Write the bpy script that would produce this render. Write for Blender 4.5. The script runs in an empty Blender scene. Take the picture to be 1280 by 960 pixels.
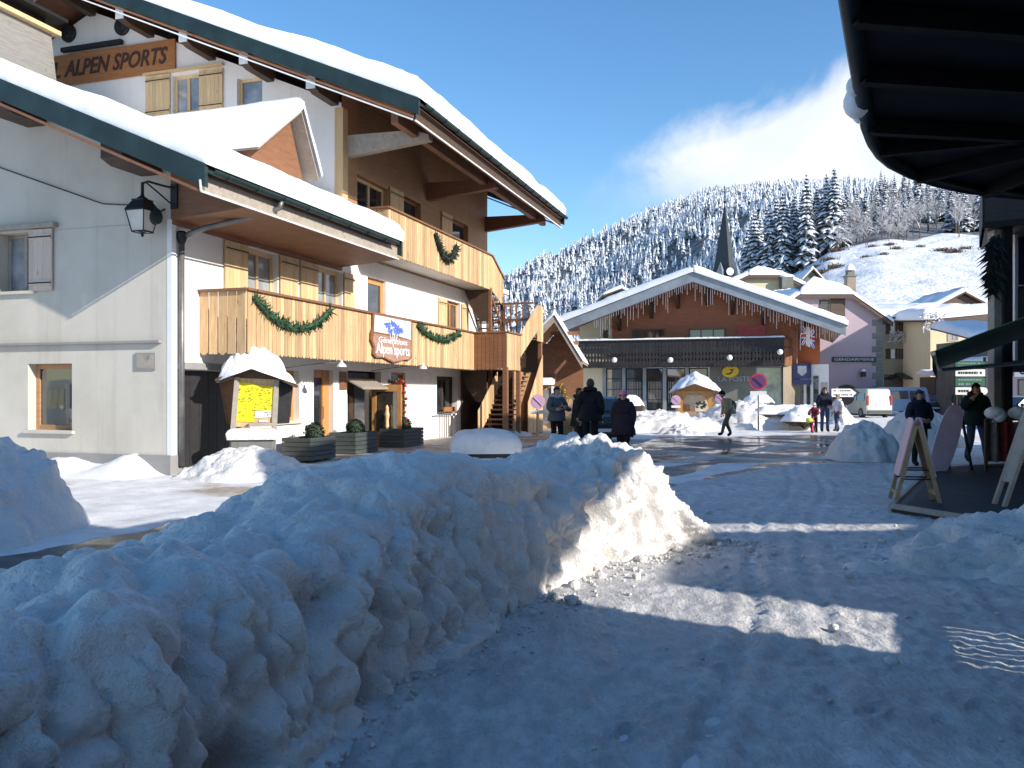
import bpy, bmesh, math, random
import numpy as np
from mathutils import Vector, Matrix

SC = bpy.context.scene
COL = SC.collection
R = math.radians
rnd = random.Random(7)

# ------------------------------------------------------------------ survey
# The street was measured from the photograph: eye 1.65 m above the ground,
# focal length 1070 px at 1280 px width, horizon on row 490.
F, CX, HY, EYE = 1070.0, 640.0, 490.0, 1.65
def at(px, py, Y):
    return Vector(((px - CX) / F * Y, Y, EYE - (py - HY) / F * Y))
def gnd(px, py, z=0.0):
    Y = F * (EYE - z) / (py - HY)
    return Vector(((px - CX) / F * Y, Y, z))

# the big chalet's own frame: u along its street front, v into the house
KX, KY = -6.62, 16.6
TH = math.atan2(1070.0, 340.0)
UX, UY = math.cos(TH), math.sin(TH)
def cu(px, v=0.0):
    r = (px - CX) / F
    return (r * (KY + UX * v) - KX + UY * v) / (UX - r * UY)
def cv(px, u):
    r = (px - CX) / F
    return (r * (KY + UY * u) - KX - UX * u) / (-UY - r * UX)
def cz(py, u, v=0.0):
    return EYE - (py - HY) / F * (KY + UY * u + UX * v)
def uvw(u, v, z=0.0):
    return Vector((KX + UX * u - UY * v, KY + UY * u + UX * v, z))

# ------------------------------------------------------------------ noise (numpy)
def _hash(ix, iy, iz, s=0):
    h = (ix.astype(np.int64) * 374761393 + iy.astype(np.int64) * 668265263 + iz.astype(np.int64) * 2147483647 + s * 974634777)
    h = (h ^ (h >> 13)) * 1274126177
    h = h & 0x7fffffff
    h = (h ^ (h >> 16))
    return (h % 100003) / 100003.0
def vnoise(x, y, z=None, s=0):
    x = np.asarray(x, float); y = np.asarray(y, float)
    z = np.zeros_like(x) if z is None else np.asarray(z, float)
    x0 = np.floor(x); y0 = np.floor(y); z0 = np.floor(z)
    fx, fy, fz = x - x0, y - y0, z - z0
    fx = fx * fx * fx * (fx * (fx * 6 - 15) + 10); fy = fy * fy * fy * (fy * (fy * 6 - 15) + 10); fz = fz * fz * fz * (fz * (fz * 6 - 15) + 10)
    out = 0
    for dx in (0, 1):
        for dy in (0, 1):
            for dz in (0, 1):
                w = (fx if dx else 1 - fx) * (fy if dy else 1 - fy) * (fz if dz else 1 - fz)
                out = out + w * _hash(x0 + dx, y0 + dy, z0 + dz, s)
    return out * 2 - 1
def fbm(x, y, z=None, o=4, s=0, g=0.5):
    a, t, n = 1.0, 0.0, 0
    z = np.zeros_like(np.asarray(x, float)) if z is None else z
    for k in range(o):
        t = t + a * vnoise(x * 2 ** k + 17.3 * k, y * 2 ** k - 9.1 * k, z * 2 ** k + 3.7 * k, s + k); n += a; a *= g
    return t / n
def worley(x, y, z, s=0):
    x = np.asarray(x, float); y = np.asarray(y, float); z = np.asarray(z, float)
    x0 = np.floor(x); y0 = np.floor(y); z0 = np.floor(z)
    best = np.full(x.shape, 9.0)
    for dx in (-1, 0, 1):
        for dy in (-1, 0, 1):
            for dz in (-1, 0, 1):
                cx, cy, cz_ = x0 + dx, y0 + dy, z0 + dz
                d = (cx + _hash(cx, cy, cz_, s) - x) ** 2 + (cy + _hash(cx, cy, cz_, s + 11) - y) ** 2 + (cz_ + _hash(cx, cy, cz_, s + 23) - z) ** 2
                best = np.minimum(best, d)
    return np.sqrt(best)
def sstep(a, b, x):
    t = np.clip((x - a) / (b - a), 0, 1)
    return t * t * (3 - 2 * t)

# ------------------------------------------------------------------ object tags
def tag(o, label=None, cat=None, group=None, kind=None):
    if label: o['label'] = label
    if cat: o['category'] = cat
    if group: o['group'] = group
    if kind: o['kind'] = kind
    return o
def empty(name, loc=(0, 0, 0), rz=0.0):
    o = bpy.data.objects.new(name, None)
    o.empty_display_size = 0.3
    o.location = loc; o.rotation_euler = (0, 0, rz)
    COL.objects.link(o)
    return o
def thing(name, label, cat, loc=(0, 0, 0), rz=0.0, group=None):
    return tag(empty(name, loc, rz), label, cat, group)
def children(o):
    return [c for c in bpy.data.objects if c.parent == o]
def copy_tree(o, parent=None):
    c = o.copy(); COL.objects.link(c)
    if parent: c.parent = parent
    for ch in children(o): copy_tree(ch, c)
    return c

# ------------------------------------------------------------------ mesh builder
class MB:
    def __init__(s):
        s.v, s.f, s.m = [], [], []
    def add(s, vs, fs, mi=0):
        b = len(s.v)
        s.v.extend([tuple(p) for p in vs])
        for f in fs:
            s.f.append([b + i for i in f]); s.m.append(mi)
    def hexa(s, c, mi=0):      # c: 4 bottom ccw, 4 top ccw
        s.add(c, [(3, 2, 1, 0), (4, 5, 6, 7), (0, 1, 5, 4), (1, 2, 6, 5), (2, 3, 7, 6), (3, 0, 4, 7)], mi)
    def box(s, x0, x1, y0, y1, z0, z1, mi=0):
        s.hexa([(x0, y0, z0), (x1, y0, z0), (x1, y1, z0), (x0, y1, z0), (x0, y0, z1), (x1, y0, z1), (x1, y1, z1), (x0, y1, z1)], mi)
    def prism(s, poly, off, mi=0):   # planar polygon swept by a vector
        n = len(poly); off = Vector(off)
        vs = [Vector(p) for p in poly] + [Vector(p) + off for p in poly]
        nrm = Vector((0, 0, 0))
        for i in range(n):
            a, b = vs[i], vs[(i + 1) % n]
            nrm += a.cross(b)
        flip = nrm.dot(off) > 0
        idx = list(range(n))
        bot = idx[::-1] if flip else idx
        top = [n + i for i in idx] if flip else [n + i for i in idx[::-1]]
        sides = []
        for i in range(n):
            j = (i + 1) % n
            sides.append((i, j, n + j, n + i) if flip else (j, i, n + i, n + j))
        s.add(vs, [bot, top] + sides, mi)
    def bar(s, p, q, w, h, up=(0, 0, 1), mi=0):
        p, q = Vector(p), Vector(q); d = (q - p).normalized(); up = Vector(up)
        sd = d.cross(up)
        if sd.length < 1e-4: sd = d.cross(Vector((1, 0, 0)))
        sd.normalize(); up = sd.cross(d).normalized()
        a, b = sd * (w / 2), up * (h / 2)
        s.hexa([p - a - b, p + a - b, q + a - b, q - a - b, p - a + b, p + a + b, q + a + b, q - a + b], mi)
    def tube(s, pts, r, n=8, mi=0, caps=True):
        pts = [Vector(p) for p in pts]
        rs = r if isinstance(r, (list, tuple)) else [r] * len(pts)
        rings = []; ref = None
        for i, p in enumerate(pts):
            d = (pts[min(i + 1, len(pts) - 1)] - pts[max(i - 1, 0)]).normalized()
            if ref is None:
                ref = Vector((0, 0, 1)) if abs(d.z) < 0.9 else Vector((1, 0, 0))
            sd = d.cross(ref)
            if sd.length < 1e-4: sd = d.cross(Vector((0, 1, 0)))
            sd.normalize(); up = sd.cross(d).normalized(); ref = up
            rings.append([p + (sd * math.cos(2 * math.pi * k / n) + up * math.sin(2 * math.pi * k / n)) * rs[i] for k in range(n)])
        vs = [q for ring in rings for q in ring]; fs = []
        for i in range(len(pts) - 1):
            for k in range(n):
                a, b = i * n + k, i * n + (k + 1) % n
                fs.append((a, b, b + n, a + n))
        if caps:
            fs.append(tuple(range(n))[::-1]); fs.append(tuple((len(pts) - 1) * n + k for k in range(n)))
        s.add(vs, fs, mi)
    def lathe(s, prof, c=(0, 0, 0), n=16, mi=0, axis='z', sq=(1, 1)):
        c = Vector(c); vs = []; fs = []
        for (r, h) in prof:
            for k in range(n):
                a = 2 * math.pi * k / n
                x, y = r * math.cos(a) * sq[0], r * math.sin(a) * sq[1]
                p = Vector((x, y, h)) if axis == 'z' else (Vector((x, h, y)) if axis == 'y' else Vector((h, x, y)))
                vs.append(c + p)
        for i in range(len(prof) - 1):
            for k in range(n):
                a, b = i * n + k, i * n + (k + 1) % n
                fs.append((a, b, b + n, a + n) if axis != 'y' else (b, a, a + n, b + n))
        fs.append(tuple(range(n))[::-1] if axis != 'y' else tuple(range(n)))
        m = (len(prof) - 1) * n
        fs.append(tuple(m + k for k in range(n)) if axis != 'y' else tuple(m + k for k in range(n))[::-1])
        s.add(vs, fs, mi)
    def ball(s, c, r, n=12, mi=0, sq=(1, 1, 1)):
        c = Vector(c); m = max(4, n // 2); vs = []; fs = []
        for i in range(m + 1):
            t = math.pi * i / m
            for k in range(n):
                a = 2 * math.pi * k / n
                vs.append(c + Vector((r * sq[0] * math.sin(t) * math.cos(a), r * sq[1] * math.sin(t) * math.sin(a), -r * sq[2] * math.cos(t))))
        for i in range(m):
            for k in range(n):
                a, b = i * n + k, i * n + (k + 1) % n
                fs.append((a, b, b + n, a + n))
        s.add(vs, fs, mi)
    def build(s, name, mats, parent=None, smooth=False, bevel=0.0, loc=None):
        me = bpy.data.meshes.new(name)
        me.from_pydata(s.v, [], s.f)
        mats = mats if isinstance(mats, (list, tuple)) else [mats]
        for m in mats: me.materials.append(m)
        if len(mats) > 1:
            me.polygons.foreach_set('material_index', s.m)
        if smooth: me.polygons.foreach_set('use_smooth', [True] * len(me.polygons))
        me.update()
        o = bpy.data.objects.new(name, me); COL.objects.link(o)
        if parent: o.parent = parent
        if loc: o.location = loc
        if bevel:
            b = o.modifiers.new('edge', 'BEVEL'); b.width = bevel; b.segments = 2; b.limit_method = 'ANGLE'; b.angle_limit = R(40)
        return o

def grid_mesh(name, X, Y, Z, mat, parent=None, smooth=True, attr=None, closed=False):
    """one sheet from three (n, m) arrays"""
    n, m = X.shape
    co = np.stack([X, Y, Z], -1).reshape(-1, 3)
    i = np.arange(n - 1)[:, None] * m + np.arange(m - 1)[None, :]
    q = np.stack([i, i + m, i + m + 1, i + 1], -1).reshape(-1, 4)
    return np_mesh(name, co, q, mat, parent, smooth, attr)
def np_mesh(name, co, q, mat, parent=None, smooth=True, attr=None, midx=None):
    me = bpy.data.meshes.new(name)
    k = q.shape[1]
    me.vertices.add(len(co)); me.vertices.foreach_set('co', co.astype(np.float32).ravel())
    me.loops.add(q.size); me.loops.foreach_set('vertex_index', q.astype(np.int32).ravel())
    me.polygons.add(len(q)); me.polygons.foreach_set('loop_start', np.arange(0, q.size, k, dtype=np.int32))
    try: me.polygons.foreach_set('loop_total', np.full(len(q), k, dtype=np.int32))
    except Exception: pass
    mats = mat if isinstance(mat, (list, tuple)) else [mat]
    for m_ in mats: me.materials.append(m_)
    if midx is not None: me.polygons.foreach_set('material_index', midx.astype(np.int32))
    me.polygons.foreach_set('use_smooth', np.full(len(q), bool(smooth)))
    if attr:
        for an, av in attr.items():
            a = me.attributes.new(an, 'FLOAT', 'POINT'); a.data.foreach_set('value', av.astype(np.float32).ravel())
    me.update(); me.validate()
    o = bpy.data.objects.new(name, me); COL.objects.link(o)
    if parent: o.parent = parent
    return o

def snow_sheet(name, A, B, C, D, T, mat, parent=None, res=0.12, rnd_=0.35, keep=0.5, open_edges=(), seed=0, lump=0.05, bulge=0.0, sag=0.0):
    """a blanket of snow on the slope A-B-C-D (A->B the eave, A->D up the slope), edges rounded;
    open_edges: names of edges ('ab','bc','cd','da') which carry on into other snow or a wall"""
    A, B, C, D = [np.array(p, float) for p in (A, B, C, D)]
    lu = max(np.linalg.norm(B - A), np.linalg.norm(C - D)); lv = max(np.linalg.norm(D - A), np.linalg.norm(C - B))
    n = int(max(6, min(220, lu / res))); m = int(max(5, min(120, lv / res)))
    def edged(k, L):
        t = np.linspace(0, 1, k)
        return 0.5 - 0.5 * np.cos(np.pi * t) if L / k > 0.05 and False else t
    s, t = np.meshgrid(edged(n, lu), edged(m, lv), indexing='ij')
    P = ((1 - s) * (1 - t))[..., None] * A + (s * (1 - t))[..., None] * B + (s * t)[..., None] * C + ((1 - s) * t)[..., None] * D
    e = np.full(s.shape, 9.0)
    if 'ab' not in open_edges: e = np.minimum(e, t * lv)
    if 'cd' not in open_edges: e = np.minimum(e, (1 - t) * lv)
    if 'da' not in open_edges: e = np.minimum(e, s * lu)
    if 'bc' not in open_edges: e = np.minimum(e, (1 - s) * lu)
    q = np.clip(e / rnd_, 0, 1)
    prof = keep + (1 - keep) * np.sqrt(np.clip(1 - (1 - q) ** 2, 0, 1))
    nz = fbm(P[..., 0] * 1.1, P[..., 1] * 1.1, P[..., 2] * 1.1, 4, seed) * lump + fbm(P[..., 0] * 7, P[..., 1] * 7, P[..., 2] * 7, 2, seed + 5) * lump * 0.22
    top = P.copy(); top[..., 2] += np.maximum(T * (1 + .22 * vnoise(P[..., 0] * .55, P[..., 1] * .55, P[..., 2] * .3, seed + 13)) * prof + nz, 0.02)
    if bulge:
        ctr = (A + B + C + D) / 4
        out = P - ctr; out[..., 2] = 0
        ln = np.linalg.norm(out, axis=-1, keepdims=True) + 1e-6
        top += out / ln * (bulge * (1 - q) * (0.6 + 0.4 * vnoise(P[..., 0] * 3, P[..., 1] * 3, P[..., 2] * 3, seed + 9)))[..., None]
    co = [top.reshape(-1, 3)]
    i = np.arange(n - 1)[:, None] * m + np.arange(m - 1)[None, :]
    quads = [np.stack([i, i + m, i + m + 1, i + 1], -1).reshape(-1, 4)]
    ring = [(a, 0) for a in range(n)] + [(n - 1, b) for b in range(1, m)] + [(a, m - 1) for a in range(n - 2, -1, -1)] + [(0, b) for b in range(m - 2, 0, -1)]
    ti = np.array([a * m + b for a, b in ring]); base = n * m
    low = np.array([P[a, b] for a, b in ring]); co.append(low)
    k = len(ring); j = np.arange(k); jn = (j + 1) % k
    quads.append(np.stack([base + j, base + jn, ti[jn], ti[j]], -1))
    q4 = np.concatenate(quads)
    # orientation: make the top face up
    co = np.concatenate(co)
    a, b, c = co[q4[0, 0]], co[q4[0, 1]], co[q4[0, 2]]
    if np.cross(b - a, c - b)[2] < 0: q4 = q4[:, ::-1]
    return np_mesh(name, co, q4, mat, parent, True)

def snow_mound(name, outline_fn, cx, cy, rx, ry, h, mat, parent=None, rot=0.0, seed=0, lump=0.12, power=1.6, n=90, z0=0.0, chunk=0.0, gable=None):
    """a heap of snow standing on the ground: round in plan, uneven"""
    a = np.linspace(0, 2 * np.pi, n, endpoint=False); rr = np.linspace(0, 1, n // 3)
    A, Rr = np.meshgrid(a, rr, indexing='ij')
    wob = 1 + 0.16 * vnoise(np.cos(A) * 1.6 + seed, np.sin(A) * 1.6, None, seed) + 0.07 * vnoise(np.cos(A) * 5, np.sin(A) * 5, None, seed + 3)
    x, y = np.cos(A) * Rr * rx * wob, np.sin(A) * Rr * ry * wob
    c, s_ = math.cos(rot), math.sin(rot)
    X, Y = cx + x * c - y * s_, cy + x * s_ + y * c
    Z = h * (1 - Rr ** power) ** 0.9
    gz = gable[1] * np.maximum(0, 1 - np.abs(x) / gable[0]) if gable else 0.0
    d = fbm(X * 1.7, Y * 1.7, Z * 1.7, 4, seed) * lump + (0.35 - worley(X * 3.2, Y * 3.2, Z * 3.2, seed)) * lump * 0.8
    if chunk: d = d + (0.3 - worley(X * 8, Y * 8, Z * 8, seed + 2)) * chunk
    fade = sstep(1.0, 0.8, Rr)
    X = X + d * np.cos(A + rot) * 0.6 * fade * Rr; Y = Y + d * np.sin(A + rot) * 0.6 * fade * Rr
    Z = z0 - 0.03 + np.maximum(Z + d * fade, 0) + gz
    m = len(rr); co = np.stack([X, Y, Z], -1).reshape(-1, 3)
    i = np.arange(n)[:, None] * m + np.arange(m - 1)[None, :]; i2 = ((np.arange(n) + 1) % n)[:, None] * m + np.arange(m - 1)[None, :]
    q = np.stack([i, i + 1, i2 + 1, i2], -1).reshape(-1, 4)
    return np_mesh(name, co, q, mat, parent, True)

def text_mesh(name, txt, size, mat, parent=None, M=None, extrude=0.006, shear=0.0, bold=0.0, width=None, spacing=1.0, align='CENTER'):
    c = bpy.data.curves.new(name, 'FONT'); c.body = txt; c.size = size; c.extrude = extrude; c.shear = shear; c.offset = bold
    c.align_x = align; c.align_y = 'CENTER'; c.space_character = spacing; c.resolution_u = 3
    t = bpy.data.objects.new(name + '_curve', c); COL.objects.link(t)
    dg = bpy.context.evaluated_depsgraph_get()
    me = bpy.data.meshes.new_from_object(t.evaluated_get(dg))
    bpy.data.objects.remove(t); bpy.data.curves.remove(c)
    me.materials.clear(); me.materials.append(mat)
    if width:
        xs = [v.co.x for v in me.vertices]; w0 = max(xs) - min(xs); mid = (max(xs) + min(xs)) / 2
        for v in me.vertices: v.co.x = (v.co.x - (mid if align == 'CENTER' else 0)) * width / w0
    if M: me.transform(M)
    o = bpy.data.objects.new(name, me); COL.objects.link(o)
    if parent: o.parent = parent
    return o
def frame3(o, x, z):
    """matrix whose local x (text direction) and y (text up) run along x and z, facing out"""
    x = Vector(x).normalized(); z = Vector(z).normalized(); n = x.cross(z)
    M = Matrix((x, z, n)).transposed().to_4x4(); M.translation = Vector(o)
    return M

# ------------------------------------------------------------------ materials
def new_mat(name):
    m = bpy.data.materials.new(name); m.use_nodes = True
    nt = m.node_tree; nt.nodes.clear()
    out = nt.nodes.new('ShaderNodeOutputMaterial'); b = nt.nodes.new('ShaderNodeBsdfPrincipled')
    nt.links.new(b.outputs[0], out.inputs[0])
    return m, nt, b
def nd(nt, t, **kw):
    n = nt.nodes.new(t)
    for k, v in kw.items(): setattr(n, k, v)
    return n
def lk(nt, a, b): nt.links.new(a, b)
def coords(nt, src='Object', scale=(1, 1, 1)):
    if src == 'World':
        g = nd(nt, 'ShaderNodeNewGeometry'); o = g.outputs['Position']
    else:
        g = nd(nt, 'ShaderNodeTexCoord'); o = g.outputs[src]
    mp = nd(nt, 'ShaderNodeMapping'); mp.inputs['Scale'].default_value = scale
    lk(nt, o, mp.inputs['Vector'])
    return mp.outputs[0]
def noise_n(nt, vec, scale, detail=4, rough=0.55, dist=0.0):
    n = nd(nt, 'ShaderNodeTexNoise'); n.inputs['Scale'].default_value = scale; n.inputs['Detail'].default_value = detail
    n.inputs['Roughness'].default_value = rough; n.inputs['Distortion'].default_value = dist
    lk(nt, vec, n.inputs['Vector'])
    return n.outputs['Fac']
def ramp(nt, fac, stops):
    r = nd(nt, 'ShaderNodeValToRGB'); e = r.color_ramp.elements
    while len(e) < len(stops): e.new(0.5)
    for k, (p, c) in enumerate(stops):
        e[k].position = p; e[k].color = (*c, 1) if len(c) == 3 else c
    lk(nt, fac, r.inputs[0])
    return r.outputs[0]
def mixc(nt, fac, a, b, mode='MIX'):
    m = nd(nt, 'ShaderNodeMix', data_type='RGBA', blend_type=mode)
    for v, s in ((fac, m.inputs[0]), (a, m.inputs[6]), (b, m.inputs[7])):
        if hasattr(v, 'node'): lk(nt, v, s)
        elif isinstance(v, (int, float)): s.default_value = v
        else: s.default_value = (*v, 1)
    return m.outputs[2]
def math_n(nt, op, a, b=0.5, clamp=False):
    m = nd(nt, 'ShaderNodeMath', operation=op, use_clamp=clamp)
    for v, s in ((a, m.inputs[0]), (b, m.inputs[1])):
        if hasattr(v, 'node'): lk(nt, v, s)
        else: s.default_value = v
    return m.outputs[0]
def bump(nt, b, hgt, strength=0.4, dist=0.01, prev=None):
    n = nd(nt, 'ShaderNodeBump'); n.inputs['Strength'].default_value = strength; n.inputs['Distance'].default_value = dist
    lk(nt, hgt, n.inputs['Height'])
    if prev is not None: lk(nt, prev, n.inputs['Normal'])
    lk(nt, n.outputs[0], b.inputs['Normal'])
    return n.outputs[0]

def plain(name, col, rough=0.6, metal=0.0, var=0.12, scale=3.0, src='Object', bmp=0.0, bscale=40.0, spec=0.5):
    """a colour that is never quite even, with a little relief"""
    m, nt, b = new_mat(name)
    v = coords(nt, src)
    f = noise_n(nt, v, scale, 5)
    lo = tuple(max(0, c * (1 - var)) for c in col); hi = tuple(min(1, c * (1 + var)) for c in col)
    lk(nt, ramp(nt, f, [(0.3, lo), (0.7, hi)]), b.inputs['Base Color'])
    b.inputs['Roughness'].default_value = rough; b.inputs['Metallic'].default_value = metal
    b.inputs['Specular IOR Level'].default_value = spec
    if bmp: bump(nt, b, noise_n(nt, v, bscale, 3), bmp, 0.01)
    return m
def wood(name, c0, c1, grain=(9, 9, 0.7), rough=0.6, island=0.25, bmp=0.25, src='Object'):
    """boards: stretched grain, every board its own tone"""
    m, nt, b = new_mat(name)
    v = coords(nt, src, grain)
    f = noise_n(nt, v, 2.2, 6, 0.6, 0.8)
    c = ramp(nt, f, [(0.25, c0), (0.75, c1)])
    k = noise_n(nt, coords(nt, src, (2.5, 2.5, 1.2)), 3.0, 2)
    c = mixc(nt, math_n(nt, 'MULTIPLY', math_n(nt, 'GREATER_THAN', k, 0.72), 0.5), c, tuple(x * 0.45 for x in c0))
    g = nd(nt, 'ShaderNodeNewGeometry')
    hv = nd(nt, 'ShaderNodeHueSaturation')
    mr = nd(nt, 'ShaderNodeMapRange'); mr.inputs[3].default_value = 1 - island; mr.inputs[4].default_value = 1 + island
    lk(nt, g.outputs['Random Per Island'], mr.inputs[0]); lk(nt, mr.outputs[0], hv.inputs['Value']); lk(nt, c, hv.inputs['Color'])
    lk(nt, hv.outputs[0], b.inputs['Base Color'])
    b.inputs['Roughness'].default_value = rough
    bump(nt, b, f, bmp, 0.006)
    return m
def plaster(name, col, dirt=(0.36, 0.34, 0.3), amount=0.35, base=0.9, rough=0.85, weather=2.0):
    m, nt, b = new_mat(name)
    v = coords(nt, 'Object')
    f = noise_n(nt, v, 0.55, 6, 0.65)
    c = mixc(nt, math_n(nt, 'MULTIPLY', ramp(nt, f, [(0.42, (0, 0, 0)), (0.75, (1, 1, 1))]), amount), col, dirt)
    st = noise_n(nt, coords(nt, 'Object', (2.4, 2.4, 0.16)), weather, 5, 0.6)
    c = mixc(nt, math_n(nt, 'MULTIPLY', ramp(nt, st, [(0.55, (0, 0, 0)), (0.8, (1, 1, 1))]), amount * 0.7), c, tuple(x * 0.85 for x in dirt))
    lk(nt, c, b.inputs['Base Color']); b.inputs['Roughness'].default_value = rough
    b.inputs['Specular IOR Level'].default_value = 0.25
    n1 = bump(nt, b, noise_n(nt, v, 5, 4), 0.15, 0.02)
    bump(nt, b, noise_n(nt, v, 60, 3), 0.3, 0.004, n1)
    return m
def snow_mat(name, col=(0.85, 0.85, 0.86), fine=90.0, mid=14.0, rough=0.55, dirt=0.0, src='World', bs=0.5):
    m, nt, b = new_mat(name)
    v = coords(nt, src)
    f = noise_n(nt, v, 2.0, 6, 0.6)
    c = ramp(nt, f, [(0.3, tuple(x * 0.94 for x in col)), (0.7, col)])
    if dirt:
        d = noise_n(nt, v, 3.1, 8, 0.7)
        c = mixc(nt, math_n(nt, 'MULTIPLY', ramp(nt, d, [(0.5, (0, 0, 0)), (0.8, (1, 1, 1))]), dirt), c, (0.34, 0.33, 0.32))
    lk(nt, c, b.inputs['Base Color']); b.inputs['Roughness'].default_value = rough
    b.inputs['Specular IOR Level'].default_value = 0.3
    n1 = bump(nt, b, noise_n(nt, v, mid, 5, 0.6), bs, 0.03)
    bump(nt, b, noise_n(nt, v, fine, 3, 0.6), bs, 0.006, n1)
    return m
def glass(name, col=(0.015, 0.02, 0.024), rough=0.04):
    m, nt, b = new_mat(name)
    v = coords(nt, 'Object')
    lk(nt, ramp(nt, noise_n(nt, v, 1.7, 3), [(0.35, col), (0.7, tuple(c * 2.4 for c in col))]), b.inputs['Base Color'])
    b.inputs['Roughness'].default_value = rough; b.inputs['Specular IOR Level'].default_value = 0.5; b.inputs['IOR'].default_value = 2.1
    bump(nt, b, noise_n(nt, v, 1.3, 1), 0.02, 0.02)
    return m

M = {}
M['snow'] = snow_mat('snow')
M['bank_snow'] = snow_mat('bank snow', (0.83, 0.80, 0.765), 60, 15, 0.5, 0.36, bs=1.0)
M['roof_snow'] = snow_mat('roof snow', (0.87, 0.88, 0.91), 50, 6, 0.6, 0, bs=0.25)
M['far_snow'] = snow_mat('slope snow', (0.8, 0.83, 0.88), 2.5, 0.25, 0.7, 0.0, bs=0.6)
M['white_wall'] = plaster('white render', (0.83, 0.8, 0.75), (0.5, 0.46, 0.4), 0.26)
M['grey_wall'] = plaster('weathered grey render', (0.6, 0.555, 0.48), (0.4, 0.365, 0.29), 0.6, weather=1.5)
M['plinth'] = plaster('dark plinth', (0.3, 0.29, 0.28), (0.2, 0.19, 0.17), 0.5)
M['wood'] = wood('golden larch boards', (0.43, 0.26, 0.125), (0.72, 0.5, 0.27), island=0.3)
M['wood_pale'] = wood('pale larch shutters', (0.52, 0.35, 0.18), (0.72, 0.52, 0.28), island=0.12)
M['wood_beige'] = wood('faded beige shutters', (0.5, 0.38, 0.3), (0.64, 0.52, 0.43), island=0.08)
M['wood_flat'] = wood('level larch boards', (0.3, 0.16, 0.075), (0.47, 0.27, 0.13), (0.8, 0.8, 9), island=0.12)
M['wood_red'] = wood('red stained timber', (0.16, 0.07, 0.035), (0.27, 0.125, 0.06), (1.2, 1.2, 8), island=0.15)
M['wood_dark'] = wood('dark aged timber', (0.045, 0.026, 0.017), (0.1, 0.058, 0.036), (2, 2, 6), island=0.2)
M['wood_black'] = wood('blackened timber', (0.012, 0.011, 0.012), (0.03, 0.027, 0.027), (2, 2, 6), island=0.2)
M['shingle_grey'] = wood('grey chimney boarding', (0.15, 0.145, 0.13), (0.27, 0.26, 0.24), (1, 1, 9), island=0.2)
M['wood_grey'] = wood('greyed timber', (0.27, 0.23, 0.19), (0.42, 0.37, 0.31), (3, 3, 3), island=0.15)
M['frame_orange'] = wood('orange varnished frame', (0.42, 0.19, 0.055), (0.58, 0.3, 0.1), (6, 6, 1), island=0.1, rough=0.4)
M['green_metal'] = plain('dark green sheet metal', (0.013, 0.03, 0.03), 0.45, 0.0, 0.35, 2.0, bmp=0.1, bscale=6)
M['grey_metal'] = plain('grey zinc', (0.2, 0.2, 0.2), 0.45, 0.6, 0.25, 4)
M['iron'] = plain('black iron', (0.018, 0.018, 0.02), 0.5, 0.3, 0.3, 8)
M['white_paint'] = plain('white paint', (0.78, 0.78, 0.76), 0.5, 0, 0.05, 5)
M['glass'] = glass('window glass')
M['glass_warm'] = glass('shop glass', (0.03, 0.024, 0.02), 0.06)
M['curtain_glass'] = glass('glass over a pale curtain', (0.16, 0.17, 0.18), 0.08)
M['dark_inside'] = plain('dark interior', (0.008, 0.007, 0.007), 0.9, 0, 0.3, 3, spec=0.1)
# ================================================================== camera, sun, sky
cam_d = bpy.data.cameras.new('camera'); cam = bpy.data.objects.new('camera', cam_d); COL.objects.link(cam)
cam.location = (0, 0, EYE); cam.rotation_euler = (R(90), 0, 0)
cam_d.lens = 36.0 * F / 1280.0; cam_d.sensor_width = 36.0; cam_d.shift_y = 10.0 / 1280.0
cam_d.clip_start = 0.1; cam_d.clip_end = 6000
SC.camera = cam

SUN_H = Vector((0.815, -0.579, 0)); ELEV = R(24.1)
sun_to = Vector((SUN_H.x * math.cos(ELEV), SUN_H.y * math.cos(ELEV), math.sin(ELEV)))
sd = bpy.data.lights.new('sun', 'SUN'); sd.energy = 5.0; sd.angle = R(0.5); sd.color = (1.0, 0.93, 0.84)
so = bpy.data.objects.new('sun', sd); COL.objects.link(so)
so.rotation_euler = (-sun_to).to_track_quat('-Z', 'Y').to_euler(); so.location = (40, -30, 40)

w = bpy.data.worlds.new('World'); SC.world = w; w.use_nodes = True
nt = w.node_tree; nt.nodes.clear()
wo = nd(nt, 'ShaderNodeOutputWorld'); bg = nd(nt, 'ShaderNodeBackground'); lk(nt, bg.outputs[0], wo.inputs[0])
bg.inputs['Strength'].default_value = 0.11
sky = nd(nt, 'ShaderNodeTexSky', sky_type='NISHITA'); sky.sun_disc = False
sky.sun_elevation = ELEV; sky.sun_rotation = math.atan2(SUN_H.x, SUN_H.y)
sky.altitude = 1000; sky.air_density = 1.15; sky.dust_density = 0.25; sky.ozone_density = 2.6
# one bank of thin cloud low over the valley, by direction
tc = nd(nt, 'ShaderNodeTexCoord'); sp = nd(nt, 'ShaderNodeSeparateXYZ'); lk(nt, tc.outputs['Generated'], sp.inputs[0])
yy = math_n(nt, 'MAXIMUM', sp.outputs[1], 0.05)
a_ = math_n(nt, 'DIVIDE', sp.outputs[0], yy); e_ = math_n(nt, 'DIVIDE', sp.outputs[2], yy)
cmb = nd(nt, 'ShaderNodeCombineXYZ'); lk(nt, a_, cmb.inputs[0]); lk(nt, e_, cmb.inputs[1])
n1 = noise_n(nt, cmb.outputs[0], 7.0, 8, 0.6, 0.4); n2 = noise_n(nt, cmb.outputs[0], 3.2, 6, 0.6, 0.6)
nz = math_n(nt, 'SUBTRACT', n1, 0.5); nz2 = math_n(nt, 'SUBTRACT', n2, 0.5)
def mr_(v, a, b):
    m = nd(nt, 'ShaderNodeMapRange', interpolation_type='SMOOTHSTEP'); m.inputs[1].default_value = a; m.inputs[2].default_value = b
    lk(nt, v, m.inputs[0]); return m.outputs[0]
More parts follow.
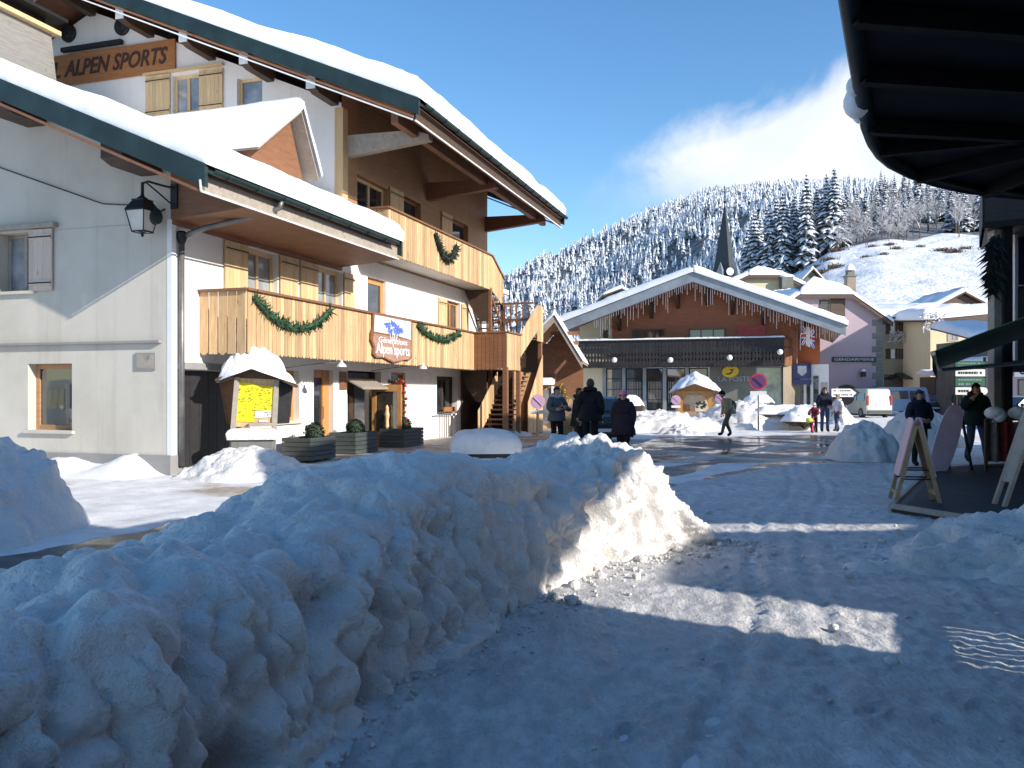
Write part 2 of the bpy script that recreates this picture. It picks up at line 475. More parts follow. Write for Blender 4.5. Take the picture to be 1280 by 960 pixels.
line = math_n(nt, 'ADD', math_n(nt, 'MULTIPLY', a_, 0.43), 0.222)
top_ = mr_(math_n(nt, 'ADD', math_n(nt, 'SUBTRACT', line, e_), math_n(nt, 'MULTIPLY', nz, 0.13)), -0.012, 0.045)
left_ = mr_(math_n(nt, 'ADD', a_, math_n(nt, 'MULTIPLY', nz2, 0.12)), 0.06, 0.16)
low_l = math_n(nt, 'SUBTRACT', 0.225, math_n(nt, 'MULTIPLY', a_, 0.22))
low_ = mr_(math_n(nt, 'ADD', math_n(nt, 'SUBTRACT', e_, low_l), math_n(nt, 'MULTIPLY', nz, 0.16)), -0.03, 0.11)
mask = math_n(nt, 'MULTIPLY', math_n(nt, 'MULTIPLY', top_, left_), low_)
mask = math_n(nt, 'MULTIPLY', mask, math_n(nt, 'ADD', 1.0, math_n(nt, 'MULTIPLY', nz2, 1.1)), True)
hs_n = nd(nt, 'ShaderNodeHueSaturation'); hs_n.inputs['Saturation'].default_value = 1.2; hs_n.inputs['Value'].default_value = 1.45; lk(nt, sky.outputs[0], hs_n.inputs['Color'])
cl = mixc(nt, mask, hs_n.outputs[0], (6.9, 7.2, 7.7))
lk(nt, cl, bg.inputs['Color'])

SC.view_settings.view_transform = 'Standard'; SC.view_settings.look = 'None'
SC.view_settings.exposure = 0.42; SC.view_settings.gamma = 1.0
SC.render.engine = 'CYCLES'
cy = SC.cycles
cy.use_denoising = True
try: cy.denoiser = 'OPENIMAGEDENOISE'
except Exception: pass
cy.max_bounces = 6; cy.diffuse_bounces = 4; cy.glossy_bounces = 3; cy.transmission_bounces = 3; cy.transparent_max_bounces = 6
cy.sample_clamp_indirect = 6.0; cy.caustics_reflective = False; cy.caustics_refractive = False

# ================================================================== ground
def poly_mask(x, y, poly):
    inside = np.zeros(x.shape, bool); n = len(poly)
    for i in range(n):
        x0, y0 = poly[i][:2]; x1, y1 = poly[(i + 1) % n][:2]
        c = ((y0 > y) != (y1 > y)) & (x < (x1 - x0) * (y - y0) / (y1 - y0 + 1e-12) + x0)
        inside ^= c
    return inside
def dist_line(x, y, pts):
    best = np.full(x.shape, 1e9)
    for (x0, y0), (x1, y1) in zip(pts[:-1], pts[1:]):
        dx, dy = x1 - x0, y1 - y0
        t = np.clip(((x - x0) * dx + (y - y0) * dy) / (dx * dx + dy * dy), 0, 1)
        best = np.minimum(best, np.hypot(x - x0 - t * dx, y - y0 - t * dy))
    return best
def g2(px, py): p = gnd(px, py); return (p.x, p.y)
def cull(X, Y, keep):
    pass
def patch(name, x0, x1, y0, y1, st, zfn, mat, keepfn, attr=None):
    nx, ny = int((x1 - x0) / st) + 1, int((y1 - y0) / st) + 1
    X, Y = np.meshgrid(np.linspace(x0, x1, nx), np.linspace(y0, y1, ny), indexing='ij')
    Z = zfn(X, Y)
    co = np.stack([X, Y, Z], -1).reshape(-1, 3)
    i = np.arange(nx - 1)[:, None] * ny + np.arange(ny - 1)[None, :]
    q = np.stack([i, i + ny, i + ny + 1, i + 1], -1).reshape(-1, 4)
    k = keepfn(X, Y).ravel()
    q = q[k[q].all(1)]
    used = np.unique(q); remap = np.full(len(co), -1); remap[used] = np.arange(len(used))
    at_ = {n: f(X, Y).ravel()[used] for n, f in (attr or {}).items()}
    return np_mesh(name, co[used], remap[q], mat, None, True, at_)

# --- one sheet to the horizon
gx = np.concatenate([-np.geomspace(1800, 60, 26), np.linspace(-52, 52, 53), np.geomspace(60, 1800, 26)])
GX, GY = np.meshgrid(gx, gx, indexing='ij')
tag(grid_mesh('ground', GX, GY, np.zeros_like(GX), M['snow']), kind='structure')

# --- the roadway: snow packed by wheels, wet asphalt showing through
def road_mat():
    m, nt, b = new_mat('roadway')
    v = coords(nt, 'World')
    at_w = nd(nt, 'ShaderNodeAttribute', attribute_name='wet').outputs['Fac']
    at_b = nd(nt, 'ShaderNodeAttribute', attribute_name='brown').outputs['Fac']
    n1 = noise_n(nt, v, 1.6, 8, 0.68); n2 = noise_n(nt, v, 9, 5, 0.6)
    snow = ramp(nt, n1, [(0.3, (0.58, 0.57, 0.56)), (0.58, (0.86, 0.85, 0.84))])
    sl = ramp(nt, n2, [(0.3, (0.3, 0.23, 0.165)), (0.7, (0.52, 0.45, 0.37))])
    asp = ramp(nt, n2, [(0.3, (0.02, 0.022, 0.026)), (0.75, (0.055, 0.058, 0.066))])
    nn = math_n(nt, 'SUBTRACT', n1, 0.5)
    fb = math_n(nt, 'ADD', at_b, math_n(nt, 'MULTIPLY', nn, 1.3)); fb = ramp(nt, fb, [(0.35, (0, 0, 0)), (0.65, (1, 1, 1))])
    fw = math_n(nt, 'ADD', at_w, math_n(nt, 'MULTIPLY', nn, 0.9)); fw = ramp(nt, fw, [(0.42, (0, 0, 0)), (0.58, (1, 1, 1))])
    c = mixc(nt, fb, snow, sl); c = mixc(nt, fw, c, asp)
    lk(nt, c, b.inputs['Base Color'])
    pud = ramp(nt, noise_n(nt, v, 0.55, 4, 0.6), [(0.44, (0.42, 0.42, 0.42)), (0.56, (0.1, 0.1, 0.1))])
    rr = mixc(nt, fw, (0.6, 0.6, 0.6), pud); lk(nt, rr, b.inputs['Roughness'])
    hgt = math_n(nt, 'MULTIPLY', noise_n(nt, v, 26, 5, 0.65), math_n(nt, 'SUBTRACT', 1.1, fw))
    bump(nt, b, hgt, 0.55, 0.02)
    return m
AX = lambda X, Y: X * UX + Y * UY
AY = lambda X, Y: -X * UY + Y * UX
z_w2 = [g2(780, 612), g2(846, 609), g2(980, 584), g2(1075, 576), g2(1085, 560), g2(1075, 547), g2(1000, 545), g2(870, 548), g2(826, 547), g2(800, 556), g2(770, 560)]
l1 = [g2(786, 590), g2(860, 577), g2(935, 567), g2(985, 558), g2(1020, 554)]
l2 = [g2(850, 603), g2(872, 596), g2(925, 582), g2(960, 577), g2(1030, 573), g2(1080, 574)]
l3 = [g2(800, 566), g2(850, 566), g2(900, 572), g2(960, 577)]
def wet_f(X, Y):
    n = fbm(X * 0.9, Y * 0.9, None, 4, 3)
    # near lane along the kerb on the left
    ed = [(-5.6, 7.2), (-5.12, 8.4), (-4.72, 9.6), (-4.3, 10.6), (-3.9, 11.6)]
    xs = np.interp(Y, [p[1] for p in ed], [p[0] for p in ed])
    a = sstep(-0.12, 0.25, X - xs + n * 0.3) * sstep(12.4, 10.6, Y + n) * sstep(4.5, 3.0, X - xs)
    b = poly_mask(X + n * 0.25, Y + n * 0.8, z_w2).astype(float)
    for l, wd in ((l1, 0.34), (l2, 0.42), (l3, 0.5)):
        wv = wd * (1 + 0.9 * fbm(X * 0.5, Y * 0.5, None, 3, 9))
        b = b * sstep(0.6, 1.25, dist_line(X, Y * 1.0, l) / np.maximum(wv, 0.05))
    return np.clip(np.maximum(a, b), 0, 1)
def brown_f(X, Y):
    n = fbm(X * 0.6, Y * 0.6, None, 4, 21)
    d = np.exp(-(((X + 4.6) / 1.2) ** 2 + ((Y - 13.9) / 0.9) ** 2)) * 0.75
    e = 0.55 * poly_mask(X, Y, [g2(760, 580), g2(1130, 580), g2(1130, 540), g2(760, 550)])
    tr = 0.28 + 0.25 * np.sin(AY(X, Y) * 2.6 + n * 3)
    return np.clip(np.maximum(np.maximum(d, e), tr * 0.55) + n * 0.3, 0, 1)
def road_z(X, Y):
    return 0.028 + 0.010 * fbm(X * 3, Y * 3, None, 3, 1) + 0.008 * np.sin(AY(X, Y) * 5.2 + fbm(X * .5, Y * .5, None, 2, 4) * 3)
tag(patch('road', -14, 24, 2.0, 60, 0.16, road_z, road_mat(), lambda X, Y: np.ones_like(X, bool), {'wet': wet_f, 'brown': brown_f}), kind='structure')

# --- the footway: trodden, icy snow
def walk_mat():
    m, nt, b = new_mat('trodden snow')
    v = coords(nt, 'World')
    n1 = noise_n(nt, v, 0.9, 7, 0.66, 0.3); n2 = noise_n(nt, coords(nt, 'World', (1, 0.45, 1)), 6.5, 7, 0.7); n3 = noise_n(nt, v, 34, 4, 0.6)
    c = ramp(nt, n1, [(0.3, (0.58, 0.56, 0.54)), (0.68, (0.84, 0.815, 0.785))])
    c = mixc(nt, ramp(nt, n2, [(0.38, (1, 1, 1)), (0.6, (0, 0, 0))]), c, (0.42, 0.42, 0.43))
    c = mixc(nt, math_n(nt, 'MULTIPLY', ramp(nt, n3, [(0.56, (0, 0, 0)), (0.75, (1, 1, 1))]), 0.45), c, (0.2, 0.19, 0.18))
    lk(nt, c, b.inputs['Base Color'])
    lk(nt, ramp(nt, n2, [(0.35, (0.42, 0.42, 0.42)), (0.62, (0.75, 0.75, 0.75))]), b.inputs['Roughness'])
    a = bump(nt, b, n2, 0.9, 0.06)
    bump(nt, b, n3, 0.6, 0.012, a)
    return m
def walk_z(X, Y):
    z = 0.06 + 0.013 * fbm(X * 1.3, Y * 1.3, None, 3, 31) + 0.007 * (0.4 - worley(X * 4.2, Y * 3.0, 0 * X, 5)) + 0.006 * (0.4 - worley(X * 11, Y * 8.0, 0 * X, 6)) + 0.006 * fbm(X * 9, Y * 9, None, 3, 33)
    # prints of boots going both ways along the footway
    rs = np.random.RandomState(3)
    dx, dy = X[1, 0] - X[0, 0], Y[0, 1] - Y[0, 0]
    for k in range(2600):
        cy_ = 0.8 + 15 * rs.uniform(0, 1) ** 1.3; cx_ = -1.5 + 0.36 * cy_ + rs.normal(1.6, 1.5)
        a = R(66) + rs.normal(0, .35) + (math.pi if rs.uniform() < .5 else 0); l, w_ = rs.uniform(.12, .16), rs.uniform(.045, .06)
        i0, i1 = int((cx_ - .26 - X[0, 0]) / dx), int((cx_ + .26 - X[0, 0]) / dx) + 1; j0, j1 = int((cy_ - .26 - Y[0, 0]) / dy), int((cy_ + .26 - Y[0, 0]) / dy) + 1
        if i0 < 0 or j0 < 0 or i1 >= X.shape[0] or j1 >= X.shape[1]: continue
        x, y = X[i0:i1, j0:j1] - cx_, Y[i0:i1, j0:j1] - cy_
        p, q = x * math.cos(a) + y * math.sin(a), -x * math.sin(a) + y * math.cos(a)
        d = np.sqrt((p / l) ** 2 + (q / w_) ** 2)
        z[i0:i1, j0:j1] += rs.uniform(.002, .007) * (-sstep(1.0, .6, d) + .7 * np.exp(-((d - 1.25) / .25) ** 2))
    # two shallow sledge and wheel ruts
    for off, dep in ((.9, .02), (1.45, .016), (2.9, .014)):
        t = X - (-1.5 + 0.36 * Y + off) + .12 * np.sin(Y * .7 + off)
        z = z - dep * np.exp(-(t / .06) ** 2) + dep * .6 * np.exp(-((np.abs(t) - .13) / .05) ** 2)
    return z
edge_far = [g2(838, 612), g2(905, 597), g2(985, 583), g2(1120, 583), (24, 19)]
def walk_keep(X, Y):
    n = 0.35 * fbm(X * 1.2, Y * 1.2, None, 3, 17)
    yf = np.interp(X, [p[0] for p in edge_far], [p[1] for p in edge_far])
    xl = np.interp(Y, [0, 7.5, 8.9, 14.7, 20], [-1.6, -0.1, 1.4, 2.7, 3.0])
    return (Y < yf + n) & (X > xl + n * 0.5)
tag(patch('pavement', -3.0, 13.0, 0.4, 20.0, 0.034, walk_z, walk_mat(), walk_keep), kind='structure')

# --- paved strip in front of the big chalet, swept bare
def terr_mat():
    m, nt, b = new_mat('tan paving')
    v = coords(nt, 'Object')
    br = nd(nt, 'ShaderNodeTexBrick'); lk(nt, v, br.inputs['Vector'])
    br.inputs['Color1'].default_value = (0.4, 0.27, 0.16, 1); br.inputs['Color2'].default_value = (0.31, 0.21, 0.13, 1); br.inputs['Mortar'].default_value = (0.2, 0.16, 0.12, 1)
    br.inputs['Scale'].default_value = 3.2; br.inputs['Mortar Size'].default_value = 0.012
    c = mixc(nt, ramp(nt, noise_n(nt, v, 1.6, 6, 0.7), [(0.45, (0, 0, 0)), (0.62, (1, 1, 1))]), br.outputs[0], (0.6, 0.57, 0.54))
    lk(nt, c, b.inputs['Base Color']); b.inputs['Roughness'].default_value = 0.6
    bump(nt, b, noise_n(nt, v, 20, 4), 0.3, 0.01)
    return m
tb = MB(); tb.box(4.2, 22.0, -4.2, -0.02, -0.05, 0.075)
terr = tb.build('terrace', terr_mat(), bevel=0.02); terr.location = (KX, KY, 0); terr.rotation_euler = (0, 0, TH)
tag(terr, kind='structure')

# ================================================================== hills
A_PX = [-200, 300, 560, 630, 673, 724, 794, 852, 891, 930, 1000, 1100, 1300, 1700]
A_PY = [372, 366, 358, 351, 325, 312, 296, 283, 272, 266, 252, 240, 226, 220]
def hill_z(X, Y):
    px = CX + F * X / Y
    zs = (HY - np.interp(px, A_PX, A_PY)) / F * 900 + EYE
    zA = np.where(Y < 420, 0, np.where(Y < 900, zs * ((np.clip(Y, 420, 900) - 420) / 480) ** 1.05, zs * (1 - 0.0003 * (Y - 900))))
    zB = np.interp(Y, [70, 95, 130, 200, 262, 300, 420, 900, 1200], [0, 1, 9.5, 30, 49, 57, 93, 214, 220])
    tf = np.interp(px, [820, 900, 940, 975, 1035, 1100, 1250, 1500], [.45, .52, .62, .76, .93, 1.0, 1.03, 1.05]); tf = tf + (1 - tf) * sstep(330, 700, Y); zB = zB * tf
    w = sstep(700, 985, px + 14 * np.sin(Y * 0.03))
    lo = (1 - w) * zA + w * np.maximum(zB, 0)
    bumpz = fbm(X * 0.02, Y * 0.02, None, 4, 40) * np.clip((Y - 90) / 60, 0, 4) * 1.0 + fbm(X * 0.13, Y * 0.13, None, 3, 44) * 0.5 * w + w * 2.2 * fbm(X * 0.045 + 3, Y * 0.045, None, 3, 47) * np.clip((Y - 110) / 60, 0, 1)
    return lo + bumpz * (lo > 0.5)
ha = np.linspace(-0.75, 1.0, 360); hy = np.concatenate([np.linspace(72, 330, 170), np.linspace(334, 1200, 150)])
HA, HYY = np.meshgrid(ha, hy, indexing='ij'); HX = HA * HYY
HZ = hill_z(HX, HYY) - 0.4
pxg = CX + F * HA
forest_a = np.where(pxg < 880, (HYY > 400), HYY > 275 + 12 * np.sin(HA * 40)).astype(float)
def hill_mat():
    m, nt, b = new_mat('snowy hillside')
    v = coords(nt, 'World')
    fo = nd(nt, 'ShaderNodeAttribute', attribute_name='forest').outputs['Fac']
    n1 = noise_n(nt, v, 0.09, 8, 0.7, 0.5)
    s = ramp(nt, n1, [(0.3, (0.7, 0.72, 0.76)), (0.6, (0.83, 0.84, 0.87))])
    n3 = noise_n(nt, v, 0.42, 6, 0.7)
    s = mixc(nt, ramp(nt, n3, [(0.66, (0, 0, 0)), (0.74, (1, 1, 1))]), s, (0.2, 0.17, 0.14))
    d = ramp(nt, noise_n(nt, v, 0.2, 6, 0.7), [(0.35, (0.05, 0.06, 0.065)), (0.7, (0.34, 0.35, 0.37))])
    lk(nt, mixc(nt, fo, s, d), b.inputs['Base Color']); b.inputs['Roughness'].default_value = 0.8
    a = bump(nt, b, noise_n(nt, v, 0.16, 7, 0.65), 0.8, 2.2)
    bump(nt, b, noise_n(nt, v, 0.9, 5, 0.7), 0.6, 0.5, a)
    return m
tag(grid_mesh('hillside', HX, HYY, HZ, hill_mat(), attr={'forest': forest_a}), kind='structure')
def hz(x, y):
    return float(hill_z(np.array([x]), np.array([y]))[0]) - 0.4

# ================================================================== the far wood: one mass
def needle_mat(name, c0, c1):
    return plain(name, c0, 0.9, 0, 0.5, 0.6, 'World', spec=0.1)
M['needles'] = plain('conifer needles', (0.13, 0.145, 0.148), 0.9, 0, 0.45, 1.0, 'World', spec=0.1)
M['needle_snow'] = plain('snow on boughs', (0.72, 0.75, 0.8), 0.8, 0, 0.1, 0.8, 'World', spec=0.1)
M['bark'] = plain('bark', (0.11, 0.09, 0.075), 0.9, 0, 0.4, 6)
M['frost_twig'] = plain('frosted twigs', (0.52, 0.5, 0.5), 0.85, 0, 0.25, 0.7, 'World', spec=0.1)
def far_wood():
    rs = np.random.RandomState(5)
    N = 17000
    px = rs.uniform(250, 1120, N); Y = 425 + 500 * rs.uniform(0, 1, N) ** 0.75
    ex = rs.uniform(0, 1, N) < .07; px = np.where(ex, rs.uniform(850, 990, N), px); Y = np.where(ex, rs.uniform(285, 430, N), Y)
    X = (px - CX) / F * Y
    ok = ex | (px < 985 + 0.0 * Y) | (Y > 470)
    # a pale larch and birch clearing keeps the cover uneven
    cl_ = fbm(X * 0.012, Y * 0.012, None, 3, 60)
    ok &= rs.uniform(0, 1, N) < np.clip(1.0 - 1.3 * np.maximum(cl_ - 0.12, 0) * 4, 0.25, 1)
    X, Y = X[ok], Y[ok]; n = len(X)
    Z = hill_z(X, Y) - 0.8
    Hh = rs.uniform(6, 12.5, n) * (0.85 + 0.3 * rs.uniform(0, 1, n)); Rr = Hh * rs.uniform(0.16, 0.24, n)
    S, T = 6, 4
    verts, faces, mi = [], [], []
    base = 0
    ang = np.arange(S) * 2 * np.pi / S
    tone = rs.uniform(0.6, 0.98, n)
    for t in range(T):
        z0 = Hh * (0.1 + 0.22 * t); z1 = Hh * min(1.0, 0.42 + 0.2 * t) if t < T - 1 else Hh
        r = Rr * (1 - 0.235 * t)
        ap = np.stack([X, Y, Z + z1], -1)[:, None, :]
        a = ang[None, :] + rs.uniform(0, 6.28, (n, 1))
        rr = r[:, None] * rs.uniform(0.6, 1.2, (n, S))
        rim = np.stack([X[:, None] + np.cos(a) * rr, Y[:, None] + np.sin(a) * rr, (Z + z0)[:, None] + rs.uniform(-0.09, 0.07, (n, S)) * Hh[:, None]], -1)
        vv = np.concatenate([ap, rim], 1).reshape(-1, 3); verts.append(vv)
        o = base + np.arange(n)[:, None] * (S + 1)
        k = np.arange(S)[None, :]
        f = np.stack([np.broadcast_to(o, (n, S)), o + 1 + k, o + 1 + (k + 1) % S], -1).reshape(-1, 3)
        faces.append(f); mi.append((rs.uniform(0, 1, (n, S)) < tone[:, None]).astype(int).ravel())
        base += n * (S + 1)
    o = np_mesh('forest', np.concatenate(verts), np.concatenate(faces), [M['needles'], M['needle_snow']], None, False, None, np.concatenate(mi))
    tag(o, 'far wood of snow covered conifers over the whole hill behind the town', 'forest', None, 'stuff')
far_wood()

# ================================================================== single trees at the top of the open slope
def conifer_mesh(seed, Hh=24.0, Rb=4.0):
    r = random.Random(seed); crown = MB()
    T = 24
    for t in range(T):
        f = t / (T - 1)
        z = Hh * (0.09 + 0.86 * f); L = Rb * (1 - f) ** 0.85 + 0.35
        nb = 11 if f < 0.7 else 8
        off = r.random() * 6.28
        for k in range(nb):
            a = off + 2 * math.pi * (k + r.uniform(-.3, .3)) / nb
            l = L * r.uniform(0.5, 1.2); droop = l * r.uniform(0.3, 0.65); wd = l * r.uniform(0.16, 0.27) + 0.14
            d = Vector((math.cos(a), math.sin(a), 0)); s = Vector((-d.y, d.x, 0))
            p0 = Vector((0, 0, z)); p1 = p0 + d * l * 0.55 + Vector((0, 0, -droop * 0.3)); p2 = p0 + d * l + Vector((0, 0, -droop))
            up = Vector((0, 0, 0.16))
            th = Vector((0, 0, -0.5 * wd - 0.1))
            snowy = 1 if r.random() < 0.86 else 0
            crown.add([p0 + up, p1 + s * wd + th * .6, p2 + up * .3, p1 - s * wd + th * .6, p1 + up * 1.6], [(0, 1, 4), (4, 1, 2), (0, 4, 3), (4, 2, 3)], snowy)
            crown.add([p0 - up, p1 + s * wd * 1.15 + th, p2 + th * .7, p1 - s * wd * 1.15 + th], [(0, 2, 1), (0, 3, 2)], 0)
    crown.add([(0.35, 0, Hh * .93), (-.2, .3, Hh * .93), (-.2, -.3, Hh * .93), (0, 0, Hh * 1.02)], [(0, 1, 3), (1, 2, 3), (2, 0, 3)], 1)
    trunk = MB(); trunk.tube([(0, 0, -1), (0, 0, Hh * 0.5), (0, 0, Hh * 0.97)], [0.34, 0.22, 0.04], 6)
    return crown, trunk
def bare_mesh(seed, Hh=13.0):
    r = random.Random(seed); tw = MB(); tr = MB()
    tr.tube([(0, 0, -1), (r.uniform(-.2, .2), r.uniform(-.2, .2), Hh * .35), (r.uniform(-.4, .4), r.uniform(-.4, .4), Hh * .7)], [0.22, 0.16, 0.08], 5)
    def grow(p, d, l, rad, lev):
        q = p + d * l
        tw.tube([p, (p + q) / 2 + Vector((r.uniform(-.06, .06), r.uniform(-.06, .06), 0.03)) * l, q], [rad, rad * .8, rad * .55], 3, 0, False)
        if lev == 0: return
        for _ in range(3 if lev > 1 else 4):
            e = (d + Vector((r.uniform(-.75, .75), r.uniform(-.75, .75), r.uniform(-.25, .6)))).normalized()
            grow(p + d * l * r.uniform(.45, 1.0), e, l * r.uniform(.5, .75), rad * .62, lev - 1)
    for k in range(9):
        a = k * 2.4 + r.uniform(-.4, .4); z = Hh * r.uniform(.25, .7)
        d = Vector((math.cos(a) * .75, math.sin(a) * .75, r.uniform(.5, 1.1))).normalized()
        grow(Vector((0, 0, z)), d, Hh * r.uniform(.16, .26), 0.085, 3)
    return tw, tr
def plant_trees():
    r = random.Random(11)
    protos = []
    for s in range(4):
        c, t = conifer_mesh(100 + s, 24, 3.6 + 0.4 * s)
        protos.append((c.build('crown', [M['needles'], M['needle_snow']]).data, t.build('trunk', M['bark']).data))
    for ob in [o for o in bpy.data.objects if o.name.startswith(('crown', 'trunk')) and o.parent is None]: bpy.data.objects.remove(ob)
    def put(name, pr, x, y, sc, label, group, cat):
        e = thing(name, label, cat, (x, y, hz(x, y)), r.uniform(0, 6.28), group); e.scale = (sc, sc, sc * r.uniform(.95, 1.08))
        for nm, dat in (('crown', pr[0]), ('trunk', pr[1])):
            o = bpy.data.objects.new(nm, dat); COL.objects.link(o); o.parent = e
    # the tall ones, left to right along the head of the clearing: (column, depth, top row)
    tall = [(943, 292, 262), (962, 286, 250), (979, 283, 231), (993, 290, 234), (1008, 279, 217), (1021, 285, 226), (1033, 282, 214), (1043, 280, 206), (1054, 287, 236),
            (950, 300, 268), (970, 302, 246), (985, 300, 250), (1000, 304, 240), (1047, 300, 226), (935, 306, 270), (958, 316, 256), (1015, 312, 238), (1106, 330, 219), (1118, 335, 220), (1096, 345, 228), (1137, 340, 222), (1188, 300, 222), (1206, 296, 226), (1224, 300, 218), (1250, 300, 214)]
    for px, y, top in tall:
        x = (px - CX) / F * y; zt = EYE + (HY - top) / F * y; h = zt - hz(x, y)
        put('conifer', protos[r.randrange(4)], x, y, max(0.3, h / 24.5), 'tall snow laden conifer at the head of the open snow slope', 'conifers at the head of the open slope', 'tree')
    for _ in range(46):
        px = r.uniform(900, 1260); y = r.uniform(315, 425); x = (px - CX) / F * y
        put('conifer', protos[r.randrange(4)], x, y, r.uniform(.5, .82), 'smaller snowy conifer in the wood above the open snow slope', 'conifers above the open slope', 'tree')
    bp = []
    for s in range(4):
        c, t = bare_mesh(200 + s)
        bp.append((c.build('crown', M['frost_twig']).data, t.build('trunk', M['bark']).data))
    for ob in [o for o in bpy.data.objects if o.name.startswith(('crown', 'trunk')) and o.parent is None]: bpy.data.objects.remove(ob)
    for k in range(84):
        px = r.uniform(1040, 1262); y = r.uniform(268, 350) if k > 20 else r.uniform(256, 275)
        if k <= 20: px = r.uniform(1048, 1135)
        x = (px - CX) / F * y
        put('bare_tree', bp[r.randrange(4)], x, y, r.uniform(.6, 1.05) if k > 20 else r.uniform(.35, .6), 'bare broadleaf tree white with frost above the open snow slope', 'frosted bare trees above the open slope', 'tree')
plant_trees()

# dark scrub poking out of the open slope
def shrub(px, y, s):
    r = random.Random(int(px * 7)); m = MB()
    for k in range(90):
        a = r.uniform(0, 6.28); l = r.uniform(.15, .8) * s; ox, oy = r.gauss(0, .55) * s, r.gauss(0, .4) * s; h = r.uniform(.15, .6) * s
        m.tube([(ox, oy, -.4), (ox + math.cos(a) * l * .3, oy + math.sin(a) * l * .3, h * .7), (ox + math.cos(a) * l * .8, oy + math.sin(a) * l * .8, h * r.uniform(.6, 1.2))], [.05 * s, .05 * s, .015 * s], 3, 0, False)
    x = (px - CX) / F * y
    o = m.build('shrub', M['wood_dark'], loc=(x, y, hz(x, y)))
    tag(o, 'low dark bush poking out of the snow on the open slope', 'bush', 'bushes on the open slope')
for px, y, s in ((1009, 240, 1.6), (1022, 232, 1.2), (1036, 236, 1.8), (1045, 222, 2.0), (1030, 215, 1.7), (1048, 256, 2.0), (1082, 228, 1.2), (1105, 232, 1.2), (1120, 240, 1.4), (1178, 236, 2.0), (1193, 232, 2.2), (1207, 240, 1.6), (1090, 248, 1.3), (1150, 246, 1.2), (1233, 238, 1.8), (1112, 250, 1.4)):
    shrub(px, y, s)

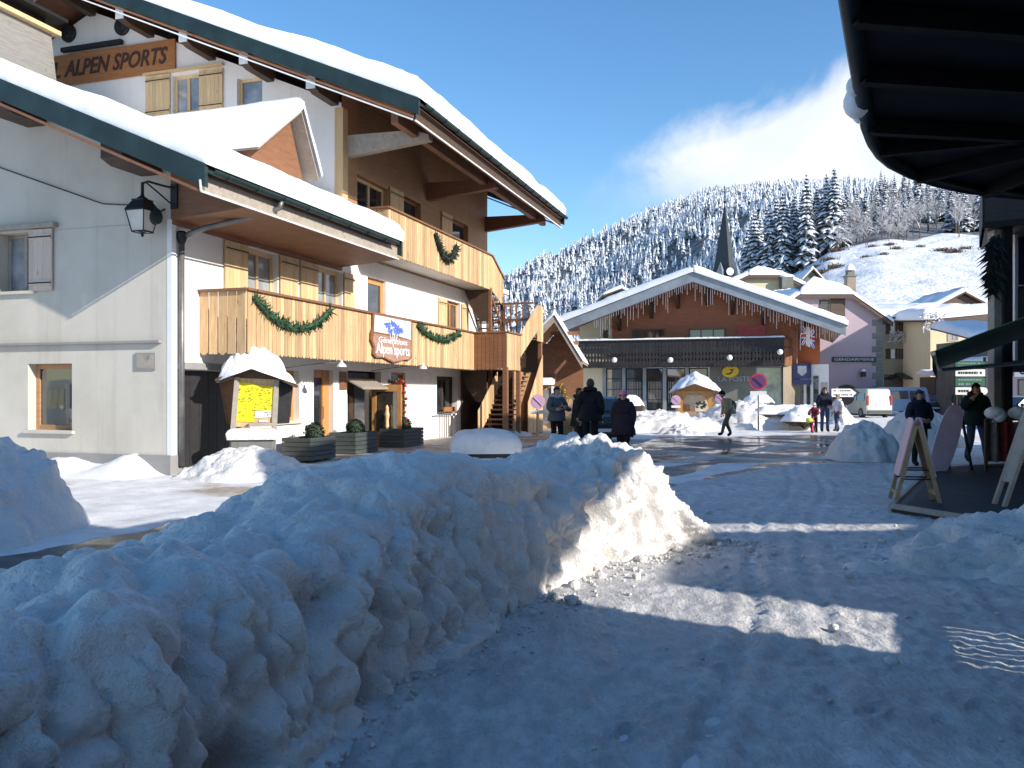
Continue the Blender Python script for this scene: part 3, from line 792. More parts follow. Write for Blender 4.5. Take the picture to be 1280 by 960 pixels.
# ================================================================== snow heaps
def snow_bank():
    sp = np.array([(-2.45, 0.1), (-1.9, 1.2), (-1.45, 2.5), (-.98, 3.76), (-.21, 5.7), (.32, 6.92), (.95, 7.95), (1.62, 8.6), (2.25, 9.05)])
    hh = np.array([.72, .74, .75, .84, 1.15, 1.08, .9, .82, .08])
    off = np.array([.9, .9, .9, .92, .98, 1.0, 1.0, .75, .3])
    d = np.concatenate([[0], np.cumsum(np.hypot(*np.diff(sp, axis=0).T))]); L = d[-1]
    n = 720; s = np.linspace(0, L, n)
    X0 = np.interp(s, d, sp[:, 0]); Y0 = np.interp(s, d, sp[:, 1])
    kk = np.ones(41) / 41
    sm = lambda v: np.convolve(np.pad(v, 20, mode='edge'), kk, 'valid')
    X0, Y0 = sm(X0), sm(Y0)
    # crest height follows the outline in the photograph
    hs = np.interp(s, d, hh) + 0.05 * vnoise(s * 1.4, s * 0, None, 3) + 0.03 * vnoise(s * 4, s * 0, None, 4)
    pk = np.exp(-((s - (L - 1.2)) / 0.36) ** 2) * 0.3
    hs = hs + pk
    ow = np.interp(s, d, off)
    tx, ty = np.gradient(X0), np.gradient(Y0); tl = np.hypot(tx, ty); tx, ty = tx / tl, ty / tl
    nx, ny = -ty, tx
    po = np.array([-.2, -.03, .05, .10, .17, .29, .55, 1.0, 1.45, 1.9, 2.4]); ph = np.array([-.05, .04, .24, .55, .80, .93, .99, 1.0, .9, .42, -.05])
    q = np.concatenate([[0], np.cumsum(np.hypot(np.diff(po), np.diff(ph)))]); m = 250; t = np.linspace(0, q[-1], m)
    o_ = np.interp(t, q, po); h_ = np.interp(t, q, ph)
    k2 = np.ones(17) / 17
    o_ = np.convolve(np.pad(o_, 8, mode='edge'), k2, 'valid'); h_ = np.convolve(np.pad(h_, 8, mode='edge'), k2, 'valid')
    end = sstep(L, L - 1.0, s)
    O = o_[None, :] * (ow[:, None] / 0.95) * (0.45 + 0.55 * end[:, None])
    Hh = h_[None, :] * hs[:, None]
    X = X0[:, None] + nx[:, None] * O; Y = Y0[:, None] + ny[:, None] * O; Z = Hh.copy()
    # surface normal
    P = np.stack([X, Y, Z], -1)
    N = np.cross(np.gradient(P, axis=0), np.gradient(P, axis=1)); N /= np.linalg.norm(N, axis=-1, keepdims=True) + 1e-9
    if N[n // 2, m // 2, 2] < 0: N = -N
    face = sstep(0.9, 0.35, N[..., 2]) * sstep(0.02, 0.15, Hh)            # steep cut side
    top = 1 - face
    wx, wy, wz = X + 0.12 * fbm(X * 3, Y * 3, Z * 3, 2, 70), Y + 0.12 * fbm(X * 3, Y * 3, Z * 3, 2, 71), Z + 0.1 * fbm(X * 3, Y * 3, Z * 3, 2, 72)
    dome = lambda d: 0.30 - np.minimum(d, 1.0) ** 2
    big = dome(worley(wx * 3.1, wy * 3.1, wz * 2.4, 80))
    med = dome(worley(wx * 7.0, wy * 7.0, wz * 4.6, 81))
    sml = dome(worley(wx * 13, wy * 13, wz * 10, 82))
    pits = -np.clip(fbm(X * 3.4, Y * 3.4, Z * 2.2, 3, 90) - 0.22, 0, 1) * 0.75
    flut = fbm(X * 6.5, Y * 6.5, Z * 1.3, 3, 93)
    near = sstep(6.4, 3.6, np.broadcast_to(s[:, None], X.shape))           # chunkier towards us, fluted further on
    D = face * (big * (0.16 + 0.2 * near) + med * (0.12 + .05 * near) + sml * 0.05 + pits * (0.6 + 0.5 * near) + flut * 0.12 * (1 - 0.5 * near))
    D += top * (big * (0.07 + 0.1 * near) + med * 0.06 * (0.5 + near) + sml * .02 + fbm(X * 1.3, Y * 1.3, Z, 4, 95) * 0.14)
    chunk = sstep(L - 2.6, L - 1.2, np.broadcast_to(s[:, None], X.shape))
    D += chunk * ((0.45 - worley(X * 6, Y * 6, Z * 6, 84)) * 0.15 + (0.45 - worley(X * 15, Y * 15, Z * 15, 85)) * 0.05)
    D += fbm(X * 22, Y * 22, Z * 22, 4, 97, .65) * 0.02 * (.5 + .5 * face)
    # one long groove across the top, where a slab has slid
    P = P + N * (D * sstep(-0.05, 0.06, Hh))[..., None]
    o = grid_mesh('snow_bank', P[..., 0], P[..., 1], P[..., 2], M['bank_snow'])
    me = o.data
    if me.polygons[len(me.polygons) // 2].normal.z < 0: me.flip_normals()
    tag(o, 'long lumpy waist high snow bank between the street and the footway', 'snow bank')
snow_bank()
def heap(label, px, py, wpx, h, mat='bank_snow', ry=None, seed=0, rot=0.0, power=1.6, lump=.14, chunk=.05, z0=0.03, n=110, group=None):
    g = gnd(px, py); rx = wpx / 2 * g.y / F; ry = ry or rx
    o = snow_mound('snow_heap', None, g.x, g.y + ry * 0.7, rx, ry, h, M[mat], seed=seed, rot=rot, power=power, lump=lump, chunk=chunk, z0=z0, n=n)
    return tag(o, label, 'snow heap', group)
tag(snow_mound('snow_heap', None, -6.6, 9.3, 1.45, 1.9, 1.42, M['bank_snow'], seed=5, power=2.6, lump=.24, chunk=.07, n=220), 'tall shaded snow heap beside the street, cut off by the left of the picture', 'snow heap')
heap('rounded dirty snow heap at the kerb in front of the pale van', 1092, 578, 92, 0.98, seed=8, power=2.2, lump=.16)
tag(snow_mound('snow_heap', None, 6.2, 8.0, 3.1, 1.9, 0.8, M['bank_snow'], seed=12, power=1.25, lump=.2, chunk=.09, n=200), 'broad trampled snow heap at the right edge of the footway', 'snow heap')
heap('sunlit long snow bank in front of the post office windows', 826, 541, 190, 0.85, ry=2.6, seed=21, power=2.0, lump=.2)
heap('sharp cut snow bank below the round no parking sign', 944, 538, 150, 1.2, ry=2.4, seed=22, power=2.6, lump=.22)
heap('low snow heap left of the snow covered kiosk', 856, 545, 60, 0.45, ry=1.2, seed=23)
heap('snow heap by the end of the low wall beside the cyclist child', 1000, 538, 70, 0.8, ry=1.6, seed=24)
heap('shaded snow heap beside the front wheel of the pale van', 1056, 531, 44, 1.1, ry=1.8, seed=25)
heap('blue shaded snow heap behind the pink ski shaped board', 1172, 560, 120, 1.2, ry=1.8, seed=26)
heap('small sunlit snow heap at the foot of the timber porch', 640, 548, 60, .3, ry=1.0, seed=27)
heap('snow ploughed against the foot of the notice board', 292, 603, 185, .62, ry=1.0, seed=28, power=1.5)
heap('snow swept against the garage door and drainpipe', 236, 588, 90, .5, ry=.9, seed=29)
# the low ridge of snow along the foot of the grey wall
def wall_ridge():
    n, m = 200, 24
    v = np.linspace(0.05, 7.5, n); t = np.linspace(0, 1, m); V, T_ = np.meshgrid(v, t, indexing='ij')
    o_ = -1.15 * T_ + 0.0
    Z = (0.34 + 0.12 * vnoise(V * 1.2, V * 0, None, 6)) * (1 - T_) ** 1.3 + 0.05 * fbm(V * 3, T_ * 4, None, 3, 8) * (1 - T_) - 0.01; Z = Z * sstep(0.0, 0.9, V)
    X = KX + UX * o_ - UY * V; Y = KY + UY * o_ + UX * V
    tag(grid_mesh('snow_ridge', X, Y, Z + 0.03, M['snow']), 'low ridge of snow along the foot of the grey gable wall', 'snow heap')
wall_ridge()
# broken crumbs of snow along the foot of the bank and over the footway
def crumbs():
    r = random.Random(77); m = MB()
    sp = [(-1.45, 2.5), (-.98, 3.76), (-.21, 5.7), (.32, 6.92), (.95, 7.95), (1.75, 8.7), (2.4, 9.2)]
    for k in range(1150):
        if k < 700:
            i = r.randrange(len(sp) - 1); t = r.random(); x = sp[i][0] + (sp[i + 1][0] - sp[i][0]) * t; y = sp[i][1] + (sp[i + 1][1] - sp[i][1]) * t
            o = abs(r.gauss(0, .28)) - .08; x += .93 * o; y -= .36 * o
            s = r.uniform(.006, .018) if r.random() < .9 or y < 6 else r.uniform(.02, .06)
        elif k < 950: x, y, s = 6.3 + r.gauss(0, 1.8), 8.0 + r.gauss(0, 1.2), r.uniform(.01, .05)
        else: x, y, s = r.uniform(-.5, 6), r.uniform(2, 14), r.uniform(.006, .016)
        n = 6; c = Vector((x, y, .06 + s * .3)); vs = [c + Vector((0, 0, -s))]
        for lv in (-.35, .45):
            for j in range(n): a = j * 6.283 / n + lv; rr = s * r.uniform(.75, 1.15); vs.append(c + Vector((math.cos(a) * rr, math.sin(a) * rr, s * lv * r.uniform(.7, 1.2))))
        vs.append(c + Vector((0, 0, s * .85)))
        fs = [(0, 1 + (j + 1) % n, 1 + j) for j in range(n)] + [(1 + j, 1 + (j + 1) % n, 7 + (j + 1) % n, 7 + j) for j in range(n)] + [(7 + j, 7 + (j + 1) % n, 13) for j in range(n)]
        m.add(vs, fs)
    tag(m.build('snow_crumbs', M['bank_snow'], None, True), 'crumbs of broken snow strewn along the snow bank and footway', 'snow', None, 'stuff')
crumbs()
# ================================================================== the big chalet (u along the street, v into the house)
CH = thing('chalet', 'large white and larch chalet with two balconies and a low wing towards us', 'building', (KX, KY, 0), TH)
SL = 0.43                                   # roof slope
class Plane:
    """a wall plane: a along it, d into the wall, z up"""
    def __init__(s, kind, c=0.0): s.k, s.c = kind, c
    def p(s, a, d, z):
        if s.k == 'F': return Vector((a, s.c + d, z))        # street front
        return Vector((s.c + d, a, z))                       # gable end, seen from the near side
    def box(s, mb, a0, a1, d0, d1, z0, z1, mi=0):
        c = [s.p(a, d, z) for z in (z0, z1) for a, d in ((a0, d0), (a1, d0), (a1, d1), (a0, d1))]
        if s.k != 'F': c = [c[0], c[3], c[2], c[1], c[4], c[7], c[6], c[5]]
        mb.hexa(c, mi)
def wall(mb, pl, a0, a1, z0, z1, holes, depth=0.3, mi=0, top=None):
    """a wall face with real openings and their reveals; top(a): sloping upper edge"""
    xs = sorted({a0, a1, *[h[0] for h in holes], *[h[1] for h in holes]}); zs = sorted({z0, z1, *[h[2] for h in holes], *[h[3] for h in holes]})
    flip = pl.k != 'F'
    def q(ps):
        mb.add(ps if not flip else ps[::-1], [(0, 1, 2, 3)], mi)
    for i in range(len(xs) - 1):
        for j in range(len(zs) - 1):
            cx_, cz_ = (xs[i] + xs[i + 1]) / 2, (zs[j] + zs[j + 1]) / 2
            if any(h[0] < cx_ < h[1] and h[2] < cz_ < h[3] for h in holes): continue
            q([pl.p(xs[i], 0, zs[j]), pl.p(xs[i + 1], 0, zs[j]), pl.p(xs[i + 1], 0, zs[j + 1]), pl.p(xs[i], 0, zs[j + 1])])
    for (h0, h1, g0, g1) in holes:
        q([pl.p(h0, 0, g0), pl.p(h0, 0, g1), pl.p(h0, depth, g1), pl.p(h0, depth, g0)])
        q([pl.p(h1, 0, g1), pl.p(h1, 0, g0), pl.p(h1, depth, g0), pl.p(h1, depth, g1)])
        q([pl.p(h0, 0, g1), pl.p(h1, 0, g1), pl.p(h1, depth, g1), pl.p(h0, depth, g1)])
        q([pl.p(h1, 0, g0), pl.p(h0, 0, g0), pl.p(h0, depth, g0), pl.p(h1, depth, g0)])
    if top:
        n = 2
        q([pl.p(a0, 0, z1), pl.p(a1, 0, z1), pl.p(a1, 0, top(a1)), pl.p(a0, 0, top(a0))])
def window(root, pl, a0, a1, z0, z1, dep=0.14, mull=1, bars=0, fm='wood_pale', gm='glass', sill=None, fw=0.07, name='window'):
    mb = MB()
    pl.box(mb, a0, a0 + fw, dep, dep + .07, z0, z1); pl.box(mb, a1 - fw, a1, dep, dep + .07, z0, z1)
    pl.box(mb, a0 + fw, a1 - fw, dep, dep + .07, z1 - fw, z1); pl.box(mb, a0 + fw, a1 - fw, dep, dep + .07, z0, z0 + fw)
    for k in range(mull):
        c = a0 + (a1 - a0) * (k + 1) / (mull + 1); pl.box(mb, c - .045, c + .045, dep - .006, dep + .06, z0 + fw, z1 - fw)
    for k in range(bars):
        c = z0 + (z1 - z0) * (k + 1) / (bars + 1); pl.box(mb, a0 + fw, a1 - fw, dep + .012, dep + .05, c - .015, c + .015)
    f = mb.build(name, M[fm], root, bevel=0.006)
    g = MB(); pl.box(g, a0 + fw * .5, a1 - fw * .5, dep + .035, dep + .042, z0 + fw * .5, z1 - fw * .5); g.build('pane', M[gm], f)
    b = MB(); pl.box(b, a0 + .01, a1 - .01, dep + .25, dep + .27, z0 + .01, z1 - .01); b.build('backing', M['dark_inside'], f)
    if sill:
        s = MB(); pl.box(s, a0 - .07, a1 + .07, -.07, dep - .01, z0 - .07, z0 - .004); s.build('sill', M[sill], f, bevel=0.008)
    return f
def shutter(root, pl, a0, a1, z0, z1, d=-0.05, mat='wood_pale', hinges=True):
    mb = MB(); n = max(3, int(round((a1 - a0) / 0.13))); w_ = (a1 - a0) / n
    for k in range(n): pl.box(mb, a0 + k * w_ + .002, a0 + (k + 1) * w_ - .002, d, d + .032, z0, z1)
    for z in (z0 + .16, z1 - .16): pl.box(mb, a0 + .02, a1 - .02, d - .02, d, z - .05, z + .05)
    o = mb.build('shutter', M[mat], root)
    if hinges:
        for z in (z0 + .16, z1 - .16):
            h = MB(); pl.box(h, a0 + .01, a1 - .01, d - .027, d - .021, z - .014, z + .014); h.build('hinge', M['iron'], o)
    return o

FR = Plane('F'); G0 = Plane('G', 0.0); G1 = Plane('G', 6.72)

# ---------------- walls
UE, UT = 18.6, 6.72
f_holes = [
    (0.26, 2.6, 0.05, 2.09),                                     # garage
    (3.55, 4.62, 0.95, 2.17), (5.3, 6.3, 0.05, 2.22), (7.05, 9.1, 0.05, 2.24), (9.78, 10.78, .8, 2.25), (13.35, 15.3, .88, 2.2),
    (2.45, 3.68, 2.95, 4.86), (5.45, 6.75, 2.95, 4.86), (8.24, 9.42, 2.6, 4.95), (14.2, 15.6, 2.6, 4.9),
]
mb = MB(); wall(mb, FR, 0, UE, 0, 5.42, f_holes, 0.3)
# first floor slab line up to the loggia is white; above it larch
mb.box(UE - 0.002, UE, 0.002, 16.6, 0, 5.42)
mb.build('wall', M['white_wall'], CH)
u_holes = [(7.62, 9.55, 5.6, 7.72), (10.6, 12.0, 5.6, 7.8), (14.7, 16.4, 5.6, 7.9)]
ups = MB(); wall(ups, FR, UT + .02, UE, 5.424, 9.84, u_holes, 0.3); ups.build('upper_wall', M['wood_flat'], CH)
post = MB(); post.box(UT - .02, UT + .26, -.06, .2, 5.43, 9.3); post.build('corner_post', M['wood_pale'], CH, bevel=.01)
# near gable of the low wing
low_top = lambda v: 5.57 - 0.22 + SL * (v + 1.76)
RV = 7.5
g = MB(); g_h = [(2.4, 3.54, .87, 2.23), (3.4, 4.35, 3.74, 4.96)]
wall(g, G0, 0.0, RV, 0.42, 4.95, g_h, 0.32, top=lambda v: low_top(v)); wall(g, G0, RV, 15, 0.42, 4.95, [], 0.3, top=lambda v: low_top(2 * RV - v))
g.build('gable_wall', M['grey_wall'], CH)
pl_ = MB(); G0.box(pl_, -0.03, 15, -.035, .3, 0, .42); pl_.build('plinth', M['plinth'], CH, bevel=.01)
lg = MB(); G0.box(lg, 0.2, 15, -.09, .0, 2.6, 2.66); lg.build('ledge', M['plinth'], CH, bevel=.012)
ln = MB(); ln.box(-.005, .12, -.03, .08, .42, 5.0); ln.build('quoin', M['white_paint'], CH)  # white strip put in for the sunlit edge of the street front
# tall gable
RT = 8.31
t_top = lambda v: 9.42 + SL * v
g = MB(); wall(g, G1, 0.0, RT, 4.5, 9.4, [(4.5, 5.45, 9.66, 9.9)][:0], .3)
hs_ = [(4.49, 5.45, 9.65, 10.75), (2.46, 3.28, 9.55, 10.44)]
# the part above the wing: piecewise so the openings are real
def gable_piece(mb, pl, v0, v1, z0, topf, holes):
    wall(mb, pl, v0, v1, z0, max(h[3] for h in holes) + .05 if holes else z0 + .01, holes, .3)
g = MB()
cuts = [0, 2.46, 3.28, 4.49, 5.45, RT]
for v0, v1 in zip(cuts[:-1], cuts[1:]):
    h = [x for x in hs_ if x[0] == v0]
    zt = min(t_top(v0), t_top(v1))
    if h:
        h = h[0]; wall(g, G1, v0, v1, 4.5, h[3] + .02, [h], .3, top=t_top) if h[3] + .02 < zt else wall(g, G1, v0, v1, 4.5, zt, [(h[0], h[1], h[2], zt)], .3, top=t_top)
    else: wall(g, G1, v0, v1, 4.5, zt, [], .3, top=t_top)
wall(g, G1, RT, 2 * RT, 4.5, 9.42, [], .3, top=lambda v: t_top(2 * RT - v))
g.build('gable_wall', M['white_wall'], CH)
# inner darkness so that openings never show the sky through
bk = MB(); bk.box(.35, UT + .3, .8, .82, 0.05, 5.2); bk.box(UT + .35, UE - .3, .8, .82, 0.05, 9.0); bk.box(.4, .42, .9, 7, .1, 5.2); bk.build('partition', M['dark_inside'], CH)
# far end and back, plain
fe = MB(); fe.add([(UE, 0, 5.42), (UE, 16.6, 5.42), (UE, 16.6, 9.3), (UE, RT, 12.9), (UE, 0, 9.3)], [(0, 1, 2, 3, 4)]); fe.build('end_wall', M['wood_flat'], CH)
bw = MB(); bw.box(0, UT, 14.98, 15.0, 0, 5.2); bw.box(UT, UE, 16.58, 16.6, 0, 9.3); bw.build('back_wall', M['white_wall'], CH)

# ---------------- roofs
def roof_plane(name, u0, u1, ve, vr, ze, thick, mat, soffit, snow_t, seed, oe=('cd',), far=True):
    """street slope from the eave (v=ve, z=ze) to the ridge at v=vr, and its mirror image behind"""
    zr = ze + SL * (vr - ve)
    r = MB()
    r.prism([(u0, ve, ze), (u1, ve, ze), (u1, vr, zr), (u0, vr, zr)], (0, 0, -.09))
    r.prism([(u0, vr, zr), (u1, vr, zr), (u1, 2 * vr - ve, ze), (u0, 2 * vr - ve, ze)], (0, 0, -.09))
    o = r.build(name, M[mat], CH)
    s = MB(); s.prism([(u0 + .04, ve + .06, ze - .1), (u1 - .04, ve + .06, ze - .1), (u1 - .04, vr, zr - .13), (u0 + .04, vr, zr - .13)], (0, 0, -.06))
    s.prism([(u0 + .04, vr, zr - .13), (u1 - .04, vr, zr - .13), (u1 - .04, 2 * vr - ve - .06, ze - .1), (u0 + .04, 2 * vr - ve - .06, ze - .1)], (0, 0, -.06))
    s.build('soffit', M[soffit], o)
    # barge boards, metal clad
    for u in (u0, u1):
        w_ = .045; b = MB()
        for a, zA, c, zC in ((ve - .05, ze - .02, vr, zr), (vr, zr, 2 * vr - ve + .05, ze - .02)):
            b.prism([(u - w_, a, zA + .05), (u - w_, c, zC + .05), (u - w_, c, zC - .36), (u - w_, a, zA - .36)], (2 * w_, 0, 0))
        b.build('barge_board', M['green_metal'], o)
    for u in (u0, u1):
        bw_ = MB()
        bw_.bar((u - .02, ve + .1, ze - .42), (u - .02, vr, zr - .40), .05, .05)
        bw_.bar((u - .02, vr, zr - .40), (u - .02, 2 * vr - ve - .1, ze - .42), .05, .05)
        bw_.build('barge_lining', M['wood_red'], o)
    sn = snow_sheet('roof_snow', (u0 - .02, ve - .10, ze + .005), (u1 + .02, ve - .10, ze + .005), (u1 + .02, vr, zr + .005), (u0 - .02, vr, zr + .005), snow_t, M['roof_snow'], o, 0.11, .34, .55, ('cd',), seed, .05, .05)
    snow_sheet('roof_snow', (u0 - .02, vr, zr + .005), (u1 + .02, vr, zr + .005), (u1 + .02, 2 * vr - ve + .1, ze + .005), (u0 - .02, 2 * vr - ve + .1, ze + .005), snow_t, M['roof_snow'], o, 0.25, .3, .55, ('ab',), seed + 1, .05, .05)
    return o
def gutter(u0, u1, v, z, mat='green_metal', r=.085):
    m = MB(); n = 10
    ring = [(r * math.cos(math.pi * (1 + k / n)), r * math.sin(math.pi * (1 + k / n))) for k in range(n + 1)]
    ri = [(.86 * a, .86 * b) for a, b in ring[::-1]]
    sec = ring + ri; k = len(sec)
    m.prism([(u0, v + a, z + b) for a, b in sec], (u1 - u0, 0, 0))
    c = 0
    while u0 + .4 + c * .9 < u1:
        u = u0 + .4 + c * .9; m.tube([(u, v + r * 1.15 * math.cos(math.pi * (1 + j / 8)), z + r * 1.15 * math.sin(math.pi * (1 + j / 8))) for j in range(9)], .012, 5); c += 1
    return m.build('gutter', M[mat], CH)
low_roof = roof_plane('roof', -1.3, 6.66, -1.76, RV, 5.57, .3, 'green_metal', 'wood_red', .42, 31)
tall_roof = roof_plane('roof', 5.42, 19.9, -2.8, RT, 8.8, .3, 'green_metal', 'wood_red', .52, 33)
gutter(-1.25, 6.2, -1.88, 5.50); gutter(5.5, 19.9, -2.93, 8.72)
# fascia and the pale timber strip below the low eave, and the boarded eave lining
fb = MB(); fb.box(-1.2, 6.6, -1.7, -1.65, 5.14, 5.47); fb.build('fascia', M['wood_grey'], CH)
fl = MB(); fl.bar((-1.35, -1.74, 5.12), (6.6, -1.74, 5.12), .03, .03); fl.bar((-1.35, -1.74, 5.12), (-1.35, -1.72, 5.32), .03, .03); fl.build('light_strip', M['white_paint'], CH)
el = MB(); el.prism([(.02, -1.66, 5.15), (6.66, -1.66, 5.15), (6.66, -.012, 5.02), (.02, -.012, 5.02)], (0, 0, -.03)); el.prism([(.0, -1.64, 5.12), (0, -.0, 4.99), (0, 0, 6.0), (0, -1.64, 5.35)], (.02, 0, 0)); el.prism([(.0, -.06, 5.0), (6.66, -.06, 5.0), (6.66, -.06, 4.9), (0, -.06, 4.9)], (0, .05, 0)); el.build('eave_lining', M['wood_red'], CH)
fb = MB(); fb.box(5.5, 19.8, -2.72, -2.66, 8.3, 8.62); fb.build('fascia', M['wood_dark'], CH)
fl = MB(); fl.bar((5.38, -2.76, 8.28), (19.8, -2.76, 8.28), .035, .035); fl.bar((5.36, -2.7, 8.3), (5.36, RT, 8.3 + SL * (RT + 2.7)), .035, .035); fl.build('light_strip', M['white_paint'], CH)
# eave purlin and cantilever brackets of the tall roof
ep = MB(); ep.bar((5.7, -2.05, 8.52), (19.6, -2.05, 8.52), .2, .3); ep.build('eave_purlin', M['wood_red'], CH, bevel=.01)
for k, u in enumerate((UT + .35, 12.6, 18.4)):
    b = MB(); b.prism([(u - .13, 0.3, 8.0), (u - .13, -2.45, 8.28), (u - .13, -2.45, 8.42), (u - .13, -2.0, 8.58), (u - .13, 0.3, 8.62)], (.26, 0, 0)); b.build('cantilever', M['wood_grey'] if k == 0 else M['wood_red'], CH, bevel=.012)
    if k == 0:
        s = snow_mound('bracket_snow', None, u, -1.2, .12, .9, .07, M['roof_snow'], CH, seed=4, lump=.02, z0=8.56, n=40)
# purlin ends under the verges
def purlins(plane_u, over, vs, zf, name='purlin', mat='wood_dark', w_=.24, h_=.3):
    for v in vs:
        b = MB(); z = zf(v); b.prism([(plane_u + .1, v - w_ / 2, z), (plane_u - over, v - w_ / 2, z), (plane_u - over, v - w_ / 2, z - h_ * .8), (plane_u - over + .25, v - w_ / 2, z - h_), (plane_u + .1, v - w_ / 2, z - h_)], (0, w_, 0))
        o = b.build(name, M[mat], CH, bevel=.01)
        c = MB(); c.box(plane_u - over - .03, plane_u - over - .001, v - w_ / 2 - .01, v + w_ / 2 + .01, z - h_ * .85, z + .02)
        if mat == 'wood_dark' and plane_u > 3: c.build('end_board', M['white_paint'], o)
purlins(UT, 1.22, [.2, 2.2, 4.1, 6.2, RT, 10.4, 12.5], lambda v: 8.8 - .34 + SL * ((v if v <= RT else 2 * RT - v) + 2.8) - .03, h_=.36)
purlins(0, 1.05, [0.45, 3.3, RV, 11.0], lambda v: 5.57 - .2 + SL * ((v if v <= RV else 2 * RV - v) + 1.76) - .02, 'purlin', 'wood_dark', .5, .42)

# ---------------- the little gable on the low roof
dm = MB()
A0, A1, A2 = (2.45, 0, 7.1), (4.15, 0, 8.42), (4.8, 0, 7.05)
dm.prism([(2.6, -.02, 6.35), (4.7, -.02, 6.35), (4.7, -.02, 7.0), (4.13, -.02, 8.25), (2.6, -.02, 7.1)], (0, 4.6, 0)); d_o = dm.build('dormer', M['wood_red'], CH)
dr = MB()
dr.prism([(2.4, -.35, 7.05), (4.15, -.35, 8.4), (4.15, 5.2, 8.4), (2.4, 5.2, 7.05)], (0, 0, -.07)); dr.prism([(4.15, -.35, 8.4), (4.95, -.35, 6.95), (4.95, 5.2, 6.95), (4.15, 5.2, 8.4)], (0, 0, -.07))
dr.build('dormer_roof', M['wood_grey'], d_o)
snow_sheet('roof_snow', (2.3, -.42, 7.0), (2.3, 5.4, 7.0), (4.15, 5.4, 8.42), (4.15, -.42, 8.42), .26, M['roof_snow'], d_o, .11, .3, .5, ('cd',), 41, .04, .03)
snow_sheet('roof_snow', (4.15, -.42, 8.42), (4.15, 5.4, 8.42), (5.0, 5.4, 6.95), (5.0, -.42, 6.95), .2, M['roof_snow'], d_o, .11, .25, .5, ('ab',), 42, .03, .03)

# ---------------- chimney on the low wing
c_ = MB(); cu0, cu1, cv0, cv1 = 3.3, 5.0, 8.1, 9.9
c_.hexa([(cu0 - .25, cv0 - .25, 8.2), (cu1 + .25, cv0 - .25, 8.2), (cu1 + .25, cv1 + .25, 8.2), (cu0 - .25, cv1 + .25, 8.2), (cu0, cv0, 11.6), (cu1, cv0, 11.6), (cu1, cv1, 11.6), (cu0, cv1, 11.6)])
chm = c_.build('chimney', M['shingle_grey'], CH)
c_ = MB(); c_.box(cu0 - .18, cu1 + .18, cv0 - .18, cv1 + .18, 11.6, 11.72); c_.build('cap_board', M['wood_pale'], chm)
c_ = MB(); c_.box(cu0 + .1, cu1 - .1, cv0 + .1, cv1 - .1, 11.72, 12.0); c_.prism([(cu0 - .3, cv0 - .3, 12.0), (cu1 + .3, cv0 - .3, 12.0), (cu1 + .3, cv1 + .3, 12.0), (cu0 - .3, cv1 + .3, 12.0)], (0, 0, .09)); c_.build('cowl', M['iron'], chm)
for zz in (8.9, 9.5, 10.1, 10.7, 11.2): pass

# ---------------- gable windows of the low wing
window(CH, G0, 2.4, 3.54, .87, 2.23, .2, 0, 0, 'wood_flat', 'glass', 'grey_wall', .1)
window(CH, G0, 3.4, 4.35, 3.74, 4.96, .26, 1, 0, 'wood_grey', 'curtain_glass', 'grey_wall', .07)
shutter(CH, G0, 2.86, 3.46, 3.72, 4.98, -.06, 'wood_beige'); shutter(CH, G0, 4.3, 4.9, 3.72, 4.98, -.06, 'wood_beige')
hd = MB(); G0.box(hd, 2.75, 5.0, -.13, -.002, 5.0, 5.1); hd.build('hood_board', M['wood_grey'], CH, bevel=.01)
# tall gable windows
window(CH, G1, 4.49, 5.45, 9.65, 10.75, .1, 1, 0, 'wood_pale', 'curtain_glass', None, .09)
window(CH, G1, 2.46, 3.28, 9.55, 10.44, .14, 0, 0, 'wood_pale', 'curtain_glass', None, .08)
shutter(CH, G1, 3.72, 4.5, 9.6, 10.78, -.06); shutter(CH, G1, 5.5, 6.35, 9.6, 10.82, -.06)
hd = MB(); G1.box(hd, 3.7, 6.4, -.12, -.003, 10.84, 10.9); hd.build('hood_board', M['wood_pale'], CH)
for v, z in ((9.18, 12.44), (7.2, 12.4)):
    d_ = MB(); d_.lathe([(.24, -.09), (.27, -.06), (.27, 0)], (UT, v, z), 20, axis='x'); d_.lathe([(.1, -.11), (.14, -.088)], (UT, v, z), 16, axis='x'); d_.build('round_vent', M['iron'], CH)

# ---------------- street front: openings
window(CH, FR, 3.55, 4.62, .95, 2.17, .16, 0, 0, 'frame_orange', 'glass_warm', 'grey_wall', .09, 'shop_window')
window(CH, FR, 9.78, 10.78, .8, 2.25, .05, 0, 0, 'frame_orange', 'glass_warm', None, .06, 'showcase')
window(CH, FR, 13.35, 15.3, .88, 2.2, .2, 1, 0, 'wood_dark', 'glass', 'white_paint', .13)
window(CH, FR, 2.45, 3.68, 2.95, 4.86, .14, 1, 0, 'wood_pale', 'curtain_glass', None, .09)
window(CH, FR, 5.45, 6.75, 2.95, 4.86, .14, 1, 0, 'wood_pale', 'curtain_glass', None, .09)
window(CH, FR, 8.24, 9.42, 2.6, 4.95, .1, 0, 0, 'frame_orange', 'glass', None, .16, 'balcony_door')
window(CH, FR, 14.2, 15.6, 2.6, 4.9, .14, 1, 0, 'frame_orange', 'glass_warm', None, .1, 'balcony_door')
window(CH, FR, 7.62, 9.55, 5.6, 7.72, .14, 1, 0, 'wood_pale', 'glass', None, .1, 'balcony_door')
window(CH, FR, 10.6, 12.0, 5.6, 7.8, .14, 0, 0, 'wood_red', 'glass', None, .1, 'balcony_door')
window(CH, FR, 14.7, 16.4, 5.6, 7.9, .14, 0, 0, 'wood_red', 'glass', None, .1, 'balcony_door')
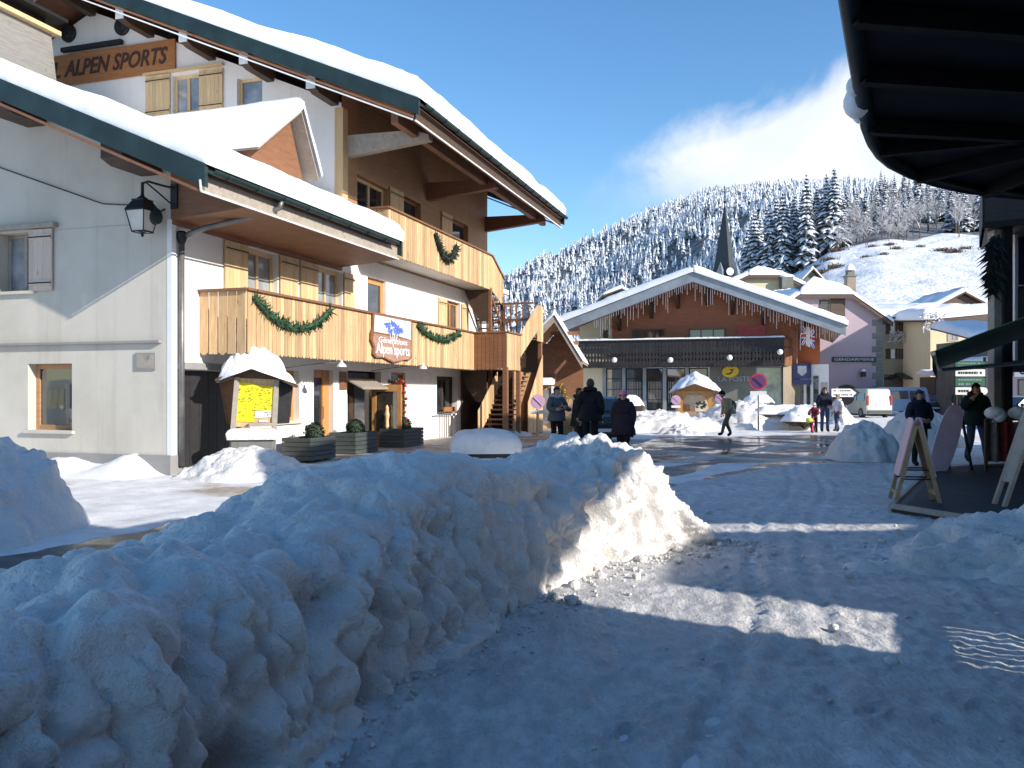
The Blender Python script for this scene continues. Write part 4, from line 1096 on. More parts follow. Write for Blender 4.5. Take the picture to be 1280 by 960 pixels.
for a0, a1, z0, z1 in ((1.63, 2.43, 2.95, 4.88), (3.72, 4.47, 2.95, 4.88), (4.62, 5.42, 2.95, 4.88), (6.8, 7.36, 2.95, 4.88), (13.42, 14.17, 2.6, 4.9), (15.64, 16.3, 2.6, 4.9), (9.62, 10.56, 5.6, 7.84), (13.7, 14.66, 5.6, 7.92)):
    shutter(CH, FR, a0, a1, z0, z1, -.06)
jm = MB(); jm.box(3.2, 3.72, -.02, -.002, 2.9, 4.9); jm.box(6.2, 6.78, -.02, -.002, 2.9, 4.9)
# garage: door set back, blackened in place of its shade; lintel
gd = MB()
for k in range(8): gd.box(.27 + k * .29, .55 + k * .29, .22, .26, .02, 2.08)
gd.build('garage_door', M['wood_black'], CH)
li = MB(); li.box(.2, 2.7, -.04, .1, 2.1, 2.24); li.build('lintel', M['plinth'], CH, bevel=.01)
# glazed shop door
dd = MB(); FR.box(dd, 5.3, 5.42, .16, .24, .05, 2.22); FR.box(dd, 5.98, 6.3, .14, .24, .05, 2.22); FR.box(dd, 5.42, 5.98, .16, .24, 2.02, 2.22); FR.box(dd, 5.42, 5.98, .16, .24, .05, .22)
d_o = dd.build('shop_door', M['frame_orange'], CH, bevel=.008)
dg = MB(); FR.box(dg, 5.40, 6.0, .19, .2, .2, 2.04); dg.build('pane', M['glass'], d_o)
dh = MB(); dh.tube([(5.93, .13, .95), (5.93, .09, .98), (5.93, .09, 1.25), (5.93, .13, 1.28)], .014, 6); dh.build('handle', M['grey_metal'], d_o)
# shop entrance with its open leaf standing out from the wall
en = MB(); FR.box(en, 7.05, 7.17, .2, .3, .05, 2.24); FR.box(en, 8.98, 9.1, .2, .3, .05, 2.24); FR.box(en, 7.17, 8.98, .2, .3, 1.86, 1.98); en.build('entrance_frame', M['wood_dark'], CH)
eg = MB(); FR.box(eg, 7.1, 9.05, .27, .28, .06, 2.2); eg.build('pane', M['glass_warm'], CH)
hd = MB(); hd.prism([(6.9, -.55, 1.72), (8.5, -.55, 1.72), (8.5, -.02, 1.98), (6.9, -.02, 1.98)], (0, 0, .05)); hd.build('entrance_hood', M['wood_grey'], CH, bevel=.006)
lf = MB()
lu, lv0, lv1 = 8.45, -.95, -.02
for a, b, z0, z1 in ((lv0, lv0 + .14, .07, 1.86), (lv1 - .14, lv1, .07, 1.86), (lv0 + .14, lv1 - .14, 1.66, 1.86), (lv0 + .14, lv1 - .14, .07, .5)):
    lf.box(lu, lu + .06, a, b, z0, z1)
l_o = lf.build('open_door', M['frame_orange'], CH, bevel=.008)
lg_ = MB(); lg_.box(lu + .025, lu + .035, lv0 + .13, lv1 - .13, .49, 1.67); lg_.build('pane', M['glass_warm'], l_o)
dc = MB(); dc.lathe([(.02, 0), (.06, .06), (.05, .25), (.075, .4), (.05, .52), (.055, .6), (.02, .68)], (lu - .09, -.55, .6), 10); dc.build('wooden_figure', M['wood_pale'], l_o)
# stall lights and small boards on the wall
sg = MB(); FR.box(sg, 6.6, 6.95, -.04, -.002, 1.72, 2.2); sg.build('wall_board', M['wood_red'], CH)

# ---------------- balconies
def boards(mb, p, q, zb, zt, n=None, th=.026, gap=.012, nib=.035, w=.145):
    """upright boards between two plan points; zb, zt: heights at both ends; alternate boards hang a little lower"""
    p, q = Vector(p), Vector(q); L = (q - p).length; n = n or max(2, int(round(L / w))); d = (q - p) / L; nn = Vector((d.y, -d.x)) * th
    for k in range(n):
        a, b = (k * L / n + gap / 2), ((k + 1) * L / n - gap / 2)
        pa, pb = p + d * a, p + d * b
        za0 = zb[0] + (zb[1] - zb[0]) * a / L; zb0 = zb[0] + (zb[1] - zb[0]) * b / L
        za1 = zt[0] + (zt[1] - zt[0]) * a / L; zb1 = zt[0] + (zt[1] - zt[0]) * b / L
        e = nib * (k % 2)
        poly = [(pa.x, pa.y, za0 - e), (pb.x, pb.y, zb0 - e), (pb.x, pb.y, zb1), (pa.x, pa.y, za1)]
        if nib and k % 2 == 0:
            mx, my = (pa.x + pb.x) / 2, (pa.y + pb.y) / 2
            poly = [poly[0], (mx, my, (za0 + zb0) / 2 - .06), poly[1], poly[2], poly[3]]
        mb.prism(poly, (nn.x, nn.y, 0))
def rail(mb, p, q, z0, z1, w_=.11, h_=.05):
    mb.bar((p[0], p[1], z0), (q[0], q[1], z1), w_, h_)
LB0, LB1, LV, LZ, LT = .88, 14.0, -1.1, 2.45, 3.68
bl = MB()
boards(bl, (LB0, 0), (LB0, LV), (LZ, LZ), (LT, LT), 5, gap=.03); boards(bl, (LB0, LV), (LB1, LV), (LZ, LZ), (LT, LT))
bal = bl.build('balcony', M['wood'], CH)
br_ = MB(); boards(br_, (LB1, LV), (LB1, -2.3), (LZ, LZ), (LT, LT), 8); br_.build('end_boards', M['wood_red'], bal)  # redder timber put in for the shaded side of the boards
br_ = MB(); boards(br_, (LB1, -2.3), (15.5, -2.3), (LZ, LZ), (LT, LT)); br_.build('bay_boards', M['wood'], bal)
r_ = MB(); rail(r_, (LB0 - .03, 0), (LB0 - .03, LV - .05), LT + .025, LT + .025, .12); rail(r_, (LB0 - .06, LV - .03), (LB1 + .03, LV - .03), LT + .026, LT + .026, .12); rail(r_, (LB1, LV - .08), (LB1, -2.34), LT + .025, LT + .025); rail(r_, (LB1 - .04, -2.33), (15.6, -2.33), LT + .026, LT + .026); r_.build('handrail', M['wood_red'], bal)
fl_ = MB(); fl_.box(LB0 + .03, 18.4, LV + .03, -.004, LZ + .06, LZ + .22); fl_.box(LB1 + .04, 15.5, -2.27, LV + .029, LZ + .06, LZ + .22); fl_.build('floor', M['white_wall'], bal)
UB0, UB1, UV, UZ, UTZ = 7.49, 16.16, -1.0, 5.46, 6.68
bl = MB(); boards(bl, (UB0, 0), (UB0, UV), (UZ, UZ), (UTZ, UTZ), 6); boards(bl, (UB0, UV), (UB1, UV), (UZ, UZ), (UTZ, UTZ))
bal2 = bl.build('balcony', M['wood'], CH)
bl = MB(); boards(bl, (UB1, UV), (17.5, UV - .02), (UZ, 4.95), (UTZ, 5.97)); bl.build('stair_boards', M['wood'], bal2)
r_ = MB(); rail(r_, (UB0 - .03, 0), (UB0 - .03, UV - .05), UTZ + .025, UTZ + .025); rail(r_, (UB0 - .06, UV - .03), (UB1, UV - .03), UTZ + .026, UTZ + .026); rail(r_, (UB1, UV - .03), (17.55, UV - .05), UTZ + .026, 5.99); r_.build('handrail', M['wood_red'], bal2)
fl_ = MB(); fl_.box(UB0 + .03, 18.4, UV + .03, -.004, UZ + .03, UZ + .2); fl_.build('floor', M['white_wall'], bal2)

# ---------------- outside stair at the far end: two flights, landings, boarded parapets
ST = empty('staircase', (0, 0, 0)); ST.parent = CH
s = MB(); boards(s, (15.5, -2.32), (17.7, -2.32), (2.9, 4.0), (3.74, 4.98), nib=0); boards(s, (17.7, -2.32), (18.5, -2.32), (3.6, 3.6), (4.98, 4.98), nib=0); s.build('parapet', M['wood'], ST)
s = MB(); boards(s, (16.4, -2.34), (18.4, -2.34), (0.1, .1), (1.25, 3.1), nib=0); s.build('parapet', M['wood'], ST)
s = MB()
for k in range(9): s.bar((17.3, -.2 - k * .24, 3.95), (17.3, -.2 - k * .24, 4.95), .05, .03, (1, 0, 0))
s.bar((17.3, 0, 5.02), (17.3, -2.3, 5.02), .09, .07); s.bar((17.3, 0, 4.4), (17.3, -2.3, 4.4), .04, .09); s.bar((17.3, 0, 5.3), (18.6, -1.1, 5.02), .09, .07); s.build('railing', M['wood_red'], ST)
s = MB(); s.box(17.0, 18.6, -2.28, -.01, 3.72, 3.84); s.build('landing', M['wood_red'], ST)
s = MB()
for k in range(7):       # steps from the balcony up to the landing
    s.box(15.5 + k * .24, 15.82 + k * .24, -2.26, -1.3, 2.72 + k * .165, 2.76 + k * .165)
s.build('steps', M['wood_dark'], ST); s = MB()
for k in range(14):
    s.box(14.4 + k * .19, 14.7 + k * .19, -2.2, -1.25, .14 + k * .17, .19 + k * .17)
s.build('steps', M['wood_dark'], ST); s = MB()
for k in range(8): s.box(16.3 + k * .17, 16.55 + k * .17, -.98, -.06, 5.5 - k * .2, 5.54 - k * .2)
s.build('steps', M['wood_dark'], ST)
s = MB()
for (u, pts) in ((16.0, [(0, 5.44), (-1.0, 5.44), (-1.0, 4.25), (-.62, 4.25), (-.3, 4.75)]), (15.6, [(0, 2.43), (-1.0, 2.43), (-1.0, 1.28), (-.62, 1.28), (-.3, 1.75)])):
    s = MB(); s.prism([(u, a, z) for a, z in pts], (.05, 0, 0)); s.build('dark_boarding', M['wood_dark'], ST)
s = MB()
for u, v, z0, z1, t in ((14.05, -2.25, .05, 2.5, .17), (15.55, -2.25, .05, 2.6, .15), (18.4, -2.25, .05, 5.0, .15), (16.05, -1.0, .05, 2.5, .12), (16.05, -1.0, 2.6, 5.5, .12), (17.45, -1.0, 2.6, 5.3, .12)):
    s.box(u - t / 2, u + t / 2, v - t / 2, v + t / 2, z0, z1)
s.bar((16.05, -1.0, 2.3), (17.4, -1.0, .8), .05, .12); s.bar((16.05, -1.0, 5.3), (17.4, -1.0, 4.2), .05, .12)
s.build('post', M['wood_red'], ST, bevel=.01)
s = MB(); boards(s, (14.1, -1.22), (16.2, -1.22), (.1, 1.35), (1.0, 2.4), nib=0); s.build('parapet', M['wood'], ST)
s = MB(); boards(s, (15.6, -2.0), (18.4, -2.0), (.1, .1), (2.4, 2.4), nib=0); s.build('screen', M['wood_flat'], ST)
s = MB(); s.box(18.5, 18.55, -2.3, -.01, 0, 3.7); s.box(15.6, 18.5, -.06, -.02, .1, 2.4); s.build('back_boarding', M['wood_dark'], ST)
s = MB()
for k in range(8): s.bar((12.9 + k * .2, -.3, .1), (12.9 + k * .2, -.3, .95), .02, .02, (1, 0, 0))
s.bar((12.8, -.3, .97), (14.4, -.3, .97), .03, .03); s.build('low_railing', M['grey_metal'], ST)

# ---------------- rain pipe at the near corner
p = MB(); p.tube([(.22, -.08, .2), (.22, -.08, 4.66)], .055, 12); p.build('drainpipe', M['grey_metal'], CH, smooth=True)
p = MB(); p.tube([(.22, -.1, 4.7), (.4, -.5, 4.88), (.9, -1.55, 5.2), (.95, -1.82, 5.3), (.95, -1.86, 5.44)], .055, 12); p.build('drainpipe_bend', M['grey_metal'], CH, smooth=True)
p = MB(); p.lathe([(.06, -.12), (.1, -.02), (.11, .08), (.07, .12)], (.22, -.08, 4.68), 12); p.build('rain_hopper', M['iron'], CH)
# cable along the gable
p = MB(); p.tube([(-.03, 7, 7.6), (-.03, 4.3, 6.35), (-.03, 1.6, 5.4), (-.03, .6, 5.3)], .012, 5); p.build('cable', M['iron'], CH)
pq = MB(); G0.box(pq, .34, .82, -.03, -.002, 2.08, 2.42); p_o = pq.build('wall_plaque', M['plinth'], CH, bevel=.006)
pq = MB(); G0.box(pq, .38, .78, -.034, -.03, 2.12, 2.38); pq.build('plaque_face', M['wood_grey'], p_o)

def chp(u, v, z): return uvw(u, v, z)
# ================================================================== signs, lamps and greenery fixed to it (things of their own)
def in_house(name, label, cat, group=None):
    return thing(name, label, cat, (KX, KY, 0), TH, group)
M['sign_orange'] = wood('orange sign board', (0.32, 0.12, 0.035), (0.46, 0.19, 0.06), (.6, .6, 6), island=.05)
M['sign_letter'] = plain('dark brown letters', (0.06, 0.025, 0.018), .6)
sg = in_house('shop_sign', 'long orange board with slanting brown letters under the tall gable', 'sign')
b = MB(); G1.box(b, 5.31, 10.4, -.08, -.012, 10.87, 11.79); b.build('board', M['sign_orange'], sg, bevel=.012)
# text runs towards smaller v when read from the near side
text_mesh('lettering', 'ALPEN SPORTS', .66, M['sign_letter'], sg, frame3((UT - .088, 7.42, 11.32), (0, -1, 0), (0, 0, 1)), .012, .28, .012, 3.75)
text_mesh("lettering", "L", .66, M["sign_letter"], sg, frame3((UT - .088, 9.62, 11.32), (0, -1, 0), (0, 0, 1)), .012, .28, .012)
b = MB(); G1.box(b, 7.1, 9.3, -.22, -.09, 11.83, 11.95); b.bar((UT - .02, 7.5, 11.9), (UT - .15, 7.5, 11.9), .04, .04); b.bar((UT - .02, 8.9, 11.9), (UT - .15, 8.9, 11.9), .04, .04); b.build('sign_light', M['iron'], sg)

# the shaped, painted board on the balcony
bn = in_house('painted_sign', 'shaped board with blue flowers over brown planks, white lettering, on the lower balcony', 'sign')
u0, u1, v_ = cu(465, -1.2), cu(515, -1.2), -1.2
zt, zb = cz(391, u0, v_), cz(448, u0, v_)
def bx(s, t): return Vector((u0 + (u1 - u0) * s, v_, zb + (zt - zb) * t))
out = [(0.03, 1), (1, .985), (1, .5), (.985, .3), (1, .1), (.93, .02), (.8, .03), (.66, -.03), (.52, -.06), (.4, -.02), (.28, .035), (.1, .02), (.03, .1), (.045, .25), (-.02, .4), (-.01, .55), (.03, .68)]
b = MB(); b.prism([bx(*p) for p in out][::-1], (0, .05, 0)); b.build('board', M['wood_red'], bn)
def plate(name, pts, mat, off, th=.004):
    m = MB(); m.prism([bx(*p) + Vector((0, -off, 0)) for p in pts][::-1], (0, th, 0)); return m.build(name, mat, bn)
M['sign_plank'] = wood('painted brown planks', (.3, .15, .1), (.46, .27, .2), (.7, .7, 7), island=.05)
M['sign_sky'] = plain('painted pale sky', (.55, .7, .82), .6, 0, .28, 2.6)
M['sign_blue'] = plain('painted blue petals', (.1, .14, .5), .6, 0, .4, 9)
plate('plank_field', [(.05, .56), (.97, .5), (.97, .12), (.9, .05), (.66, .0), (.52, -.03), (.4, .01), (.28, .06), (.12, .05), (.06, .12), (.075, .25), (.02, .4), (.03, .5)], M['sign_plank'], .006)
plate('sky_field', [(.06, .97), (.97, .96), (.97, .52), (.6, .58), (.05, .6)], M['sign_sky'], .005)
fl = MB(); r = random.Random(3)
for cx_, cy_ in ((.36, .78), (.5, .83), (.62, .75), (.43, .66), (.57, .65), (.7, .7)):
    for k in range(6):
        a = k * 1.05 + r.uniform(-.3, .3); l = r.uniform(.07, .12)
        p0 = (cx_, cy_); tip = (cx_ + math.cos(a) * l, cy_ + math.sin(a) * l * 1.1); sd = (-math.sin(a) * .025, math.cos(a) * .025)
        q = [p0, (cx_ + math.cos(a) * l * .5 + sd[0], cy_ + math.sin(a) * l * .5 + sd[1]), tip, (cx_ + math.cos(a) * l * .5 - sd[0], cy_ + math.sin(a) * l * .5 - sd[1])]
        fl.add([bx(*p) + Vector((0, -.012 - .0004 * k, 0)) for p in q], [(0, 1, 2, 3)])
fl.build('flowers', M['sign_blue'], bn)
st = MB()
for s_ in (.4, .47, .53, .6): st.bar(bx(s_, .62) + Vector((0, -.014, 0)), bx(s_ * .6 + .2, .44) + Vector((0, -.014, 0)), .02, .02)
st.build('stems', M['white_paint'], bn)
cx3 = (u0 + u1) / 2
text_mesh('lettering', "Alpen'sports", .4, M['white_paint'], bn, frame3((cx3, v_ - .016, zb + (zt - zb) * .23), (1, 0, 0), (0, 0, 1)), .004, 0, .006, (u1 - u0) * .84)
text_mesh('lettering', 'Générations', .22, M['white_paint'], bn, frame3((cx3, v_ - .016, zb + (zt - zb) * .43), (1, 0, 0), (0, 0, 1)), .004, .2, .002, (u1 - u0) * .72)

# wall lantern at the near corner
M['lamp_glass'] = plain('frosted lamp glass', (.62, .58, .5), .35, 0, .08, 4)
lv_ = cv(178, -.45); LN = in_house('lantern', 'black street lantern on a scrolled arm at the corner of the grey gable wall', 'lantern')
lx, ly = -.45, lv_
def ring4(w_, z): return [(lx - w_, ly - w_, z), (lx + w_, ly - w_, z), (lx + w_, ly + w_, z), (lx - w_, ly + w_, z)]
z_t, z_b = cz(264, lx, ly), cz(290, lx, ly)
m = MB(); m.hexa(ring4(.13, z_b) + ring4(.205, z_t)); m.build('glazing', M['lamp_glass'], LN)
m = MB()
for a, b_ in zip(ring4(.133, z_b), ring4(.209, z_t)): m.bar(a, b_, .018, .018)
for rg in (ring4(.135, z_b), ring4(.212, z_t)):
    for i in range(4): m.bar(rg[i], rg[(i + 1) % 4], .022, .022)
m.hexa(ring4(.225, z_t + .015) + ring4(.13, z_t + .19)); m.hexa(ring4(.13, z_t + .191) + ring4(.145, z_t + .215)); m.lathe([(.05, 0), (.1, .03), (.04, .07), (.03, .12), (.03, .33)], (lx, ly, z_t + .215), 10)
m.lathe([(.005, -.1), (.03, -.07), (.02, -.02), (.09, 0)], (lx, ly, z_b), 8); m.build('frame', M['iron'], LN)
m = MB(); zc = z_t + .53
m.tube([(lx, ly, zc), (lx + .02, ly - .12, zc + .03), (-.2, ly - .3, zc - .02), (-.03, ly - .38, zc - .02)], .022, 6); m.tube([(lx, ly - .1, zc), (lx + .12, ly - .2, zc - .12), (-.12, ly - .35, zc - .32), (-.03, ly - .38, zc - .34)], .016, 6); m.box(-.04, -.003, ly - .45, ly - .3, zc - .42, zc + .06); m.build('arm', M['iron'], LN)
# small speaker under the corner
m = MB(); m.lathe([(.02, 0), (.15, .02), (.17, .12), (.08, .22), (.05, .26)], (-.32, .02, 5.0), 14, axis='y'); m.bar((-.3, .1, 5.05), (-.02, .12, 5.2), .03, .03); tag(m.build('loudspeaker', M['green_metal'], None, loc=None), 'small dark horn loudspeaker under the eave beside the lantern', 'loudspeaker')
o = bpy.data.objects['loudspeaker']; o.location = (KX, KY, 0); o.rotation_euler = (0, 0, TH)

# spotlights under the lower balcony
for k, (px, py) in enumerate(((427, 456), (529, 459))):
    v_ = -1.25; u = cu(px, v_); z = cz(py, u, v_)
    e = in_house('spotlight', ('white bell shaped spotlight under the balcony left of the painted board', 'white bell shaped spotlight under the balcony right of the painted board')[k], 'spotlight', 'spotlights under the balcony')
    m = MB(); m.lathe([(.12, -.05), (.1, 0), (.04, .05), (.02, .12)], (u, v_, z), 12); m.build('shade', M['white_paint'], e, smooth=False)
    m = MB(); m.tube([(u, v_, z + .06), (u - .3, v_ + .5, z + .02), (u - .9, -.03, z - .12)], .012, 5); m.build('arm', M['grey_metal'], e)

# garlands of fir looped along the rails
M['fir_green'] = plain('fir green', (.03, .085, .04), .7, 0, .5, 14)
M['fir_dark'] = plain('dark fir', (.02, .035, .028), .8, 0, .5, 14)
def garland(label, u0, u1, v_, z0, z1, sag, mat, seed, thick=.13, n=420):
    r = random.Random(seed); e = in_house('garland', label, 'garland', 'fir garlands on the balconies')
    def pt(s): return Vector((u0 + (u1 - u0) * s, v_, z0 + (z1 - z0) * s - sag * 4 * s * (1 - s)))
    m = MB(); m.tube([pt(k / 16) for k in range(17)], thick * .35, 6)
    for k in range(n):
        s = r.random(); p = pt(s); a = r.uniform(0, 6.28); t = (pt(min(1, s + .02)) - pt(max(0, s - .02))).normalized()
        d = (Vector((0, math.cos(a), math.sin(a))) + t * r.uniform(-.7, .9)).normalized(); l = thick * r.uniform(.6, 1.25)
        sd = d.cross(t).normalized() * .022
        q = p + d * l
        m.add([p + sd, p - sd, q - sd * .4, q + sd * .4], [(0, 1, 2, 3)])
    m.build('fir_sprays', M[mat], e)
    return e
def gpx(px, py, v_): u = cu(px, v_); return u, cz(py, u, v_)
a, b = gpx(319, 371, -1.2), gpx(413, 388, -1.2); garland('long green fir garland slung on the lower balcony above the notice board', a[0], b[0], -1.2, a[1], b[1], .52, 'fir_green', 1, .17)
a, b = gpx(523, 406, -1.2), gpx(574, 416, -1.2); garland('green fir garland on the lower balcony right of the painted board', a[0], b[0], -1.2, a[1], b[1], .32, 'fir_green', 2, .17)
a, b = gpx(545, 292, -1.1), gpx(571, 308, -1.1); garland('dark drooping fir garland on the upper balcony', a[0], b[0], -1.1, a[1], b[1], .6, 'fir_dark', 3, .2)

# planters with clipped box balls
M['planter_wood'] = wood('green grey planter boards', (.035, .045, .045), (.08, .095, .09), (1, 1, 9), island=.15)
M['box_leaf'] = plain('clipped box leaves', (.03, .055, .03), .7, 0, .6, 30, bmp=.8, bscale=60)
PLB = ['nearest grey green planter box, right of the notice board', 'grey green planter box in front of the shop entrance', 'grey green planter box half in the sun below the showcase']
for k, (pu, w_, d_, h_) in enumerate(((3.3, 1.15, .75, .52), (5.45, 1.25, .75, .54), (8.3, 1.4, .75, .52))):
    e = in_house('planter', PLB[k], 'planter', 'planters along the shop front')
    m = MB(); v0 = -1.1
    for j in range(5):
        z = .09 + j * h_ / 5; m.box(pu, pu + w_, v0, v0 + .04, z, z + h_ / 5 - .012); m.box(pu, pu + .04, v0 + .041, v0 + d_ - .041, z, z + h_ / 5 - .012); m.box(pu + w_ - .04, pu + w_, v0 + .041, v0 + d_ - .041, z, z + h_ / 5 - .012); m.box(pu, pu + w_, v0 + d_ - .04, v0 + d_, z, z + h_ / 5 - .012)
    m.build('box_boards', M['planter_wood'], e)
    m = MB(); m.box(pu + .05, pu + w_ - .05, v0 + .05, v0 + d_ - .05, .1, h_); m.build('soil', M['plinth'], e)
    s = in_house('box_ball', ('clipped dark box bush in the nearest planter', 'clipped dark box bush in the planter by the shop entrance', 'clipped green box bush in the sunlit planter')[k], 'shrub', 'clipped bushes in the planters')
    r = random.Random(k); m = MB(); c = Vector((pu + (w_ * .55 if k else .8), v0 + d_ / 2, h_ + .17))
    m.ball(c, .2, 14)
    for j in range(700):
        t, a = math.acos(r.uniform(-1, 1)), r.uniform(0, 6.28); d = Vector((math.sin(t) * math.cos(a), math.sin(t) * math.sin(a), math.cos(t)))
        p_ = c + d * r.uniform(.17, .25); sd = d.cross(Vector((r.random(), r.random(), r.random()))).normalized() * .025; up = d.cross(sd).normalized() * .025 + d * .02
        m.add([p_ - sd, p_ + up, p_ + sd, p_ - up * .6], [(0, 1, 2, 3)])
    m.build('leaves', M['box_leaf'], s)
    m = MB(); m.tube([(c.x, c.y, h_ - .05), (c.x, c.y, h_ + .2)], .03, 6); m.build('stem', M['bark'], s)

# christmas trimmings at the shop entrance and in the showcase
M['red'] = plain('red baubles', (.5, .04, .03), .35, 0, .3, 8)
M['poster_pink'] = plain('pale pink poster', (.66, .42, .42), .6, 0, .15, 5)
e = in_house('door_garland', 'fir and red bauble garland hanging round the open orange shop door', 'garland')
m = MB(); mr = MB(); r = random.Random(9)
for k in range(60):
    s = k / 59; p_ = Vector((8.56, -.98 + (.5 - s * 2.5 if s < .2 else 0), 1.95 - max(0, s - .2) * 2.2))
    for j in range(7):
        d = Vector((r.uniform(-1, 1), r.uniform(-1, 1), r.uniform(-1, 1))).normalized(); sd = d.cross(Vector((0, 0, 1))).normalized() * .02
        m.add([p_ + sd, p_ - sd, p_ + d * .13], [(0, 1, 2)])
    if k % 5 == 0: mr.ball(p_ + Vector((r.uniform(-.06, .06), -.06, 0)), .05, 8)
m.build('fir_sprays', M['fir_green'], e); mr.build('baubles', M['red'], e, smooth=True)
e = in_house('hanging_lantern', 'red christmas lantern ornament in front of the shop showcase', 'ornament')
m = MB(); c = (10.1, -.14, 1.78); m.lathe([(.02, .3), (.06, .24), (.16, .14), (.06, .12), (.14, -.1), (.15, -.14), (.12, -.17)], c, 8); m.ball((c[0], c[1], c[2] + .02), .1, 8); m.build('body', M['red'], e)
m = MB(); m.tube([(c[0], c[1], c[2] + .3), (c[0], -.01, c[2] + .42)], .008, 5); m.build('hook', M['iron'], e)
m = MB(); FR.box(m, 9.86, 10.25, .02, .03, .95, 1.45); tag(m.build('poster', M['poster_pink']), 'pale pink poster in the lower part of the showcase', 'poster'); o = bpy.data.objects['poster']; o.location = (KX, KY, 0); o.rotation_euler = (0, 0, TH)
m = MB(); FR.box(m, 3.75, 4.1, .24, .25, 1.0, 1.85); o = tag(m.build('window_poster', M['poster_pink']), 'pink patterned poster inside the shop window behind the notice board', 'poster'); o.location = (KX, KY, 0); o.rotation_euler = (0, 0, TH)
m = MB(); r = random.Random(2)
m.box(13.9, 15.0, -.06, -.005, .95, 1.12)
o = tag(m.build('window_box', M['sign_orange']), 'orange window box on the sill of the dark shop window', 'window box'); o.location = (KX, KY, 0); o.rotation_euler = (0, 0, TH)
# ================================================================== the rest of the town
class Fr:
    """a survey frame: origin on plan, x axis turned by ang; d runs away from us"""
    def __init__(s, ox, oy, ang): s.o = (ox, oy); s.c, s.s = math.cos(ang), math.sin(ang); s.ang = ang
    def a(s, px, d=0.0):
        r = (px - CX) / F
        return (r * (s.o[1] + s.c * d) - s.o[0] + s.s * d) / (s.c - r * s.s)
    def z(s, py, a, d=0.0):
        return EYE - (py - HY) / F * (s.o[1] + s.s * a + s.c * d)
    def root(s, name, label, cat, group=None): return thing(name, label, cat, (s.o[0], s.o[1], 0), s.ang, group)
FP = Plane('F')
def pane_window(root, a0, a1, z0, z1, d=0.0, fm='white_paint', gm='glass', mull=1, bars=0, fw=.07, name='window', proud=.05):
    mb = MB(); y0 = d - proud
    mb.box(a0, a0 + fw, y0, d + .02, z0, z1); mb.box(a1 - fw, a1, y0, d + .02, z0, z1); mb.box(a0 + fw, a1 - fw, y0, d + .02, z1 - fw, z1); mb.box(a0 + fw, a1 - fw, y0, d + .02, z0, z0 + fw)
    for k in range(mull): c = a0 + (a1 - a0) * (k + 1) / (mull + 1); mb.box(c - fw * .35, c + fw * .35, y0 + .01, d + .015, z0 + fw, z1 - fw)
    for k in range(bars): c = z0 + (z1 - z0) * (k + 1) / (bars + 1); mb.box(a0 + fw, a1 - fw, y0 + .014, d + .014, c - fw * .3, c + fw * .3)
    f = mb.build(name, M[fm], root)
    g = MB(); g.box(a0 + fw * .6, a1 - fw * .6, d - .012, d - .003, z0 + fw * .6, z1 - fw * .6); g.build('pane', M[gm], f)
    return f
M['red_wall'] = wood('red brown stained cladding', (.3, .1, .045), (.46, .17, .08), (.8, .8, 7), island=.1)
M['orange_wall'] = plaster('orange red render', (.5, .15, .06), (.34, .11, .06), .3)
M['cream_wall'] = plaster('cream render', (.74, .66, .44), (.5, .44, .32), .25)
M['stone'] = plaster('grey stone facing', (.2, .205, .18), (.1, .1, .09), .8, weather=4)
M['stone_brown'] = plaster('brown stone facing', (.3, .24, .18), (.15, .12, .09), .8, weather=4)
M['mauve_wall'] = plaster('mauve render', (.42, .33, .36), (.3, .25, .27), .35)
M['olive_wall'] = plaster('olive render', (.33, .31, .22), (.22, .2, .15), .4)
M['pale_wall'] = plaster('pale yellow render', (.68, .58, .38), (.45, .4, .3), .3)
M['slate'] = plain('slate', (.035, .04, .043), .5, 0, .3, 6, bmp=.3, bscale=5)
M['tin_grey'] = plain('grey sheet metal', (.3, .33, .36), .4, .3, .2, 1.2, bmp=.1, bscale=5)
M['green_glass'] = glass('green tinted glass', (.16, .23, .2), .1)
M['yellow'] = plain('yellow enamel', (.72, .5, .02), .4, 0, .08, 3)
M['navy'] = plain('navy blue paint', (.015, .02, .08), .5, 0, .2, 5)

# ------------------------------------------------------------------ post office
PF = Fr(at(980, 490, 50).x, 50.0, -(math.pi / 2 - TH))
PO = PF.root('post_office', 'wide low gabled post office with red brown cladding and a black carved balcony', 'building')
aL, aR = PF.a(700, 0), PF.a(1056, 0); aM = PF.a(868, 0)
zE, zRd = PF.z(409, aL, 0), PF.z(344, aM, 0)
zE2 = PF.z(410, aR, 0); DB = 1.5; DEP = 13.0
b0, b1 = PF.a(722, 0), 0.0
bz0, bz1 = 3.2, 4.78
def zroof(a): return zE + (zRd - zE) * (a - aL) / (aM - aL) if a < aM else zRd + (zE2 - zRd) * (a - aM) / (aR - aM)
# walls: cream left strip, red brown upper floor, ground floor
ac = PF.a(765, DB); ae = PF.a(996, DB)
m = MB(); m.add([(aL + .9, DB, 0), (ac, DB, 0), (ac, DB, zroof(ac) - .2), (aL + .9, DB, zroof(aL + .9) - .2)], [(0, 1, 2, 3)]); m.add([(aL + .9, DB, 0), (aL + .9, DB, zroof(aL + .9) - .2), (aL + .9, DEP, zroof(aL + .9) - .2), (aL + .9, DEP, 0)], [(0, 1, 2, 3)]); m.build('side_wall', M['cream_wall'], PO)
m = MB(); m.add([(ac, DB, bz0), (ae, DB, bz0), (ae, DB, zroof(ae) - .2), (aM, DB, zRd - .2), (ac, DB, zroof(ac) - .2)], [(0, 1, 2, 3, 4)]); m.build('upper_wall', M['red_wall'], PO)
g0, g1, g2_, g3 = PF.a(756, DB), PF.a(887, DB), PF.a(945, DB), PF.a(977, DB)
m = MB(); m.box(ac, g0, DB - .02, DB + .2, 0, bz0 + .02); m.build('ground_wall', M['cream_wall'], PO)
